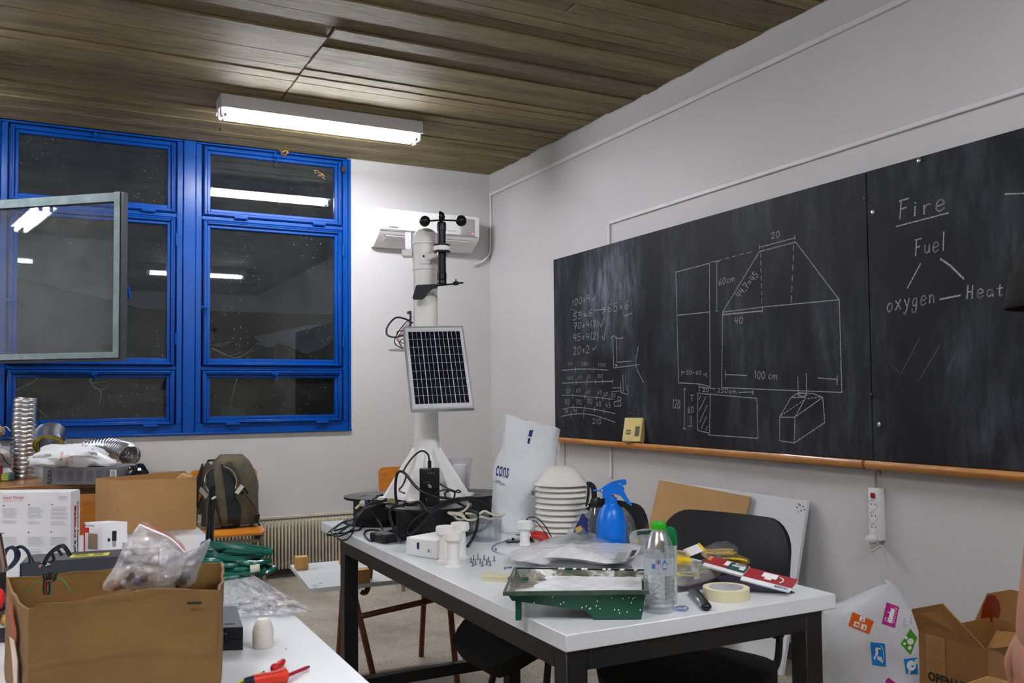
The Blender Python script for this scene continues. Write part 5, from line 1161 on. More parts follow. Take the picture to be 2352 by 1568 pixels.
# ------------------------------------------------------------------ white printed parts
a, b, c_ = pZ(932, 1274, TZ), pZ(1002, 1285, TZ), pZ(1078, 1262, TZ)
bx1 = (b-a); lx = bx1.length; bx1.normalize(); by1 = V((-bx1.y, bx1.x, 0)); hb = pV(a, 932, 1232).z-TZ; ly = .135
t = thing('printed_box', 'white printed enclosure with round openings in front of the spool', 'enclosure', a+bx1*lx/2+by1*ly/2)
m_ = frame(bx1, (0, 0, 1)); ctr = a+bx1*lx/2+by1*ly/2+V((0, 0, hb/2))
MB().box(ctr, (lx, ly, hb), m_, .006, 3).build('body', TWR, t)
def onf(u, v): return a+bx1*lx*u-by1*.0006+V((0, 0, hb*v))
MB().prism([onf(.38, .42), onf(.46, .42), onf(.46, .75), onf(.42, .8), onf(.38, .75)], -by1*.0006).build('slot', NAVY, t, smooth=False)
MB().lathe([(.011, 0), (.011, .0016), (.008, .002), (0, .002)], onf(.78, .42), 18, aim(-by1)).build('port_ring', TWR, t); MB().lathe([(.006, 0), (.006, .0022), (0, .0022)], onf(.78, .42), 14, aim(-by1)).build('port_hole', GREYP, t)
e2 = a+bx1*(lx+.0006); MB().lathe([(.014, 0), (.014, .001), (0, .001)], e2+by1*ly*.3+V((0, 0, hb*.55)), 18, aim(bx1)).build('side_port', NAVY, t); MB().lathe([(.01, 0), (.01, .006), (0, .006)], e2+by1*ly*.55+V((0, 0, hb*.4)), 14, aim(bx1)).build('side_boss', TWR, t)
def post(px, py_base, py_cap, lab, fl=.028, sh_=.0185):
    q = pZ(px, py_base, TZ+.0004); q = q+FH*.02; h = pV(q, px, py_cap).z-TZ
    t = thing('printed_post', lab, 'printed part', q, 'white printed posts')
    MB().lathe([(0, 0), (fl, 0), (fl, .006), (fl-.004, .007), (sh_+.002, .008), (sh_+.002, .02), (sh_, .022), (sh_, h-.026), (0, h-.026)], q, 24).build('column', TWR, t)
    MB().lathe([(0, h-.026), (sh_+.006, h-.026), (sh_+.0105, h-.022), (sh_+.0105, h), (sh_+.008, h+.002), (0, h+.002)], q, 24).build('cap', TWR, t)
    for k in range(10):
        aa = 2*pi*k/10; MB().box(q+V((cos(aa)*(sh_+.0105), sin(aa)*(sh_+.0105), h-.011)), (.003, .003, .016), rz(aa)).build('grip_rib', TWR, t)
post(1022, 1293, 1209, 'white printed post, left rear of the group of three'); post(1056, 1284, 1201, 'tallest looking white printed post, right rear of the group of three'); post(1040, 1306, 1222, 'white printed post standing foremost of the group of three'); post(1206, 1260, 1198, 'single white printed post beside the red pliers', .017, .0165)
SCR = Mt('zinc screw', (150, 156, 170), .28, .9)
sc0 = None
for k, (px, py) in enumerate(((1082, 1292), (1088, 1286), (1092, 1296), (1098, 1284), (1103, 1294), (1086, 1300), (1112, 1286), (1118, 1296), (1122, 1290), (1135, 1288), (1108, 1300), (1126, 1299))):
    q = pZ(px, py, TZ+.0003)
    if sc0 is None:
        o = MB().lathe([(0, 0), (.0045, 0), (.0045, .002), (.002, .0025), (.002, .014), (.0006, .017), (0, .017)], q, 8).build('screw', SCR); sc0 = o
    else: o = copy_tree(sc0, None, q)
    tag(o, 'tiny zinc screw standing on its head in front of the printed posts', 'screw', 'loose zinc screws')
q = pZ(1160, 1304, TZ+.004); tag(MB().tube([q, q+RH*.02+FH*.012], .0022, 8).lathe([(0, 0), (.0045, 0), (.0045, .003), (0, .003)], q-RH*.002-FH*.001, 8, aim(RH+FH*.6)).build('screw', SCR), 'single zinc screw lying left of the paint tray', 'screw')

# clear tub
TUB = film('clear rigid plastic', (235, 240, 245), .06, .3, .06, (246, 248, 250), .15, 8)
q = pZ(1116, 1240, TZ+.0005); t = thing('clear_tub', 'clear plastic tub beside the front spool', 'tub', q)
MB().lathe([(0, 0), (.052, 0), (.055, .004), (.058, .085), (.066, .086), (.066, .089), (.057, .089), (.0535, .006), (0, .003)], q, 28).build('tub', TUB, t)
for k in range(14): aa = 2*pi*k/14; MB().tube([q+V((cos(aa)*.0545, sin(aa)*.0545, .006)), q+V((cos(aa)*.0575, sin(aa)*.0575, .082))], .0012, 5).build('rib', TUB, t)
# small bag with a white roll behind the tower foot
q = cpx(1055, 3.80, SZ+.0008); t = thing('wrapped_roll', 'white roll in a clear bag behind the right foot of the tower', 'roll', q)
MB().lathe([(0, 0), (.03, 0), (.03, .115), (.012, .115), (.012, .02), (0, .02)], q, 20).build('roll', WHT, t)
CLEAR = film('thin clear bag film', (240, 243, 250), .10, .5, .1, (250, 250, 252), .8, 30)
rg = [[q+V((cos(2*pi*k/20)*(.036+.012*j/5)*1.05, sin(2*pi*k/20)*(.036+.004*j), .001+.028*j)) for k in range(20)] for j in range(6)]
MB().loft(rg, False).wobble(.007, 40, 4).build('bag', CLEAR, t)

# ------------------------------------------------------------------ tall white carrier bag
CBAG = Mt('white carrier bag', (226, 230, 235), .3, var=.025, scale=4, bump=.55, bscale=9, bd=.022)
BP = cpx(1200, 3.46, TZ)
Lp = [(1148, 1218), (1134, 1195), (1131, 1150), (1136, 1090), (1148, 1030), (1158, 985), (1163, 952)]
Rp = [(1252, 1222), (1256, 1200), (1262, 1140), (1272, 1080), (1279, 1040), (1282, 1012), (1286, 988)]
rings = []
for k in range(25):
    u = k/24*(len(Lp)-1); i = min(int(u), len(Lp)-2); f = u-i
    l = V((*Lp[i], 0)).lerp(V((*Lp[i+1], 0)), f); r_ = V((*Rp[i], 0)).lerp(V((*Rp[i+1], 0)), f); hd = .075*(1-.25*(k/24))
    ring_ = []
    for j in range(40):
        a = 2*pi*j/40; cu_, su = cos(a), sin(a); lx_ = sg(cu_)*abs(cu_)**.6; dy_ = sg(su)*abs(su)**.7
        e = .5+.5*lx_; px = l.x+(r_.x-l.x)*e; py = l.y+(r_.y-l.y)*e
        p = pV(BP+FH*(hd*dy_+.06*(e-.5)), px, py)
        if k == 0: p.z = TZ+.0008
        p += NZ.noise_vector(V((p.x, p.y, p.z*.7))*11+V((3, 0, 0)))*.013*min(1, k/3)+NZ.noise_vector(V((p.x*1.6, p.y*1.6, p.z*.8))*24)*.007*min(1, k/3)
        p += -FH*.016*(abs(NZ.noise(V((p.x*9, p.y*9, p.z*5+2))))-.15)*min(1, k/3)
        if p.z < TZ+.0008: p.z = TZ+.0008
        ring_.append(p)
    rings.append(ring_)
t = thing('carrier_bag', 'tall white carrier bag with dark blue lettering standing on the table', 'bag', BP)
mb = MB().loft(rings, False); mb.add(rings[0], [list(range(40))]); bo = mb.build('bag', CBAG, t, ang=60); tr = bvh(bo)
mb = MB(); decal_text(mb, tr, 'cons', (1138, 1092), (29, 7), (3, -24), .01); decal_text(mb, tr, 'nYPzio', (1133, 1108), (26, 8), (2, -8), 0)
decal_quad(mb, tr, [(1216, 988), (1225, 987), (1221, 1003), (1214, 1001)], 2); decal_quad(mb, tr, [(1213, 1006), (1219, 1006), (1216, 1019), (1211, 1018)], 2); decal_text(mb, tr, 'E', (1222, 1136), (6, 1), (1, -9))
mb.build('lettering', NAVY, t, smooth=False)

# ------------------------------------------------------------------ radiation shield
P = cpx(1287, 3.33, TZ+.0005); rs_ = .1005
t = thing('radiation_shield', 'white stacked plate radiation shield with domed top', 'weather shield', P)
zb = [pV(P, 1287, y_).z for y_ in (1232, 1219, 1206, 1193.5, 1180.5, 1167.5, 1154.5, 1141.5, 1128.5, 1115.5)]
SHD = Mt('white shield plastic', (236, 235, 229), .4, var=.02)
for k, z in enumerate(zb):
    z = z-.012 if k else TZ+.003
    MB().lathe([(.055, z+.024), (.076, z+.023), (.088, z+.012), (rs_, z), (rs_-.0015, z-.002), (.085, z+.009), (.07, z+.020), (.055, z+.021)], V((P.x, P.y, 0)), 44).build('plate', SHD, t)
zd = pV(P, 1287, 1104).z-.012; zt_ = pV(P, 1287, 1066).z-.004
MB().lathe([(rs_-.004, zd-.002), (rs_+.004, zd), (rs_-.008, zd+.007), (.084, zd+.022), (.07, zd+.038), (.05, zt_-.009), (.025, zt_-.002), (0, zt_)], V((P.x, P.y, 0)), 44).build('dome', SHD, t, ang=85)
for k in range(3):
    a = 2*pi*k/3+.6; MB().tube([V((P.x+cos(a)*.07, P.y+sin(a)*.07, TZ+.002)), V((P.x+cos(a)*.07, P.y+sin(a)*.07, zd+.02))], .004, 8).build('rod', SHD, t)
for k, pts in enumerate(([(1205, 1200), (1215, 1188), (1235, 1190), (1255, 1212), (1268, 1236)], [(1215, 1196), (1232, 1198), (1250, 1220), (1262, 1238)])):
    MB().tube(catmull([pD(x, y_, 3.17+.01*k) for x, y_ in pts], 6), .0022-.0005*k, 6).build('sensor_wire', CB if not k else Mt('maroon wire', (90, 30, 40), .5), t)

# ------------------------------------------------------------------ spray bottles
BLS = Mt('bright blue plastic', (2, 116, 226), .28, var=.02, sub=.05)
P = cpx(1407, 3.02, TZ+.0005); sc_ = 3.02/F
K8 = lambda x, y_: (1330+x/8.71, 1080+y_/8.71)
t = thing('spray_bottle', 'bright blue spray bottle with blue trigger head', 'spray bottle', P)
pz = lambda py: pV(P, 1407, py).z
zoff = TZ+.0005-pz(1249)
prof = [(0, 1249), (32, 1249), (34, 1246), (35, 1225), (34.5, 1205), (32, 1190), (28.5, 1178), (24, 1168), (18.5, 1161), (14.5, 1157), (13.5, 1150), (13, 1141), (0, 1141)]
cxo = P+RH*0
px0 = 1397
P2 = cpx(1399, 3.02, TZ+.0005)
MB().lathe([(w*sc_, max(TZ+.0005, pz(y_))) for w, y_ in prof], V((P2.x, P2.y, 0)), 36).build('bottle', BLS, t)
MB().lathe([(14.2*sc_, pz(1161)), (14.6*sc_, pz(1155)), (13.4*sc_, pz(1143)), (0, pz(1143))], V((P2.x, P2.y, 0)), 24).build('collar', BLS, t)
def flat(nm, pts, th, mat_, conv=K8, base=P2, par=None, off=0):
    return MB().prism([pV(base, *conv(x, y_))-FH*(th/2+off) for x, y_ in pts], FH*th).build(nm, mat_, par if par else t, smooth=False)
flat('head', [(470, 550), (480, 450), (505, 335), (600, 290), (780, 258), (850, 300), (892, 335), (897, 372), (880, 400), (830, 500), (775, 490), (720, 465), (645, 465), (665, 550)], .024, BLS)
flat('trigger', [(870, 385), (905, 430), (950, 520), (1000, 600), (1060, 690), (1035, 698), (960, 650), (890, 580), (820, 500), (800, 440)], .014, BLS)
flat('nozzle_arm', [(400, 392), (500, 312), (640, 235), (830, 190), (930, 183), (950, 262), (930, 276), (862, 300), (800, 242), (640, 286), (520, 342), (425, 398)], .02, BLS)
flat('tail', [(285, 388), (345, 380), (480, 430), (485, 460), (400, 418), (290, 410)], .012, BLS)
flat('lock_clip', [(650, 490), (700, 485), (715, 680), (690, 695)], .01, REDP)
P = cpx(1364, 3.16, TZ+.0005); pz = lambda py: pV(P, 1364, py).z; sc_ = 3.16/F
t = thing('spray_bottle', 'clear spray bottle with black trigger head', 'spray bottle', P)
MB().lathe([(0, TZ+.0005), (21*sc_, TZ+.0005), (22*sc_, pz(1235)), (22*sc_, pz(1195)), (20*sc_, pz(1178)), (12*sc_, pz(1165)), (11*sc_, pz(1158))], V((P.x, P.y, 0)), 28).build('bottle', TUB, t)
MB().lathe([(12.5*sc_, pz(1163)), (12.5*sc_, pz(1150)), (9*sc_, pz(1142)), (0, pz(1142))], V((P.x, P.y, 0)), 20).build('collar', BLACKP, t)
flat('head', [(140, 250), (165, 225), (240, 230), (310, 280), (345, 350), (355, 540), (255, 540), (240, 380), (215, 330), (160, 300)], .022, BLACKP, K8, P); flat('trigger', [(160, 300), (205, 320), (215, 430), (190, 620), (150, 725), (128, 722), (150, 560), (165, 420)], .014, BLACKP, K8, P)

# ------------------------------------------------------------------ pouches and packets at the back of the table
def pouch(nm, lab, pts, base, th, mat_, cat='pouch', bulge=.5, parts=None, seed=1):
    """closed cushion shaped pouch from an outline, standing or lying in the plane of base"""
    ctr = V((sum(p[0] for p in pts)/len(pts), sum(p[1] for p in pts)/len(pts), 0)); n = 6
    o = catmull([V((a, b, 0)) for a, b in pts], 4, True); mb = MB(); m = len(o)
    for side in (-1, 1):
        vs_ = []
        for k in range(n+1):
            f = k/n
            for p in o:
                q = ctr.lerp(p, f); h = th/2*(1-f**2.2)*(1+.35*NZ.noise(V((q.x*.08, q.y*.08, seed))))
                vs_.append(base(q.x, q.y)+side*base.n*h+NZ.noise_vector(V((q.x*.05, q.y*.05, seed+side)))*th*.12*(1-f))
        fs = [[k*m+j, k*m+(j+1) % m, (k+1)*m+(j+1) % m, (k+1)*m+j] for k in range(n) for j in range(m)]
        mb.add(vs_, fs)
    t = thing(nm, lab, cat, base(*pts[0])); o_ = mb.build('film', mat_, t, ang=80, recalc=False); return t
class BaseV:                                   # upright plane through P, optionally leaning back
    def __init__(s, P, lean=0.0, z0=TZ): s.P = P; s.n = -FH; s.lean = lean; s.z0 = z0
    def __call__(s, px, py): p = pV(s.P, px, py); return p+FH*s.lean*(p.z-s.z0)
class BaseZ:
    def __init__(s, z): s.z = z; s.n = V((0, 0, 1))
    def __call__(s, px, py): return pZ(px, py, s.z)
ANTI = film('grey antistatic film', (96, 94, 96), .62, .6, .15, (210, 210, 212), .8, 30); PKT = film('clear packet film', (232, 236, 240), .28, .6, .12, (244, 246, 248), .8, 28)
P = cpx(1322, 3.08, TZ); t = pouch('navy_packet', 'clear packet with navy and yellow card in front of the radiation shield', [(1296, 1240), (1318, 1200), (1338, 1172), (1350, 1180), (1356, 1215), (1358, 1242), (1325, 1246)], BaseV(P, .2), .03, CLEAR)
flat('card', [(1306, 1240), (1338, 1178), (1350, 1190), (1352, 1240)], .002, Mt('navy card', (38, 40, 104), .5), lambda x, y_: (x, y_), P, t); flat('print', [(1321, 1212), (1334, 1206), (1338, 1216), (1324, 1224)], .003, Mt('mustard print', (206, 170, 60), .5), lambda x, y_: (x, y_), P, t, .001)
P = cpx(1446, 3.12, TZ); pouch('antistatic_pouch', 'crinkled grey antistatic pouch right of the blue spray bottle', [(1420, 1175), (1432, 1165), (1448, 1180), (1460, 1205), (1462, 1245), (1430, 1250), (1418, 1215)], BaseV(P, .1), .04, ANTI, seed=4)
P = cpx(1472, 2.9, TZ); t = pouch('card_packet', 'clear packet with dark green card behind the water bottle', [(1452, 1222), (1500, 1216), (1508, 1240), (1500, 1275), (1462, 1280), (1448, 1250)], BaseV(P, .15), .035, PKT, seed=6)
flat('card', [(1462, 1220), (1496, 1217), (1500, 1234), (1466, 1238)], .002, Mt('dark green card', (30, 66, 48), .5), lambda x, y_: (x, y_), P, t); flat('print', [(1456, 1240), (1464, 1238), (1466, 1246), (1458, 1248)], .003, Mt('yellow print', (220, 196, 60), .5), lambda x, y_: (x, y_), P, t)
# pliers and bare board behind the single post
q = pZ(1222, 1243, TZ); t = thing('pliers', 'pliers with red handles behind the single printed post', 'pliers', q)
hz_ = TZ+.012
for sgn_, pts in ((1, [(1218, 1226), (1235, 1224), (1250, 1228), (1260, 1236)]), (-1, [(1218, 1232), (1235, 1233), (1248, 1238), (1258, 1244)])):
    c_ = catmull([pZ(x, y_, hz_+.002*sgn_) for x, y_ in pts], 5); MB().tube(c_, [.005+.003*sin(pi*i/len(c_)) for i in range(len(c_))], 8).build('handle', Mt('red grip', (206, 32, 24), .4), t)
MB().tube([pZ(1219, 1229, hz_), pZ(1204, 1229, hz_), pZ(1184, 1227, hz_)], [.008, .007, .002], 8).build('jaw', STEEL, t)
q = pZ(1195, 1245, TZ+.0006); t = thing('circuit_board', 'dark circuit board lying under the single printed post', 'circuit board', q)
place(MB().box((0, .015, .003), (.10, .045, .0025)), q, -_yaw+R(5)).build('board', Mt('dark blue pcb', (24, 26, 48), .4), t)
for k in range(6): place(MB().box((-.04+k*.016, .01+.012*(k % 2), .008), (.009, .012, .009)), q, -_yaw+R(5)).build('component', BLACKP if k % 2 else CHROME, t)
# ------------------------------------------------------------------ film packs across the middle of the table
MILK = film('milky bag film', (250, 251, 254), .9, .35, .16, (244, 246, 250), .5, 24, .08); CLR2 = film('clear lid plastic', (226, 230, 234), .16, .7, .08, (240, 242, 244), .4, 12)
t = pouch('tie_pack', 'long milky plastic pack with labels lying across the table', [(1172, 1272), (1185, 1262), (1240, 1252), (1330, 1248), (1420, 1248), (1465, 1252), (1470, 1262), (1448, 1285), (1400, 1294), (1330, 1284), (1260, 1280), (1200, 1288), (1178, 1284)], BaseZ(TZ+.028), .05, MILK, 'plastic pack', seed=9)
mb = MB()
for k in range(7): mb.tube(catmull([pZ(1270+k*6, 1268+k*2.2, TZ+.02), pZ(1330, 1266+k*2.6, TZ+.024), pZ(1405, 1270+k*2.2, TZ+.02)], 4), .0025, 5)
o = mb.build('white_ties', Mt('bluish white nylon', (196, 206, 226), .4), t); o['kind'] = 'stuff'
LBL = Mt('grey barcode label', (150, 150, 142), .6)
MB().prism([pZ(1412, 1286, TZ+.049), pZ(1418, 1269, TZ+.051), pZ(1440, 1268, TZ+.049), pZ(1434, 1284, TZ+.047)], (0, 0, .0008)).build('label', LBL, t, smooth=False); MB().prism([pZ(1446, 1277, TZ+.045), pZ(1452, 1264, TZ+.047), pZ(1464, 1263, TZ+.044), pZ(1456, 1276, TZ+.042)], (0, 0, .0008)).build('dark_label', Mt('dark label', (74, 68, 84), .6), t, smooth=False)
for i, p in enumerate(((1174, 1278), (1180, 1284), (1188, 1280))): MB().sphere(pZ(*p, TZ+.02), (.011, .009, .010), 10, 7).build('knot', MILK, t)
pouch('plastic_cover', 'clear curved plastic cover behind the milky pack', [(1236, 1246), (1280, 1236), (1340, 1232), (1390, 1240), (1412, 1252), (1330, 1262), (1250, 1258)], BaseZ(TZ+.04), .05, CLR2, 'cover', seed=2)
pouch('grey_film', 'greyish clear film lying in front of the milky pack', [(1254, 1284), (1300, 1284), (1380, 1290), (1438, 1296), (1450, 1304), (1380, 1312), (1290, 1306), (1262, 1298)], BaseZ(TZ+.010), .016, film('smoky clear film', (150, 152, 158), .45, .6, .14, (230, 232, 236), .5, 20), 'plastic film', seed=3)
tag(MB().tube(catmull([pZ(x, y_, TZ+.0035) for x, y_ in ((1190, 1236), (1160, 1242), (1138, 1250), (1130, 1260), (1140, 1268), (1165, 1273), (1185, 1272))], 6), .003, 6).build('clear_hose', CLR2), 'clear plastic tube curving left of the milky pack', 'tube')
MB().sphere(pZ(1139, 1261, TZ+.0075), .0035, 8, 6).build('blue_tip', NAVY, bpy.data.objects['clear_hose'])
IV = Mt('ivory plastic', (212, 208, 172), .4, var=.03)
q = pZ(1106, 1333, TZ+.0005); q2 = pZ(1180, 1337, TZ+.0005); d = (q2-q).normalized(); d2 = V((-d.y, d.x, 0)); t = thing('ivory_case', 'slim ivory plastic case left of the paint tray', 'case', q)
for k, z in enumerate((0, .0085)): MB().prism([q+V((0, 0, z)), q+d*.10+V((0, 0, z)), q+d*.10+d2*.035+V((0, 0, z)), q+d2*.035+V((0, 0, z))], (0, 0, .008)).build('half_shell', IV, t, smooth=False)
MB().lathe([(.008, 0), (.008, .001), (0, .001)], q+d*.085-d2*.0002+V((0, 0, .008)), 14, aim(-d2)).build('thumb_hole', GREYB, t)

# ------------------------------------------------------------------ paint tray
RZ = TZ+.068
FR_, FL_, BL_, BR_ = pZ(1484, 1357, RZ), pZ(1163, 1360, RZ), pZ(1186, 1306, RZ), pZ(1480, 1311, RZ)
def TQ(u, v, z): p = FL_.lerp(FR_, u).lerp(BL_.lerp(BR_, u), v); return V((p.x, p.y, z))
GRN = Mt('dark green plastic', (18, 84, 62), .35, var=.06)
def m_tray():
    m, t_, o = nt('paint crusted tray inside'); L = t_.links.new; p = N(t_, 'ShaderNodeBsdfPrincipled'); L(p.outputs[0], o.inputs[0]); vec = coords(t_)
    a = N(t_, 'ShaderNodeTexNoise', i_Scale=16, i_Detail=9, i_Roughness=.75, i_Distortion=.8); L(vec, a.inputs['Vector'])
    L(ramp(t_, a.outputs[0], [(.36, lin((40, 86, 66))), (.46, lin((96, 92, 80))), (.54, lin((140, 134, 122))), (.6, lin((228, 230, 232)))]), p.inputs['Base Color']); p.inputs['Roughness'].default_value = .3; return m
TRAYIN = m_tray()
t = thing('paint_tray', 'green paint tray with wet white paint at the table corner', 'paint tray', TQ(.5, .5, TZ))
def fz(u): return TZ+.046-.024*min(u/.56, 1) if u < .58 else (TZ+.022-.0195*min((u-.58)/.05, 1))
us = [0, .1, .2, .3, .4, .5, .57, .6, .63, .75, .88, 1.0]
ins = .035
def wallpts(u, v, z, s): 
    # s: how far the walls have closed in towards the floor
    return TQ(ins*s+(1-2*ins*s)*u, ins*1.4*s+(1-2.8*ins*s)*v, z)
mb = MB(); loop = [(u, 0) for u in us]+[(1, v) for v in (.25, .5, .75)]+[(u, 1) for u in us[::-1]]+[(0, v) for v in (.75, .5, .25)]
mb.loft([[wallpts(u, v, RZ, 0) for u, v in loop], [wallpts(u, v, fz(u), 1) for u, v in loop]], False)
g = MB().grid(lambda a, b: wallpts(us[int(round(a*(len(us)-1)))], b, fz(us[int(round(a*(len(us)-1)))]), 1), len(us), 5); mb.add(g.v, g.f)
mb.build('body', GRN, t, ang=25)
mi = MB(); k1 = .0022
mi.loft([[wallpts(u, v, RZ+.0002, .06) for u, v in loop], [wallpts(u, v, fz(u)+.003, 1.05) for u, v in loop]], False)
g = MB().grid(lambda a, b: wallpts(us[int(round(a*(len(us)-1)))], b, fz(us[int(round(a*(len(us)-1)))])+.003, 1.05), len(us), 5); mi.add(g.v, g.f); mi.build('paint_crust', TRAYIN, t, ang=25)
mb = MB(); lw_ = .022
rim = [TQ(-lw_, -lw_*1.5, RZ), TQ(1+lw_, -lw_*1.5, RZ), TQ(1+lw_, 1+lw_*1.5, RZ), TQ(-lw_, 1+lw_*1.5, RZ)]; rin = [TQ(0, 0, RZ), TQ(1, 0, RZ), TQ(1, 1, RZ), TQ(0, 1, RZ)]
mb.add([p+V((0, 0, .003)) for p in rim+rin]+[p-V((0, 0, .006)) for p in rim], [[i, (i+1) % 4, 4+(i+1) % 4, 4+i] for i in range(4)]+[[i, 8+i, 8+(i+1) % 4, (i+1) % 4] for i in range(4)]); mb.build('rim', Mt('grimy green rim', (60, 78, 66), .5, var=.3, scale=30), t, smooth=False)
for v in (.1, .9): MB().prism([TQ(.06, v-.05, TZ+.0005), TQ(.10, v-.05, TZ+.0005), TQ(.10, v+.05, TZ+.0005), TQ(.06, v+.05, TZ+.0005)], (0, 0, .05)).build('foot', GRN, t, smooth=False)
WPAINT = Mt('wet white paint', (236, 239, 243), .12, var=.01, bump=.3, bscale=30)
def pnt(a, b):
    e = .06+.06*NZ.noise(V((b*7, 0, 1)))+.2*b; u = e+(.985-e)*a; z = TZ+.05+.004*b+.0025*NZ.noise(V((u*14, b*10, 2)))
    return wallpts(u, .02+.94*b, z+.001, .3)
MB().grid(pnt, 30, 16).build('paint', WPAINT, t)
mb = MB(); rr = random.Random(4)
for k in range(30):
    u, z = rr.uniform(.15, .98), rr.uniform(.015, .06); q = wallpts(u, 0, TZ+z, 1-(z/.068)); 
    if TZ+z > fz(u)+.004: mb.sphere(q-FH*.0012, (.0016, .0012, .002), 6, 5)
for k in range(10): q = TQ(rr.uniform(.3, 1), 1+.01, RZ+.002); mb.sphere(q, (.006, .004, .003), 8, 5)
o = mb.build('paint_drops', WPAINT, t); o['kind'] = 'stuff'

# ------------------------------------------------------------------ water bottle and neighbours
PET = film('clear pet plastic', (230, 236, 238), .10, .8, .05, (240, 244, 245), .25, 18)
P = pZ(1516, 1402, TZ+.0005); dP = (P-CAM).dot(FH); s_ = dP/F; pz = lambda py: pV(P, 1516, py).z
t = thing('water_bottle', 'clear plastic water bottle with bright green cap near the paint tray', 'bottle', P)
prof = [(0, TZ+.0005), (30*s_, TZ+.0005), (33*s_, TZ+.004)]
for k in range(6): y_ = 1392-k*12; prof += [(33.5*s_, pz(y_)), (31.8*s_, pz(y_-5)), (33.5*s_, pz(y_-10))]
prof += [(34.5*s_, pz(1318)), (34.5*s_, pz(1275)), (32.8*s_, pz(1270)), (34.5*s_, pz(1264)), (33*s_, pz(1256)), (27*s_, pz(1238)), (19*s_, pz(1224)), (15.5*s_, pz(1219)), (15*s_, pz(1212))]
bo = MB().lathe(prof, V((P.x, P.y, 0)), 36).build('bottle', PET, t)
mb = MB()
for k in range(18):
    a = 2*pi*k/18; y0 = 1385-(k % 3)*20; mb.tube([P*1+V((cos(a)*33.6*s_, sin(a)*33.6*s_, pz(y0)-P.z)), P*1+V((cos(a+.25)*33.6*s_, sin(a+.25)*33.6*s_, pz(y0-8)-P.z))], .0012, 5)
o = mb.build('grip_ridges', PET, t); o['kind'] = 'stuff'
LABEL = film('printed bottle label', (226, 232, 240), .72, .3, .2, (235, 238, 242), .1, 8)
lo = MB().lathe([(34.9*s_, pz(1316)), (34.9*s_, pz(1277))], V((P.x, P.y, 0)), 36).build('label', LABEL, t); tr = bvh(lo)
LBLU = Mt('light blue print', (70, 120, 196), .5)
mb = MB(); decal(mb, tr, [(1527, 1284), (1520, 1297), (1519, 1302), (1523, 1308), (1531, 1308), (1535, 1302), (1534, 1297)], [[0, 1, 2, 3, 4, 5, 6]], .0006); mb.build('drop_mark', LBLU, t, smooth=False)
mb = MB(); decal_line(mb, tr, [(1507, 1290), (1510, 1286), (1515, 1286), (1518, 1290), (1515, 1295), (1510, 1295), (1507, 1290)], 1.2, .0006); decal_quad(mb, tr, [(1511, 1288), (1514, 1288), (1514, 1293), (1511, 1293)], 1, .0006); mb.build('emblem', NAVY, t, smooth=False)
mb = MB(); decal_line(mb, tr, [(1534, 1290), (1537, 1285), (1541, 1287), (1541, 1294), (1536, 1295), (1534, 1290)], 1, .0006); decal_line(mb, tr, [(1496, 1315.5), (1515, 1317), (1546, 1315)], 2.2, .0006); mb.build('green_print', Mt('leaf green print', (96, 150, 84), .5), t, smooth=False)
mb = MB(); decal_quad(mb, tr, [(1497, 1295), (1505, 1295), (1505, 1306), (1497, 1306)], 2, .0006); decal_line(mb, tr, [(1510, 1311), (1538, 1311)], 1, .0006); mb.build('small_print', LBLU, t, smooth=False)
mb = MB(); decal_text(mb, tr, '100', (1521, 1305), (13, 0), (0, -7), .02, .001); mb.build('lettering', WHT, t, smooth=False)
GCAP = Mt('bright green cap', (40, 172, 22), .35)
MB().lathe([(0, pz(1198)), (15*s_, pz(1198)), (16.5*s_, pz(1200)), (17*s_, pz(1206)), (17*s_, pz(1214)), (15*s_, pz(1214.5)), (0, pz(1213))], V((P.x, P.y, 0)), 28).build('cap', GCAP, t)
MB().lathe([(17.2*s_, pz(1207.5)), (17.4*s_, pz(1208)), (17.2*s_, pz(1209))], V((P.x, P.y, 0)), 28).build('cap_ring', GCAP, t)
P = cpx(1533, 2.22, TZ+.0005); s_ = 2.22/F; pz = lambda py: pV(P, 1537, py).z
t = thing('green_bottle', 'slim bottle with dark green top hidden behind the water bottle', 'bottle', P)
MB().lathe([(0, TZ+.0005), (13*s_, TZ+.0005), (14*s_, TZ+.006), (14*s_, pz(1262)), (15*s_, pz(1255)), (15*s_, pz(1240))], V((P.x, P.y, 0)), 24).build('bottle', Mt('white green plastic', (196, 206, 200), .3), t)
MB().lathe([(16*s_, pz(1250)), (16*s_, pz(1228)), (13*s_, pz(1215)), (5*s_, pz(1209)), (0, pz(1208))], V((P.x, P.y, 0)), 24).build('top', Mt('dark green gloss', (6, 110, 62), .2), t)

# ------------------------------------------------------------------ yellow packets, red packs, tape, knives
YPL = Mt('yellow nylon', (228, 190, 12), .4, var=.06); OLV = Mt('olive card', (104, 92, 40), .6); BARC = Mt('beige barcode label', (196, 182, 142), .6)
def slab(nm, lab, c4_, th, mat_, cat, group=None):
    p = [pZ(x, y_, z) for x, y_, z in c4_]; p[2] = p[1]+p[3]-p[0]; n = (p[1]-p[0]).cross(p[3]-p[0]).normalized()
    if n.z < 0: n = -n
    t = thing(nm, lab, cat, p[0], group); MB().prism(p, -n*th).build('card', mat_, t, smooth=False); return t, p, n
def inq(p, u0, v0, u1, v1, n, l):
    f = lambda u, v: p[0].lerp(p[1], u).lerp(p[3].lerp(p[2], u), v)+n*l
    return [f(u0, v0), f(u1, v0), f(u1, v1), f(u0, v1)]
t, p, n = slab('tie_packet', 'flat yellow packet with barcode label beside the water bottle', [(1548, 1262, TZ+.055), (1584, 1266, TZ+.055), (1598, 1292, TZ+.045), (1548, 1284, TZ+.045)], .012, YPL, 'packet', 'yellow cable tie packets')
MB().add(inq(p, .02, .02, .85, .6, n, .0008), [[0, 1, 2, 3]]).build('label', BARC, t, smooth=False)
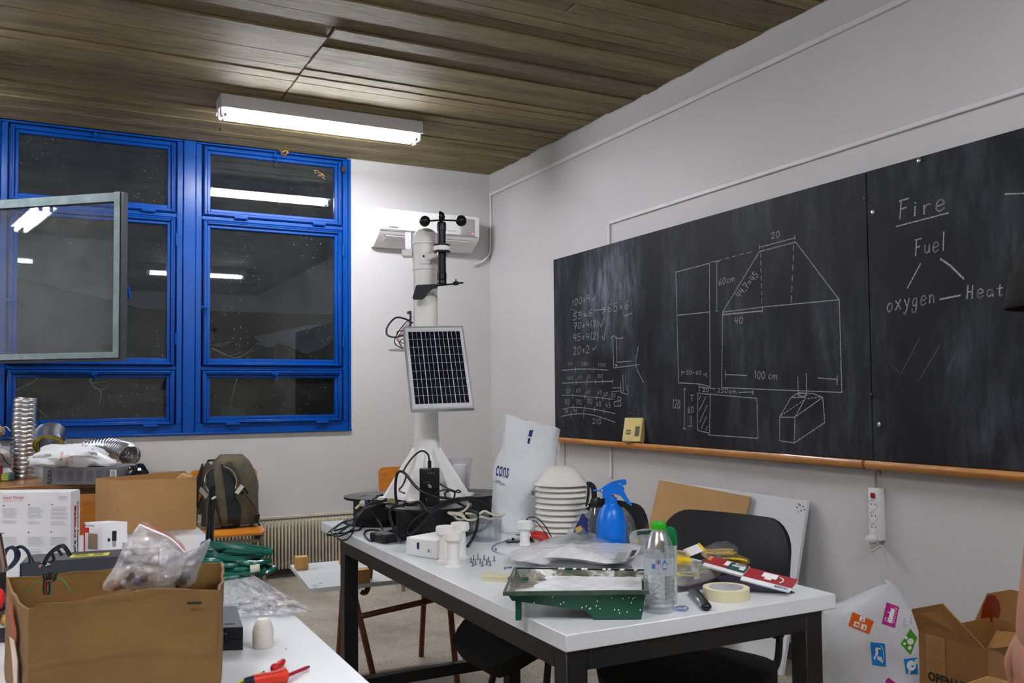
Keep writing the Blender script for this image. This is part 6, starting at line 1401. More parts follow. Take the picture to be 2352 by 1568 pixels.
mb = MB()
for k in range(8): mb.add(inq(p, .2+k*.07, .15, .235+k*.07, .5, n, .0014), [[0, 1, 2, 3]])
o = mb.build('barcode', INK, t, smooth=False); o['kind'] = 'stuff'
MB().prism([q-V((0, 0, .0125)) for q in p], (0, 0, -.012)).build('lower_card', OLV, t, smooth=False)
t, p, n = slab('tie_packet', 'white card packet with yellow edge standing up in the pile', [(1573, 1260, TZ+.075), (1606, 1247, TZ+.085), (1622, 1272, TZ+.062), (1588, 1276, TZ+.055)], .01, WHT, 'packet', 'yellow cable tie packets')
MB().prism(inq(p, .86, -.03, 1.02, 1.02, n, .0006), -n*.0115).build('yellow_edge', YPL, t, smooth=False)
t = thing('tie_bundle', 'bunch of yellow ties in clear film at the top of the pile', 'bundle', pZ(1655, 1275, TZ+.04), 'yellow cable tie packets')
rr = random.Random(8)
for k in range(9): MB().tube(catmull([pZ(1618+rr.uniform(-4, 4), 1268+rr.uniform(-8, 6), TZ+.05), pZ(1645, 1262+k*1.3, TZ+.058+rr.uniform(-.008, .008)), pZ(1680+rr.uniform(-8, 10), 1262+k*1.6, TZ+.05)], 4), .0028, 6).build('tie', YPL, t)
pz_ = BaseZ(TZ+.055)
def pouch_part(pts, base, th, mat_, parent, seed=1):
    tt = pouch('tmp', 'x', pts, base, th, mat_, seed=seed); ch = tt.children[0]; ch.parent = parent; ch.matrix_parent_inverse = WM(parent).inverted(); bpy.data.objects.remove(tt); ch.name = 'film'; return ch
pouch_part([(1610, 1262), (1640, 1250), (1678, 1248), (1694, 1258), (1690, 1276), (1650, 1284), (1615, 1278)], pz_, .045, CLEAR, t, 7)
t = thing('coil_packet', 'clear packet with a coil of yellow ties low in the pile', 'packet', pZ(1595, 1335, TZ), 'yellow cable tie packets')
for k in range(6):
    c0 = pZ(1580, 1318, TZ+.014+.0035*k); MB().tube([c0+RH*cos(a)*(.026+.002*(k % 3))+FH*sin(a)*(.022) for a in [2*pi*j/18 for j in range(18)]], .0024, 6, True).build('tie_coil', YPL, t)
MB().prism([pZ(1590, 1308, TZ+.033), pZ(1604, 1306, TZ+.033), pZ(1608, 1328, TZ+.02), pZ(1596, 1331, TZ+.02)], (0, 0, .003)).build('paper_band', WHT, t, smooth=False)
for k in range(4):
    c0 = pZ(1622, 1310, TZ+.014+.004*k); MB().tube([c0+RH*cos(a)*.024+FH*sin(a)*.02 for a in [2*pi*j/16 for j in range(16)]], .0024, 6, True).build('tie_coil', Mt('amber nylon %d' % k, (176, 132, 14), .4), t)
pouch_part([(1545, 1300), (1600, 1294), (1645, 1300), (1655, 1318), (1620, 1334), (1560, 1344), (1545, 1330)], BaseZ(TZ+.02), .05, PKT, t, 5)
t = thing('olive_packet', 'dark olive packet with yellow tips under the red pack', 'packet', pZ(1700, 1300, TZ), 'yellow cable tie packets')
MB().prism([pZ(1612, 1284, TZ+.042), pZ(1690, 1270, TZ+.05), pZ(1722, 1284, TZ+.045), pZ(1640, 1302, TZ+.035)], (0, 0, -.012)).build('card', OLV, t, smooth=False)
for k in range(4): MB().tube([pZ(1660+k*8, 1282, TZ+.048), pZ(1700+k*5, 1283+k*1.5, TZ+.05)], .003, 6).build('tie', YPL, t)
t = thing('dark_sheet', 'dark violet plastic sheet under the packets', 'sheet', pZ(1680, 1345, TZ))
MB().prism([pZ(1540, 1362, TZ+.001), pZ(1560, 1322, TZ+.001), pZ(1700, 1310, TZ+.001), pZ(1825, 1362, TZ+.001), pZ(1700, 1358, TZ+.001), pZ(1620, 1352, TZ+.001)], (0, 0, .003)).build('sheet', Mt('dark violet film', (70, 66, 92), .25, var=.1), t, smooth=False)
RED = Mt('crimson card', (148, 20, 34), .35, var=.05); GRC2 = Mt('teal green card', (18, 72, 66), .4); 
for (lab, c4_) in (('red card pack leaning on the packet pile, the rear one', [(1632, 1277, TZ+.062), (1722, 1300, TZ+.062), (1706, 1330, TZ+.034), (1613, 1297, TZ+.044)]), ('red card pack leaning to the table edge, the front one', [(1722, 1303, TZ+.064), (1834, 1331, TZ+.040), (1823, 1362, TZ+.008), (1700, 1330, TZ+.038)])):
    t, p, n = slab('red_pack', lab, c4_, .006, WHT, 'pack', 'red card packs')
    MB().prism(inq(p, 0, 0, 1, .72, n, .0003), n*.0006).build('red_cover', RED, t, smooth=False)
    if 'rear' in lab:
        MB().prism(inq(p, .46, .05, .62, .5, n, .001), n*.0006).build('white_window', WHT, t, smooth=False); MB().prism(inq(p, .58, .1, 1.02, .75, n, .0016), n*.0008).build('green_card', GRC2, t, smooth=False)
        MB().prism(inq(p, .66, .32, .9, .42, n, .003), n*.0004).build('tool_print', WHT, t, smooth=False); MB().prism(inq(p, .86, .28, .98, .62, n, .003), n*.0004).build('tool_print', WHT, t, smooth=False)
        lb = MB(); o = inq(p, .7, .08, .95, .26, n, .003); lettering(lb, 'BIG', o[3], o[2]-o[3], o[0]-o[3]); lb.build('lettering', WHT, t, smooth=False)
        MB().prism(inq(p, .0, .02, .1, .4, n, .001), n*.0006).build('orange_corner', Mt('orange print', (214, 110, 46), .5), t, smooth=False)
    else:
        MB().prism(inq(p, .32, .08, .62, .42, n, .001), n*.0006).build('white_window', WHT, t, smooth=False); MB().prism(inq(p, .4, .42, .54, .56, n, .001), n*.0006).build('white_window', WHT, t, smooth=False)
        q = [inq(p, u, v, u, v, n, .002)[0] for u, v in ((.66, .2), (.74, .28), (.76, .45), (.72, .58))]; MB().tube(catmull(q, 4), .0018, 6).build('white_arc', WHT, t)
        lb = MB(); o = inq(p, .68, .78, .95, .94, n, .001); lettering(lb, 'MAESTRO', o[3], o[2]-o[3], o[0]-o[3], bold=.03); lb.build('lettering', NAVY, t, smooth=False)
P = pZ(1668, 1372, TZ+.0005); t = thing('masking_tape', 'roll of cream masking tape near the table edge', 'tape roll', P)
ro = 52*((P-CAM).dot(FH))/F; P = P+FH*.0; TAPE = Mt('cream masking tape', (216, 210, 172), .65, var=.03)
MB().lathe([(ro*.74, 0), (ro, 0), (ro, .027), (ro*.75, .027)], P, 44).build('tape', TAPE, t); MB().lathe([(ro*.72, 0), (ro*.75, 0), (ro*.75, .0268), (ro*.72, .0268), (ro*.72, 0)], P, 44).build('core', Mt('grey card core', (186, 188, 192), .5), t)
q, q2 = pZ(1592, 1358, TZ+.008), pZ(1622, 1394, TZ+.008); d = (q2-q).normalized(); s = V((d.y, -d.x, 0))
t = thing('utility_knife', 'black and grey utility knife lying against the masking tape', 'knife', q2)
MB().bar(q, q2, .024, .013, (0, 0, 1), .004).build('body', Mt('grey metal grip', (112, 114, 122), .3, .6), t); MB().bar(q+d*.01-s*.006+V((0, 0, .006)), q2-s*.004+V((0, 0, .006)), .014, .008, (0, 0, 1), .003).build('grip', BLACKP, t); MB().sphere(q2+V((0, 0, .002)), (.013, .013, .009), 14, 8).build('end_cap', BLACKP, t); MB().bar(q-d*.02, q, .012, .002).build('blade', STEEL, t)
q = pZ(1566, 1396, TZ+.007); t = thing('blade_case', 'translucent blue blade case right of the water bottle', 'case', q); MB().sphere(q, (.017, .009, .006), 16, 8, frame(RH-FH*.3, (0, 0, 1))).build('case', film('blue clear plastic', (120, 140, 190), .4, .6, .08, (214, 222, 240), .1, 8), t)
# ------------------------------------------------------------------ left white table and what stands on it
GX1, GX0, GY0, GY1 = -2.545, -3.42, -5.05, -2.52
t = thing('work_table', 'white topped table at lower left, crowded with cartons', 'table', ((GX0+GX1)/2, (GY0+GY1)/2, 0), 'white topped tables')
MB().bb((GX0, GY0, TZ-.03), (GX1, GY1, TZ), .003).build('tabletop', WHITETOP, t)
for x_ in (GX0+.03, GX1-.085):
    for y_ in (GY0+.03, GY1-.085): MB().bb((x_, y_, 0), (x_+.05, y_+.05, TZ-.0305), .002).build('leg', BLKMET, t)
for a, b in (((GX0+.08, GY0+.035, TZ-.075), (GX1-.085, GY0+.07, TZ-.031)), ((GX0+.08, GY1-.075, TZ-.075), (GX1-.085, GY1-.04, TZ-.031)), ((GX0+.035, GY0+.08, TZ-.075), (GX0+.07, GY1-.085, TZ-.031)), ((GX1-.075, GY0+.08, TZ-.075), (GX1-.04, GY1-.085, TZ-.031))): MB().bb(a, b, .002).build('rail', BLKMET, t)

# large carton in the foreground
def crn(px, py, z=.908):
    q = pZ(px, py, z); return q
FLc, FRc, BRc, BLc = cxy(-.776, 1.43), cxy(-.502, 1.515), cxy(-.575, 1.75), cxy(-.955, 1.68)
cor = [FLc, FRc, BRc, BLc]; rim_px = [(75, 1388), (500, 1352), (508, 1294), (30, 1322)]
def side_pt(k, u, v):                       # v 0 table .. 1 rim
    a, b = cor[k], cor[(k+1) % 4]; p = a.lerp(b, u)
    zr = [.902, .915, .918, .906]; z1 = zr[k]*(1-u)+zr[(k+1) % 4]*u
    bow = [.0, .004, .012, .006][k]; n = V(((b-a).y, -(b-a).x, 0)).normalized()
    p = p+n*bow*sin(pi*u)*v
    if v > .97: z1 += .006*NZ.noise(V((k*3+u*6, 1.3, 0)))+[.013*sin(pi*u**1.3), 0, 0, 0][k]*1.0
    z = TZ+.0008+(z1-TZ)*v; p = p+n*.003*NZ.noise(V((u*5, v*4, k)))
    return V((p.x, p.y, z))
def m_bigcard():
    m, t_, o = nt('olive brown cardboard with fold lines'); L = t_.links.new; p = N(t_, 'ShaderNodeBsdfPrincipled'); L(p.outputs[0], o.inputs[0]); vec = coords(t_)
    a = N(t_, 'ShaderNodeTexNoise', i_Scale=8, i_Detail=6, i_Roughness=.6); L(vec, a.inputs['Vector'])
    L(ramp(t_, a.outputs[0], [(.3, lin((108, 80, 36))), (.7, lin((124, 93, 45)))]), p.inputs['Base Color']); p.inputs['Roughness'].default_value = .75
    w = N(t_, 'ShaderNodeTexWave', i_Scale=3.1, i_Distortion=3.5, i_Detail=3); w.bands_direction = 'Z'; L(vec, w.inputs['Vector'])
    r = ramp(t_, w.outputs[0], [(0, (1, 1, 1, 1)), (.06, (0, 0, 0, 1))]); b = N(t_, 'ShaderNodeBump', i_Strength=.22, i_Distance=.004); L(r, b.inputs['Height']); L(b.outputs[0], p.inputs['Normal']); return m
BIGC = m_bigcard()
t = thing('open_carton', 'large open cardboard box in the left foreground with a zip bag inside', 'carton', cxy(-.70, 1.6, TZ), 'brown cardboard boxes')
for k, nm in enumerate(('front_wall', 'right_wall', 'rear_wall', 'left_wall')):
    g = MB().grid(lambda u, v: side_pt(k, u, v), 22, 12); g.solid(.004); o = g.build(nm, BIGC, t, ang=60)
MB().prism([c_+V((0, 0, TZ+.001)) for c_ in cor], (0, 0, .003)).build('floor_panel', BIGC, t, smooth=False)
# crushed inner lip along the front and torn print on the left wall
g = MB().grid(lambda u, v: side_pt(0, .02+.5*u, 1)+FH*(.004+.02*sin(pi*v*.5))+V((0, 0, .003-.012*v*v)), 22, 5); g.solid(.003); g.build('crushed_lip', BIGC, t)
lw = [o for o in t.children if o.name.startswith('left_wall')][0]
RST = Mt('torn red print', (150, 62, 42), .6, var=.25, scale=30); WST = Mt('torn white paper', (204, 192, 182), .7, var=.1, scale=30)
def lpt(u, v, l=.0066): p = side_pt(3, u, v); a, b = cor[3], cor[0]; n = V(((b-a).y, -(b-a).x, 0)).normalized(); return p+n*l
for mat_, pts in ((RST, [(.45, .95), (.62, .93), (.78, .72), (.72, .62), (.6, .66), (.5, .8)]), (WST, [(.55, .62), (.7, .64), (.82, .5), (.8, .3), (.86, .12), (.74, .1), (.66, .3), (.6, .5)]), (RST, [(.6, .34), (.7, .36), (.8, .1), (.74, .05), (.66, .2)])):
    f = []; vs_ = [lpt(*p_) for p_ in pts]; MB().add(vs_, [list(range(len(vs_)))]).solid(.0006).build('torn_print', mat_, t, smooth=False)
mb = MB(); 
def fpt(u, v, l=.0072): a, b = cor[0], cor[1]; n = V(((b-a).y, -(b-a).x, 0)).normalized(); return side_pt(0, u, v)+n*l
mb.add([fpt(.83, .93), fpt(.91, .92), fpt(.91, .90), fpt(.83, .91)], [[0, 1, 2, 3]]); mb.build('tear', INK, t, smooth=False)

# zip bag sticking out of the carton
ZIP = film('zip bag film', (226, 224, 234), .22, .9, .1, (248, 248, 250), .9, 26)
P = cxy(-.70, 1.66, .8)
t = pouch('zip_bag', 'clear zip bag of small parts standing in the foreground box', [(235, 1348), (262, 1300), (278, 1262), (320, 1200), (350, 1215), (395, 1232), (425, 1262), (420, 1300), (400, 1338), (330, 1352), (265, 1356)], BaseV(P, .1, .9), .05, ZIP, 'zip bag', seed=3)
mb = MB(); q = [(322, 1205), (350, 1218), (392, 1237), (424, 1268)]; mb.tube(catmull([pV(P-FH*.012, *p_) for p_ in q], 5), .0022, 6); mb.build('zip_seal', MILK, t)
mb = MB(); mb.tube(catmull([pV(P-FH*.012, x, y_-6) for x, y_ in q], 5), .0008, 5); mb.build('red_line', REDP, t)
rr = random.Random(12)
for k, (x, y_, m_, sz) in enumerate(((300, 1325, INK, .018), (315, 1335, NAVY, .016), (330, 1330, INK, .014), (270, 1345, Mt('copper foil', (196, 150, 130), .3, .6), .02), (285, 1338, WHT, .014), (328, 1298, INK, .006))):
    q = pV(P+FH*.004, x, y_); MB().box(q, (sz, sz*.6, sz*.8), rz(rr.random()*3) @ rx(rr.random()), .002).build('component', m_, t)
P2 = cxy(-.625, 1.68, .8)
t = pouch('zip_bag', 'second clear zip bag behind, right side of the foreground box', [(355, 1350), (372, 1310), (385, 1280), (392, 1262), (420, 1270), (440, 1262), (452, 1258), (480, 1238), (470, 1275), (455, 1310), (445, 1340), (400, 1350)], BaseV(P2, .1, .9), .035, MILK if False else film('cloudy zip film', (222, 224, 232), .38, .8, .12, (246, 246, 250), .8, 22), 'zip bag', seed=8)
for x, y_ in ((420, 1330), (428, 1322), (412, 1338)): q = pV(P2+FH*.004, x, y_); MB().box(q, (.016, .01, .016), rz(x), .002).build('component', INK, t)
# jumper wires
P = cxy(-.79, 1.56, .8); t = thing('jumper_wires', 'arched coloured jumper wires with black plugs in the foreground box', 'wires', P)
K9 = lambda x, y_: (x/8.254, 1230+y_/8.254)
for pts, m_ in (([(530, 1100), (650, 920), (820, 820), (900, 800)], 'g'), ([(900, 800), (1080, 795), (1220, 870), (1310, 1010), (1330, 1060)], 'g'), ([(840, 860), (825, 980), (840, 1120)], 'b'), ([(890, 870), (870, 980), (895, 1120)], 'm'), ([(930, 860), (940, 1000), (930, 1120)], 'b'), ([(960, 870), (985, 960), (960, 1120)], 'g')):
    MB().tube(catmull([pV(P, *K9(x, y_)) for x, y_ in pts], 5), .0011 if m_ == 'g' else .0016, 6).build('wire', {'g': MATS.get('green wire') or Mt('green wire', (60, 130, 90), .5), 'b': DBL, 'm': MATS.get('maroon wire')}[m_], t)
for x, y_ in ((830, 790), (880, 770), (930, 760), (975, 760), (1030, 790), (1060, 760)): MB().box(pV(P-FH*.003, *K9(x, y_)), (.0035, .0035, .014), ry(R((x-940)*.12)), .0005).build('plug', INK, t)

# ------------------------------------------------------------------ things behind the carton
# white carton with print (left edge)
DD0 = cpx(165, 2.70); WB = Mt('white printed carton', (236, 235, 238), .5, var=.015)
def zat_(P_, px, py): return pV(P_, px, py).z
a = V((DD0.x, DD0.y, TZ+.0005)); ax_ = (-RH*.985+FH*-.03).normalized(); ay_ = (FH*.99-RH*.11).normalized(); ht = zat_(a, 165, 1131)-TZ; wd_ = .25
t = thing('printed_carton', 'white printed carton with red script logo at the left edge', 'carton', a+ax_*wd_/2)
MB().prism([a, a+ax_*wd_, a+ax_*wd_+ay_*.075, a+ay_*.075], (0, 0, ht)).build('body', WB, t, smooth=False)
MB().prism([a+V((0, 0, ht)), a+ax_*wd_+V((0, 0, ht)), a+ax_*wd_+ay_*.074+V((0, 0, ht+.002)), a+ay_*.070+V((0, 0, ht+.002))], (0, 0, .0012)).build('lid_flap', WB, t, smooth=False)
fn_ = ax_.cross(V((0, 0, 1))); 
if fn_.dot(FH) > 0: fn_ = -fn_
def dd(px, py):                                       # point on the front face seen at a pixel
    d = ray(px, py); return CAM+d*((a-CAM).dot(fn_)/d.dot(fn_))+fn_*.0007
def dtext(mb, s, p0, p1, h, bold=0): o = dd(*p0); lettering(mb, s, o, dd(*p1)-o, dd(p0[0], p0[1]-h)-o, bold=bold)
lb = MB(); dtext(lb, 'Devil Design', (8, 1149), (55, 1147), 9); lb.build('lettering', REDP, t, smooth=False)
lb = MB(); q = [dd(7, 1151), dd(30, 1150), dd(50, 1149.5)]; lb.tube(q, .0004, 4); lb.build('logo_line', REDP, t)
lb = MB(); rows(lb, dd(134, 1148), dd(160, 1148)-dd(134, 1148), dd(134, 1138)-dd(134, 1148), 4, .3, .3, 5)
for (px, py, w, h, n, sd) in ((6, 1190, 36, 24, 9, 1), (65, 1190, 36, 26, 9, 2), (117, 1192, 40, 30, 10, 3), (6, 1202, 34, 8, 3, 4), (64, 1204, 34, 8, 3, 5), (117, 1206, 36, 10, 4, 6), (5, 1254, 36, 22, 8, 7), (63, 1254, 38, 22, 8, 8), (116, 1252, 40, 20, 7, 9), (62, 1276, 38, 16, 5, 10), (116, 1272, 42, 14, 5, 11)):
    o = dd(px, py); rows(lb, o, dd(px+w, py)-o, dd(px, py-h)-o, n, .28, .25, sd)
o = lb.build('print_columns', Mt('pale grey print', (176, 176, 184), .7), t, smooth=False); o['kind'] = 'stuff'
lb = MB()
for px, py in ((7, 1162), (5, 1225), (65, 1160), (64, 1223)): o = dd(px, py); lb.add([o, dd(px+4, py), dd(px+4, py-2.2), dd(px, py-2.2)], [[0, 1, 2, 3]])
o = lb.build('language_marks', NAVY, t, smooth=False); o['kind'] = 'stuff'
lb = MB()
for px, py in ((118, 1159), (116, 1222)): o = dd(px, py); lb.add([o, dd(px+4, py), dd(px+4, py-2.2), dd(px, py-2.2)], [[0, 1, 2, 3]])
o = lb.build('language_marks', REDP, t, smooth=False); o['kind'] = 'stuff'
sn = -ax_; so = a+sn*.0007
lb = MB(); lettering(lb, 'create', so+ay_*.044+V((0, 0, ht*.40)), (0, 0, ht*.42), -ay_*.02, bold=.04); lb.build('lettering', REDP, t, smooth=False)
lb = MB(); lettering(lb, "Let's", so+ay_*.044+V((0, 0, ht*.12)), (0, 0, ht*.25), -ay_*.02, bold=.04); lettering(lb, 'something awesome', so+ay_*.066+V((0, 0, ht*.12)), (0, 0, ht*.74), -ay_*.014, bold=.04); lb.build('lettering', INK, t, smooth=False)

# bulb carton
a = pZ(239, 1269, TZ+.0005); a = cpx(239, (a-CAM).dot(FH)-.05, TZ+.0005); el = (-RH*.93+FH*.36).normalized(); er = (RH*.86+FH*.5).normalized(); hb = zat_(a, 239, 1202)-TZ
ll, lr = .083, .075
t = thing('bulb_carton', 'small white and red light bulb carton with a window', 'carton', a)
MB().prism([a, a+er*lr, a+er*lr+el*ll, a+el*ll], (0, 0, hb)).build('body', WB, t, smooth=False)
REDC = Mt('red carton print', (206, 26, 30), .5)
nl = el.cross(V((0, 0, 1))); nl = nl if nl.dot(FH) < 0 else -nl; nr = er.cross(V((0, 0, 1))); nr = nr if nr.dot(FH) < 0 else -nr
def fq(e, n, L_, u0, z0, u1, z1, l=.0006): return [a+e*L_*u+n*l+V((0, 0, hb*z)) for u, z in ((u0, z0), (u1, z0), (u1, z1), (u0, z1))]
for e, n, L_ in ((el, nl, ll), (er, nr, lr)): MB().prism(fq(e, n, L_, 0, 0, 1, .07), n*.0004).build('red_band', REDC, t, smooth=False)
MB().prism(fq(el, nl, ll, .93, 0, 1, .98), nl*.0004).build('red_band', REDC, t, smooth=False); MB().prism(fq(el, nl, ll, .72, .68, .97, .84), nl*.0005).build('red_tab', REDC, t, smooth=False)
MB().prism(fq(el, nl, ll, .26, .17, .76, .66), nl*.0005).build('window', Mt('brown window film', (150, 120, 100), .25, var=.15), t, smooth=False)
MB().prism(fq(er, nr, lr, .38, .42, .56, .74), nr*.0005).build('bulb_print', INK, t, smooth=False); MB().prism(fq(er, nr, lr, .2, .42, .3, .52), nr*.0005).build('bulb_print', INK, t, smooth=False); MB().prism(fq(er, nr, lr, .4, .24, .54, .41), nr*.0005).build('bulb_print', GREYP, t, smooth=False)
mb = MB()
for k in range(9): mb.add(fq(er, nr, lr, .8, .08+k*.03, .93, .092+k*.03, .0008), [[0, 1, 2, 3]])
o = mb.build('barcode', INK, t, smooth=False); o['kind'] = 'stuff'
lb = MB(); o = fq(el, nl, ll, .93, .88, .45, .93, .001); lettering(lb, 'SYLVETRLUB', o[0], o[1]-o[0], o[3]-o[0]); lb.build('lettering', NAVY, t, smooth=False)
lb = MB(); o = fq(el, nl, ll, .93, .015, .5, .055, .0014); lettering(lb, '19 LED', o[0], o[1]-o[0], o[3]-o[0]); lb.build('lettering', WHT, t, smooth=False)

# open tan carton
a = cpx(272, 3.42, TZ+.0005); b = cpx(450, 3.56, TZ+.0005); dx = (b-a); Lt = dx.length; dx.normalize(); dy = V((-dx.y, dx.x, 0)); hl = zat_(a, 272, 1104)-TZ; hr = zat_(b, 450, 1097)-TZ
t = thing('open_carton', 'open tan cardboard box beside the backpack chair', 'carton', a+dx*Lt/2+dy*.1, 'brown cardboard boxes')
dbk = .23; off = -.06
fl, fr, bk_r, bk_l = a, b, b+dy*dbk-dx*.01, a+dy*dbk+dx*off
for nm, p, q, h0, h1 in (('front_wall', fl, fr, hl, hr), ('right_wall', fr, bk_r, hr, hr+.012), ('rear_wall', bk_r, bk_l, hr+.012, hl-.006), ('left_wall', bk_l, fl, hl-.006, hl)):
    g = MB().grid(lambda u, v: p.lerp(q, u)+V((0, 0, (h0*(1-u)+h1*u+(.006*NZ.noise(V((u*5, 7, 0))) if v > .95 else 0))*v))+dy*.003*NZ.noise(V((u*4, v*4, 3))), 14, 8); g.solid(.004); g.build(nm, CARD, t, ang=60)
g = MB().grid(lambda u, v: bk_r.lerp(fr, .1+.85*u)+V((0, 0, hr+.006))-dx*(.003+.035*v)+V((0, 0, -.03*v*v+.006*NZ.noise(V((u*4, v*3, 1))))), 8, 5); g.solid(.003); g.build('flap', CARD, t)

# black upright pole on a foot
P = cpx(480, 2.82, TZ+.0005); t = thing('tripod_stand', 'black upright stand pole behind the green hose', 'stand', P)
zt_ = pV(P, 488, 1116).z; q1 = pV(P, 488, 1116); q0 = V((P.x, P.y, TZ+.012))
GLB = Mt('glossy black tube', (18, 19, 24), .15, coat=.4)
MB().tube([q0, q0.lerp(q1, .3), q1], [.0135, .013, .0105], 18).build('pole', GLB, t); MB().lathe([(0, 0), (.05, 0), (.05, .006), (.02, .014), (0, .014)], P, 24).build('foot', BLACKP, t)
q = pV(P-FH*.014, 491, 1143); MB().sphere(q, (.009, .004, .005), 10, 6, frame(RH*.8+V((0, 0, .45)), -FH)).build('clip', WHT, t); MB().box(pV(P-FH*.01, 477, 1262), (.012, .01, .012), None, .002).build('clamp', CHROME, t)

# green garden hose coil
HOSE = Mt('dark green hose', (6, 92, 78), .28, var=.08, coat=.3)
P = pZ(535, 1322, TZ); t = thing('garden_hose', 'coiled dark green garden hose on the left table', 'hose', V((P.x, P.y, TZ)))
rr = random.Random(2); pts = []
for k in range(7*16):
    a = 2*pi*k/16; ly = k//16; rad = .098+.016*sin(k*1.7)+rr.uniform(-.006, .006); w = 1+.12*sin(ly*2.1)
    pts.append(P+RH*(cos(a)*rad*.88*w+.006*sin(ly*1.3))+FH*(sin(a)*rad*.72*w)+V((0, 0, 0.0095+.0105*ly*(.9+.15*sin(a+ly))+.012*max(0, cos(a+2.4))*(ly/6))))
MB().tube(catmull(pts, 3), .0082, 8).build('coil', HOSE, t)
MB().tube(catmull([P-RH*.09+V((0, 0, .09)), P-RH*.05-FH*.06+V((0, 0, .105)), P+RH*.06-FH*.075+V((0, 0, .09)), P+RH*.12-FH*.03+V((0, 0, .07))], 6), .0082, 8).build('loose_end', HOSE, t)
MB().tube([P+RH*.075-FH*.08+V((0, 0, .035)), P+RH*.1-FH*.075+V((0, 0, .037))], .011, 10).build('fitting', CW, t)

# dark device with yellow sticker
a, b = cxy(-1.345, 2.44, TZ+.0005), cxy(-1.02, 2.56, TZ+.0005); dx = (b-a).normalized(); dy = V((-dx.y, dx.x, 0)); hd_ = .075
t = thing('power_supply', 'flat dark grey device with a yellow sticker behind the foreground box', 'device', a+dx*.16)
MB().prism([a, b, b+dy*.13, a+dy*.13], (0, 0, hd_)).build('case', Mt('dark grey case', (62, 64, 70), .4, .3), t, smooth=False); MB().prism([a-dx*.0006, a-dx*.0006+dy*.13, a-dx*.0006+dy*.13+V((0, 0, hd_*.96)), a-dx*.0006+V((0, 0, hd_*.96))], -dx*.004).build('end_plate', BLACKP, t, smooth=False)
def tp(u, v, l): return a+dx*.346*u+dy*.13*v+V((0, 0, hd_+l))
MB().prism([tp(.33, .25, 0), tp(.62, .25, 0), tp(.62, .62, 0), tp(.33, .62, 0)], (0, 0, .0006)).build('sticker', Mt('yellow sticker', (224, 214, 56), .5), t, smooth=False)
lb = MB(); rows(lb, tp(.36, .3, .001), dx*.04, dy*.04, 4, .4, .2, 2); rows(lb, tp(.5, .3, .001), dx*.03, dy*.04, 4, .4, .2, 3); o = lb.build('sticker_print', INK, t, smooth=False); o['kind'] = 'stuff'
tq = [(100, 1302), (108, 1280), (125, 1262), (143, 1253), (153, 1262), (161, 1276)]; mb = MB(); mb.tube(catmull([pD(x, y_, 2.30) for x, y_ in tq], 6), .0055, 8)
t = thing('clamp_handle', 'black wire handle clamp hooked over the grey device', 'clamp', pD(100, 1302, 2.3)); mb.build('handle', BLACKP, t)
MB().tube(catmull([pD(x, y_, 2.30) for x, y_ in ((118, 1290), (124, 1284), (120, 1268), (132, 1262), (142, 1276))], 5), .004, 8).build('inner_wire', BLACKP, t); MB().box(pD(103, 1296, 2.30), (.022, .006, .026), frame(RH+V((0, 0, -.6)), -FH), .002).build('clamp_plate', BLACKP, t); MB().box(pD(96, 1298, 2.29), (.004, .007, .022), frame(RH+V((0, 0, -.6)), -FH), .001).build('copper_edge', Mt('copper metal', (206, 150, 112), .3, .7), t)
for k, (pts, lab) in enumerate((([(4, 1302), (6, 1275), (20, 1258), (34, 1262), (36, 1282), (22, 1302), (12, 1308)], 'dark coiled cable at the left edge, outer loop'), ([(8, 1300), (12, 1270), (26, 1256), (42, 1266), (42, 1282), (30, 1298), (18, 1306)], 'dark coiled cable at the left edge, inner loop'), ([(34, 1260), (48, 1255), (62, 1265), (70, 1282)], 'dark cable curving to a strain relief plug'))):
    o = tag(MB().tube(catmull([pD(x, y_, 2.26+.01*k) for x, y_ in pts], 6), .0042, 8).build('cable', DBL), lab, 'cable')
    if k == 2: MB().tube([pD(70, 1280, 2.28), pD(72, 1292, 2.28)], [.005, .008], 10).build('strain_relief', BLACKP, o)

# soldering helping hand at the left edge
P = cpx(2, 1.95, TZ+.0005); t = thing('helping_hand', 'soldering stand with chrome rod and red knob at the left edge', 'soldering stand', P)
MB().box(P+V((0, 0, .03)), (.07, .06, .06), frame(RH, (0, 0, 1)), .003).build('base', Mt('dark iron', (58, 54, 60), .5), t); z_ = pV(P, 4, 1312).z
MB().bar(P+V((0, 0, .06)), V((P.x, P.y, z_)), .03, .02, (0, 1, 0), .002).build('column', BLACKP, t); MB().tube([pV(P-FH*.03, 9, 1306), pV(P-FH*.03, -6, 1225)], .008, 12).build('chrome_rod', Mt('warm chrome', (214, 186, 170), .15, 1), t); MB().tube([pV(P-FH*.03, 9, 1312), pV(P-FH*.03, 8, 1303)], .0095, 12).build('rod_end', CHROME, t)
MB().sphere(pV(P-FH*.05, -2, 1375), (.012, .012, .022), 12, 8).build('red_knob', REDP, t); MB().sphere(pV(P-FH*.045, 10, 1384), .008, 12, 8).build('black_knob', BLACKP, t)
MB().tube([pV(P-FH*.05, -20, 1425), pV(P-FH*.05, 29, 1421)], .012, 12).build('wooden_handle', CUBE, t); MB().tube([pV(P-FH*.05, 9, 1412)-FH*.002+RH*cos(a)*.0+V((0, 0, -.008+sin(a)*.016))-FH*cos(a)*.016 for a in [2*pi*k/14 for k in range(14)]], .003, 6, True).build('ring', CHROME, t)

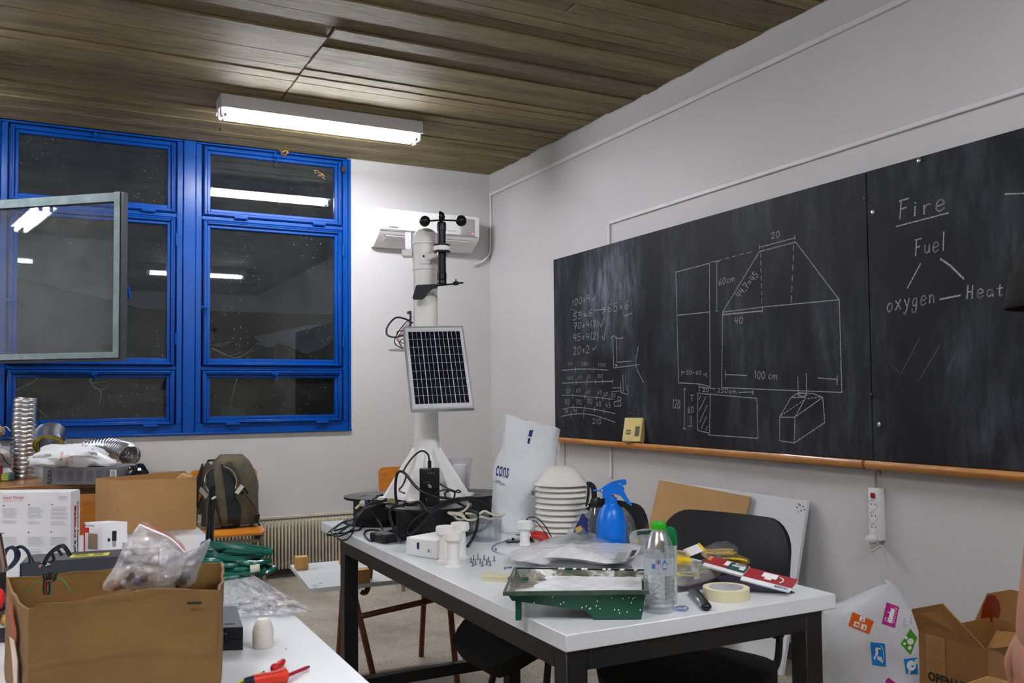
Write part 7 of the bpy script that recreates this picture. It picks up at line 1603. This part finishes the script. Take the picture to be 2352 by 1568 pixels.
# clear bag on the table behind the socket
CLB = film('loose clear bag', (252, 252, 255), .42, .9, .1, (250, 250, 252), .8, 20, .15)
def loose(u, v):
    q = [(500, 1336), (585, 1322), (722, 1404), (515, 1420)]; x = (q[0][0]*(1-u)+q[1][0]*u)*(1-v)+(q[3][0]*(1-u)+q[2][0]*u)*v; y_ = (q[0][1]*(1-u)+q[1][1]*u)*(1-v)+(q[3][1]*(1-u)+q[2][1]*u)*v
    h = .004+.05*max(0, 1-v*1.2)*(.6+.5*NZ.noise(V((u*3, v*2, 5))))+.018*abs(NZ.noise(V((u*7, v*6, 2))))+.008*abs(NZ.noise(V((u*17, v*15, 4))))
    p = pZ(x, y_, TZ+h)
    return p
g = MB().grid(loose, 36, 30); g2 = [V((p.x, p.y, TZ+.0015+.3*(p.z-TZ-.0015)*0)) for p in g.v]
t = thing('clear_bag', 'crumpled clear plastic bag on the left table behind the bulb socket', 'bag', pZ(600, 1390, TZ)); g.build('film', CLB, t, ang=30)
MB().tube(catmull([loose(.9+.1*k/3, 0)+V((0, 0, .002)) for k in range(4)], 3), .0015, 5).build('red_corner', REDP, t)

# black tool case, bulb socket, screwdrivers
a = pZ(558, 1492, TZ+.0005); e1 = (-RH*.97-FH*.10).normalized(); e2 = (FH*.93-RH*.36).normalized(); hc = pV(a, 558, 1440).z-TZ
t = thing('tool_case', 'black plastic tool case half hidden by the foreground box', 'case', a)
CASE = Mt('black case plastic', (34, 35, 42), .45, var=.06)
for nm, z0, z1 in (('lower_shell', 0, .46), ('lid', .48, 1)): MB().prism([a+V((0, 0, hc*z0)), a+e1*.16+V((0, 0, hc*z0)), a+e1*.16+e2*.2+V((0, 0, hc*z0)), a+e2*.2+V((0, 0, hc*z0))], (0, 0, hc*(z1-z0))).build(nm, CASE, t, smooth=False)
nf = e1.cross(V((0, 0, 1))); nf = nf if nf.dot(FH) < 0 else -nf
MB().box(a+e1*.045+nf*.003+V((0, 0, hc*.55)), (.03, .008, hc*.5), frame(e1, (0, 0, 1)), .002).build('latch', BLACKP, t); MB().box(a+e1*.025+e2*.03+V((0, 0, hc+.0006)), (.02, .006, .001), frame(e1, (0, 0, 1))).build('lid_mark', INK, t)
P = pZ(604, 1484, TZ+.0005); s_ = (P-CAM).dot(FH)/F; pz = lambda py: pV(P, 604, py).z
t = thing('bulb_socket', 'white plastic bulb socket standing on the left table', 'bulb socket', P); SOC = Mt('cream white plastic', (222, 218, 208), .4, var=.04, scale=20)
MB().lathe([(0, TZ+.0005), (23*s_, TZ+.0005), (23.5*s_, TZ+.003), (23.5*s_, pz(1446)), (22*s_, pz(1443))], V((P.x, P.y, 0)), 32).build('skirt', SOC, t); MB().lathe([(22*s_, pz(1444)), (21*s_, pz(1436)), (17*s_, pz(1426)), (13*s_, pz(1420.5)), (0, pz(1420))], V((P.x, P.y, 0)), 32).build('cap', SOC, t)
P0, P1 = pZ(603, 1560, TZ+.012), pZ(656, 1551, TZ+.012)
ORG = Mt('orange red grip', (216, 52, 26), .4)
t = thing('screwdriver', 'screwdriver with orange red handle and red sleeved blade', 'screwdriver', P0, 'screwdrivers'); d = (P1-P0)
MB().tube([P0-d*.4, P0, P0+d*.45, P0+d*.8, P1, P1+d*.08], [.011, .012, .0115, .0135, .0145, .010], 12).build('handle', ORG, t); MB().tube([P0-d*.75, P0-d*.4], [.008, .010], 10).build('dark_end', DBL, t)
q0, q1 = pZ(660, 1551, TZ+.010), pZ(704, 1533, TZ+.006); MB().tube([q0, q1], .0038, 8).build('sleeve', Mt('crimson sleeve', (170, 20, 60), .4), t); MB().tube([q1, q1+(q1-q0)*.13], .0026, 8).build('tip', NAVY, t)
q0, q1 = pZ(616, 1549, TZ+.004), pZ(631, 1537, TZ+.007); t = thing('screwdriver', 'small tester screwdriver with bright red cap', 'screwdriver', q0, 'screwdrivers'); d = q1-q0
MB().tube([q0-d*1.4, q1], .0018, 8).build('shaft', STEEL, t); MB().sphere(q1+V((0, 0, .003)), .0085, 12, 8).build('collar', REDP, t); MB().tube([q1, pZ(644, 1525, TZ+.009), pZ(650, 1518, TZ+.009)], [.006, .0075, .0055], 10).build('cap', REDP, t)
q0, q1 = pZ(570, 1562, TZ+.005), pZ(601, 1545, TZ+.004); t = thing('screwdriver', 'screwdriver with yellow handle at the bottom edge', 'screwdriver', q0, 'screwdrivers'); d = q1-q0
YG = Mt('yellow green plastic', (196, 188, 24), .35); MB().tube([q0, q1], .0026, 8).build('sleeve', YG, t); MB().tube([q1, q1+d*.18], .0018, 8).build('tip', NAVY, t); MB().sphere(q0, .007, 12, 8).build('collar', YG, t); MB().tube([q0, q0-d*.9], .007, 10).build('handle', YG, t)
tag(MB().sphere(pZ(657, 1490, TZ+.0012), .0012, 8, 6).build('pink_bead', Mt('pink bead', (220, 60, 130), .5)), 'tiny pink bead on the left table', 'bead')

# desk lamp just outside the left of the picture, its warm light reaching the box
P = cxy(-1.16, 1.40, TZ+.0005); t = thing('desk_lamp', 'small warm desk lamp just outside the left edge', 'lamp', P)
MB().lathe([(0, 0), (.07, 0), (.07, .012), (.02, .02), (0, .02)], P, 28).build('base', BLKMET, t)
q = [P+V((0, 0, .02)), P+V((0, 0, .28))-FH*.05, P+V((0, 0, .42))+RH*.04]; MB().tube(catmull(q, 6), .007, 10).build('arm', BLKMET, t)
hd_ = q[-1]; dl_ = (RH*.75-V((0, 0, .8))).normalized(); m_ = aim(dl_)
MB().lathe([(.012, -.03), (.03, -.02), (.055, .03), (.053, .03), (.028, -.016), (.012, -.026)], hd_, 28, m_).build('shade', BLKMET, t)
MB().sphere(hd_+dl_*.008, .018, 14, 10).build('bulb', emit('warm bulb', (255, 206, 160), 26), t)
# ------------------------------------------------------------------ floor: toy print carrier bag, open carton, second carton
TBAG = Mt('white toy print bag', (206, 209, 214), .36, var=.03, scale=5, bump=.55, bscale=8, bd=.022)
BP = cpx(1990, 3.36, 0)
Lp = [(1886, 1662), (1878, 1600), (1872, 1500), (1876, 1440), (1890, 1405), (1925, 1384), (1985, 1362), (2026, 1345)]
Rp = [(2142, 1662), (2150, 1600), (2146, 1510), (2136, 1455), (2112, 1418), (2090, 1390), (2070, 1366), (2052, 1342)]
rings = []
for k in range(29):
    u = k/28*(len(Lp)-1); i = min(int(u), len(Lp)-2); f = u-i
    l = V((*Lp[i], 0)).lerp(V((*Lp[i+1], 0)), f); r_ = V((*Rp[i], 0)).lerp(V((*Rp[i+1], 0)), f); hd = .10*(1-.75*(k/28)**2)
    ring_ = []
    for j in range(48):
        a = 2*pi*j/48; cu_, su = cos(a), sin(a); lx_ = sg(cu_)*abs(cu_)**.75; dy_ = sg(su)*abs(su)**.8; e = .5+.5*lx_
        p = pV(BP+FH*(hd*dy_), l.x+(r_.x-l.x)*e, l.y+(r_.y-l.y)*e); w_ = min(1, k/3)*(1-.6*k/28)
        p += NZ.noise_vector(p*7+V((9, 0, 0)))*.026*w_+NZ.noise_vector(p*19)*.010*w_
        p += -FH*.03*(abs(NZ.noise(V((p.x*8, p.y*8, p.z*5+7))))-.15)*w_
        p.z = max(p.z, .001) if k else .001; p.x = min(p.x, -.02); ring_.append(p)
    rings.append(ring_)
t = thing('toy_print_bag', 'white carrier bag printed with coloured toy pictures, on the floor', 'bag', V((BP.x, BP.y, 0)))
mb = MB().loft(rings, True); bo = mb.build('bag', TBAG, t, ang=70); tr = bvh(bo)
KB = lambda x, y_: (1840+x/5.85, 1300+y_/5.85)
def prt(nm, pts, mat_, lift=.002):
    mb = MB(); decal_quad(mb, tr, [KB(*p) for p in pts], 8, lift); mb.build(nm, mat_, t, smooth=False)
def pline(mb, pts, w): decal_line(mb, tr, [KB(*p) for p in pts], w/5.85, .004)
def pquad(mb, pts): decal_quad(mb, tr, [KB(*p) for p in pts], 3, .004)
ORP, MAG, CYN, GRP = Mt('orange toy print', (214, 92, 8), .5), Mt('magenta toy print', (176, 30, 130), .5), Mt('cyan toy print', (8, 128, 206), .5), Mt('green toy print', (66, 150, 28), .5)
prt('blocks_print', [(690, 612), (978, 738), (915, 913), (635, 797)], ORP)
mb = MB()
for q in ([(795, 665), (870, 690), (850, 758), (778, 735)], [(720, 735), (793, 760), (773, 828), (702, 803)], [(815, 770), (890, 797), (870, 868), (797, 840)]): pquad(mb, q)
mb.build('block_shapes', WHT, t, smooth=False)
mb = MB()
for s_, x, y_ in (('A', 800, 735), ('M', 728, 795), ('2', 824, 838)): decal_text(mb, tr, s_, KB(x, y_), (7, 2.4), (1.8, -6.4), .02, .0055)
mb.build('block_letters', ORP, t, smooth=False)
prt('train_print', [(1148, 482), (1318, 545), (1262, 830), (1085, 768)], MAG)
mb = MB(); pquad(mb, [(1210, 560), (1262, 580), (1215, 770), (1160, 748)]); pline(mb, [(1130, 690), (1185, 705), (1175, 740), (1125, 725), (1130, 690)], 9); pline(mb, [(1160, 610), (1205, 630)], 14); pline(mb, [(1270, 555), (1285, 585)], 12)
for cx_, cy_ in ((1262, 625), (1250, 685), (1238, 742)): pline(mb, [(cx_+16*cos(R(a)), cy_+20*sin(R(a))) for a in range(0, 361, 45)], 6)
mb.build('train_shape', WHT, t, smooth=False)
prt('horse_print', [(932, 1018), (1128, 1040), (1142, 1350), (955, 1322)], CYN)
mb = MB(); pline(mb, [(1075, 1065), (1105, 1140), (1112, 1220), (1090, 1310)], 8); pline(mb, [(1000, 1100), (1040, 1105), (1070, 1115)], 24); pline(mb, [(1010, 1110), (1020, 1160), (1010, 1200)], 34); pline(mb, [(1005, 1200), (980, 1235), (1000, 1250)], 18); pline(mb, [(1025, 1210), (1045, 1250), (1095, 1290)], 14); mb.build('horse_shape', WHT, t, smooth=False)
prt('bear_print', [(1338, 1040), (1470, 840), (1560, 960), (1475, 1190)], GRP)
mb = MB()
for cx_, cy_, r_ in ((1470, 1010, 44), (1410, 960, 22), (1460, 1095, 26), (1390, 1040, 18)): decal(mb, tr, [KB(cx_+r_*cos(a), cy_+r_*sin(a)) for a in [2*pi*k/14 for k in range(14)]], [list(range(14))], .004)
mb.build('bear_shape', WHT, t, smooth=False)
prt('ball_print', [(1378, 1245), (1560, 1225), (1570, 1450), (1412, 1448)], CYN)
mb = MB(); decal(mb, tr, [KB(1480+62*cos(a), 1335+70*sin(a)) for a in [2*pi*k/18 for k in range(18)]], [list(range(18))], .004); mb.build('ball_shape', WHT, t, smooth=False)
prt('corner_print', [(1175, 1495), (1285, 1575), (1200, 1640), (1080, 1580)], MAG)
mb = MB()
for k in range(4): pline(mb, [(1370, 725+k*30), (1490, 650+k*34)], 9)
o = mb.build('stripe_print', GREYP, t, smooth=False); o['kind'] = 'stuff'
KNOT = MB().tube(catmull([pV(BP, 2034, 1352), pV(BP-FH*.01, 2040, 1342), pV(BP, 2034, 1332)], 4), [.012]*4+[.008]*4+[.004], 8); KNOT.build('tied_neck', TBAG, t)

CARD3 = Mt('dark brown carton', (140, 98, 52), .5, var=.1, scale=5, bump=.2, bscale=14, coat=.15)  # one darker brown of its own for this carton's walls and flaps
c0 = cxy(1.366, 2.6); cl = cxy(1.265, 2.8); cr = cxy(1.676, 2.757); cb = cl+cr-c0; hb = 1.24-(1485-900)*2.6/F
t = thing('open_carton', 'brown taped carton with raised flaps at lower right', 'carton', V((c0.x, c0.y, 0)), 'brown cardboard boxes')
def panel4(nm, p, mat_=CARD3, th=.004): 
    n = (p[1]-p[0]).cross(p[3]-p[0]).normalized(); return MB().prism(p, n*th).build(nm, mat_, t, smooth=False)
Zv = lambda p, z: V((p.x, p.y, z))
for nm, p, q in (('left_wall', cl, c0), ('right_wall', c0, cr), ('rear_wall', cr, cb), ('side_wall', cb, cl)): panel4(nm, [Zv(p, .001), Zv(q, .001), Zv(q, hb), Zv(p, hb)])
PL = cl.lerp(c0, .5)
flp = [pV(cl, 2097, 1500), pV(c0, 2245, 1484), pV(cl.lerp(c0, .45), 2166, 1385), pV(cl, 2095, 1398)]; panel4('flap', [Zv(cl, hb), Zv(c0, hb)]+[flp[2], flp[3]])
rf = [pV(cb, 2226, 1456), pV(cb, 2268, 1363), pV(cb, 2322, 1354), pV(cb, 2420, 1372), pV(cb, 2420, 1500), pV(cb, 2245, 1500)]
MB().prism(rf, FH*.004).build('flap', CARD3, t, smooth=False)
MB().prism([pV(cb-FH*.002, x, y_) for x, y_ in ((2251, 1428), (2258, 1390), (2270, 1366), (2284, 1366), (2295, 1382), (2298, 1402), (2294, 1418), (2280, 1428))], FH*-.001).build('tape_patch', Mt('red brown tape', (112, 36, 12), .2, var=.1, coat=.4), t, smooth=False)
panel4('flap', [Zv(c0, hb), Zv(cr, hb), Zv(cr, hb)+(cr-cb)*.55+V((0, 0, .02)), pV(c0.lerp(cr, .35)+(cr-cb)*0, 2290, 1447)])
TP_ = Mt('clear packing tape', (150, 112, 66), .12, var=.1, coat=.6)
en = (c0-cl).normalized(); ln = V((en.y, -en.x, 0)); ln = ln if ln.dot(FH) < 0 else -ln
MB().prism([cl.lerp(c0, .12)+ln*.0062+V((0, 0, .02)), cl.lerp(c0, .4)+ln*.0062+V((0, 0, .02)), cl.lerp(c0, .42)+ln*.0062+V((0, 0, hb)), cl.lerp(c0, .12)+ln*.0062+V((0, 0, hb))], ln*.0004).build('tape', TP_, t, smooth=False)
lb = MB(); o = CAM+ray(2132, 1561)*(((cl+ln*.008-CAM).dot(ln))/ray(2132, 1561).dot(ln)); lettering(lb, 'OPEN HERE', o, en*.17+V((0, 0, -.0)), (0, 0, .028), bold=.03); lb.build('lettering', INK, t, smooth=False)
fc = cpx(2270, 2.16); t = thing('open_carton', 'pale carton flap just entering the bottom right corner', 'carton', V((fc.x, fc.y, 0)), 'brown cardboard boxes')
zt_ = pV(fc, 2272, 1553).z
for nm, p, q in (('front_wall', cpx(2218, 2.16), cpx(2360, 2.16)), ('left_wall', cpx(2218, 2.16), cpx(2218, 2.16)+FH*.17), ('right_wall', cpx(2360, 2.16), cpx(2360, 2.16)+FH*.17), ('rear_wall', cpx(2218, 2.16)+FH*.17, cpx(2360, 2.16)+FH*.17)): MB().prism([Zv(p, .001), Zv(q, .001), Zv(q, zt_-.085), Zv(p, zt_-.085)], (FH if 'wall' in nm and nm[0] in 'fr' and nm != 'right_wall' else RH)*.004).build(nm, CARD, t, smooth=False)
MB().prism([Zv(cpx(2218, 2.16), zt_-.085), Zv(cpx(2360, 2.16), zt_-.085), pV(fc, 2345, 1572), pV(fc, 2272, 1553), pV(fc, 2215, 1571)], FH*.004).build('flap', CARD, t, smooth=False)

# ------------------------------------------------------------------ person just cut by the right edge of the picture
SKIN = Mt('skin', (178, 128, 108), .5, var=.04, scale=12, sub=.15); SHIRT = Mt('black cotton', (17, 17, 19), .9, var=.1, bump=.2, bscale=80); JEAN = Mt('dark trousers', (30, 32, 40), .85, var=.1, bump=.2, bscale=90); HAIR = Mt('dark hair', (34, 26, 22), .6, var=.2, bump=.5, bscale=60)
def skin_mesh(verts, edges, radii, rootv=0, sub=2):
    me = bpy.data.meshes.new('figure'); me.from_pydata([tuple(v) for v in verts], edges, []); ob = bpy.data.objects.new('figure', me); col.objects.link(ob)
    sk = ob.modifiers.new('skin', 'SKIN'); sk.use_smooth_shade = True; sb = ob.modifiers.new('sub', 'SUBSURF'); sb.levels = sub; sb.render_levels = sub
    sd = me.skin_vertices[0].data
    for i, r_ in enumerate(radii): sd[i].radius = (r_, r_) if not isinstance(r_, tuple) else r_; sd[i].use_root = (i == rootv)
    dg = bpy.context.evaluated_depsgraph_get(); dg.update(); m2 = bpy.data.meshes.new_from_object(ob.evaluated_get(dg))
    mb = MB(); mb.add([v.co.copy() for v in m2.vertices], [list(p.vertices) for p in m2.polygons]); bpy.data.objects.remove(ob); bpy.data.meshes.remove(m2); return mb
C0, D0 = .996, 1.22
def B_(l, d, z): return cxy(C0+l, D0+d, z)             # l: to the right of the picture, d: away from the camera
hz = 1.86
vb = {'pel': B_(0, 0, .98), 'wai': B_(0, 0, 1.12), 'che': B_(0, .01, 1.34), 'nek': B_(0, 0, 1.55), 'jaw': B_(0, .03, 1.63), 'hed': B_(0, .02, 1.705), 'top': B_(0, .01, 1.785),
      'sl': B_(-.19, 0, 1.505), 'el': B_(-.235, -.01, 1.19), 'wl': B_(-.262, .03, .93), 'hl': B_(-.262, .045, .87), 'sr': B_(.19, 0, 1.505), 'er': B_(.25, -.02, 1.20), 'wr': B_(.25, .06, .95), 'hr': B_(.25, .08, .89),
      'pl': B_(-.09, 0, .93), 'kl': B_(-.10, .02, .50), 'al': B_(-.11, -.01, .09), 'fl': B_(-.12, .12, .035), 'pr': B_(.09, 0, .93), 'kr': B_(.10, .02, .50), 'ar': B_(.11, -.01, .09), 'fr': B_(.12, .12, .035)}
rd_ = {'pel': (.12, .085), 'wai': (.105, .08), 'che': (.125, .085), 'nek': .058, 'jaw': .068, 'hed': .088, 'top': .062, 'sl': .058, 'el': .042, 'wl': .031, 'hl': (.038, .02), 'sr': .058, 'er': .042, 'wr': .031, 'hr': (.038, .02), 'pl': .085, 'kl': .056, 'al': .042, 'fl': .035, 'pr': .085, 'kr': .056, 'ar': .042, 'fr': .035}
nm_ = list(vb); ix = {k: i for i, k in enumerate(nm_)}
ed_ = [('pel', 'wai'), ('wai', 'che'), ('che', 'nek'), ('nek', 'jaw'), ('jaw', 'hed'), ('hed', 'top'), ('che', 'sl'), ('sl', 'el'), ('el', 'wl'), ('wl', 'hl'), ('che', 'sr'), ('sr', 'er'), ('er', 'wr'), ('wr', 'hr'), ('pel', 'pl'), ('pl', 'kl'), ('kl', 'al'), ('al', 'fl'), ('pel', 'pr'), ('pr', 'kr'), ('kr', 'ar'), ('ar', 'fr')]
body = skin_mesh([vb[k] for k in nm_], [(ix[a], ix[b]) for a, b in ed_], [rd_[k] for k in nm_])
# hands: five fingers rooted in each palm
for sgn, wk, hk in ((1, 'wl', 'hl'), (-1, 'wr', 'hr')):
    h = vb[hk]; dn = (vb[hk]-vb[wk]).normalized(); side = RH
    body.sphere(h+dn*.02, (.022, .04, .05), 14, 10, frame(RH, (0, 0, 1)))
    for k, (o_, L_) in enumerate(((-.030, .066), (-.010, .075), (.010, .072), (.029, .056))):
        b0 = h+dn*.055+FH*o_; f = catmull([b0-dn*.02, b0+dn*L_*.4+side*.004*sgn, b0+dn*L_*.75+side*.014*sgn, b0+dn*L_+side*.026*sgn], 4); body.tube(f, [.0095-.003*i/len(f) for i in range(len(f))], 10)
    b0 = h+FH*.034; f = catmull([b0-dn*.01, b0+dn*.03+FH*.018, b0+dn*.058+FH*.022+side*.008*sgn, b0+dn*.076+FH*.018+side*.012*sgn], 4); body.tube(f, [.0115-.003*i/len(f) for i in range(len(f))], 10)
# face: nose, ears, eye sockets, mouth on the far side (the figure looks towards the table)
hd = vb['hed']; body.sphere(hd+FH*.088+V((0, 0, -.025)), (.012, .018, .022), 10, 8, frame(RH, (0, 0, 1)))
for s_ in (-1, 1): body.sphere(hd+RH*s_*.084+V((0, 0, -.015)), (.010, .022, .032), 10, 8, frame(RH, (0, 0, 1))); body.sphere(hd+FH*.076+RH*s_*.03+V((0, 0, .005)), .013, 10, 8)
body.sphere(hd+FH*.078+V((0, 0, -.065)), (.024, .010, .008), 10, 6, frame(RH, (0, 0, 1)))
t = thing('person', 'person in a black short sleeved top, only an arm entering at the right edge', 'person', V((vb['pel'].x, vb['pel'].y, 0)))
body.build('body', SKIN, t, ang=180)
def rings_(spec, n=28): return [[B_(w*cos(2*pi*k/n), d0+dd*sin(2*pi*k/n), z) for k in range(n)] for z, w, dd, d0 in spec]
tee = MB().loft(rings_([(.925, .182, .132, 0), (.93, .186, .136, 0), (1.0, .178, .13, 0), (1.12, .168, .122, 0), (1.25, .178, .126, .005), (1.36, .195, .13, .005), (1.44, .203, .124, 0), (1.49, .19, .108, 0), (1.525, .14, .088, 0), (1.55, .088, .072, .002), (1.562, .072, .066, .004)]), False)
for s_ in (-1, 1):
    o_ = catmull([B_(s_*.13, 0, 1.46), B_(s_*.185, 0, 1.455), B_(s_*.212, 0, 1.41), B_(s_*.227, 0, 1.36)], 5); tee.tube(o_, [.075]*len(o_), 20)
tee.build('t_shirt', SHIRT, t, ang=180)
# flared sleeve hems
for s_, c_ in ((-1, B_(-.228, 0, 1.355)), (1, B_(.238, -.01, 1.33))): MB().lathe([(.070, .05), (.075, .02), (.079, 0), (.076, 0), (.068, .045)], c_, 22).build('sleeve_hem', SHIRT, t, ang=180)
tr_ = MB().loft(rings_([(.99, .158, .115, 0), (.94, .168, .125, 0), (.87, .176, .128, 0), (.82, .172, .118, 0)]), True)
for s_ in (-1, 1):
    o_ = catmull([B_(s_*.088, 0, .88), B_(s_*.095, .005, .72), B_(s_*.10, .015, .5), B_(s_*.107, 0, .28), B_(s_*.112, -.005, .075)], 5); tr_.tube(o_, [.094-.034*min(1, i/14) for i in range(len(o_))], 20)
tr_.build('trousers', JEAN, t, ang=180)
for s_ in (-1, 1): c_ = B_(s_*.115, .06, .04); MB().sphere(c_, (.05, .135, .04), 16, 10, frame(RH, (0, 0, 1))).build('shoe', BLACKP, t)
MB().sphere(hd+V((0, 0, .035))-FH*.014, (.096, .104, .088), 20, 12, frame(RH, (0, 0, 1))).build('hair', HAIR, t)
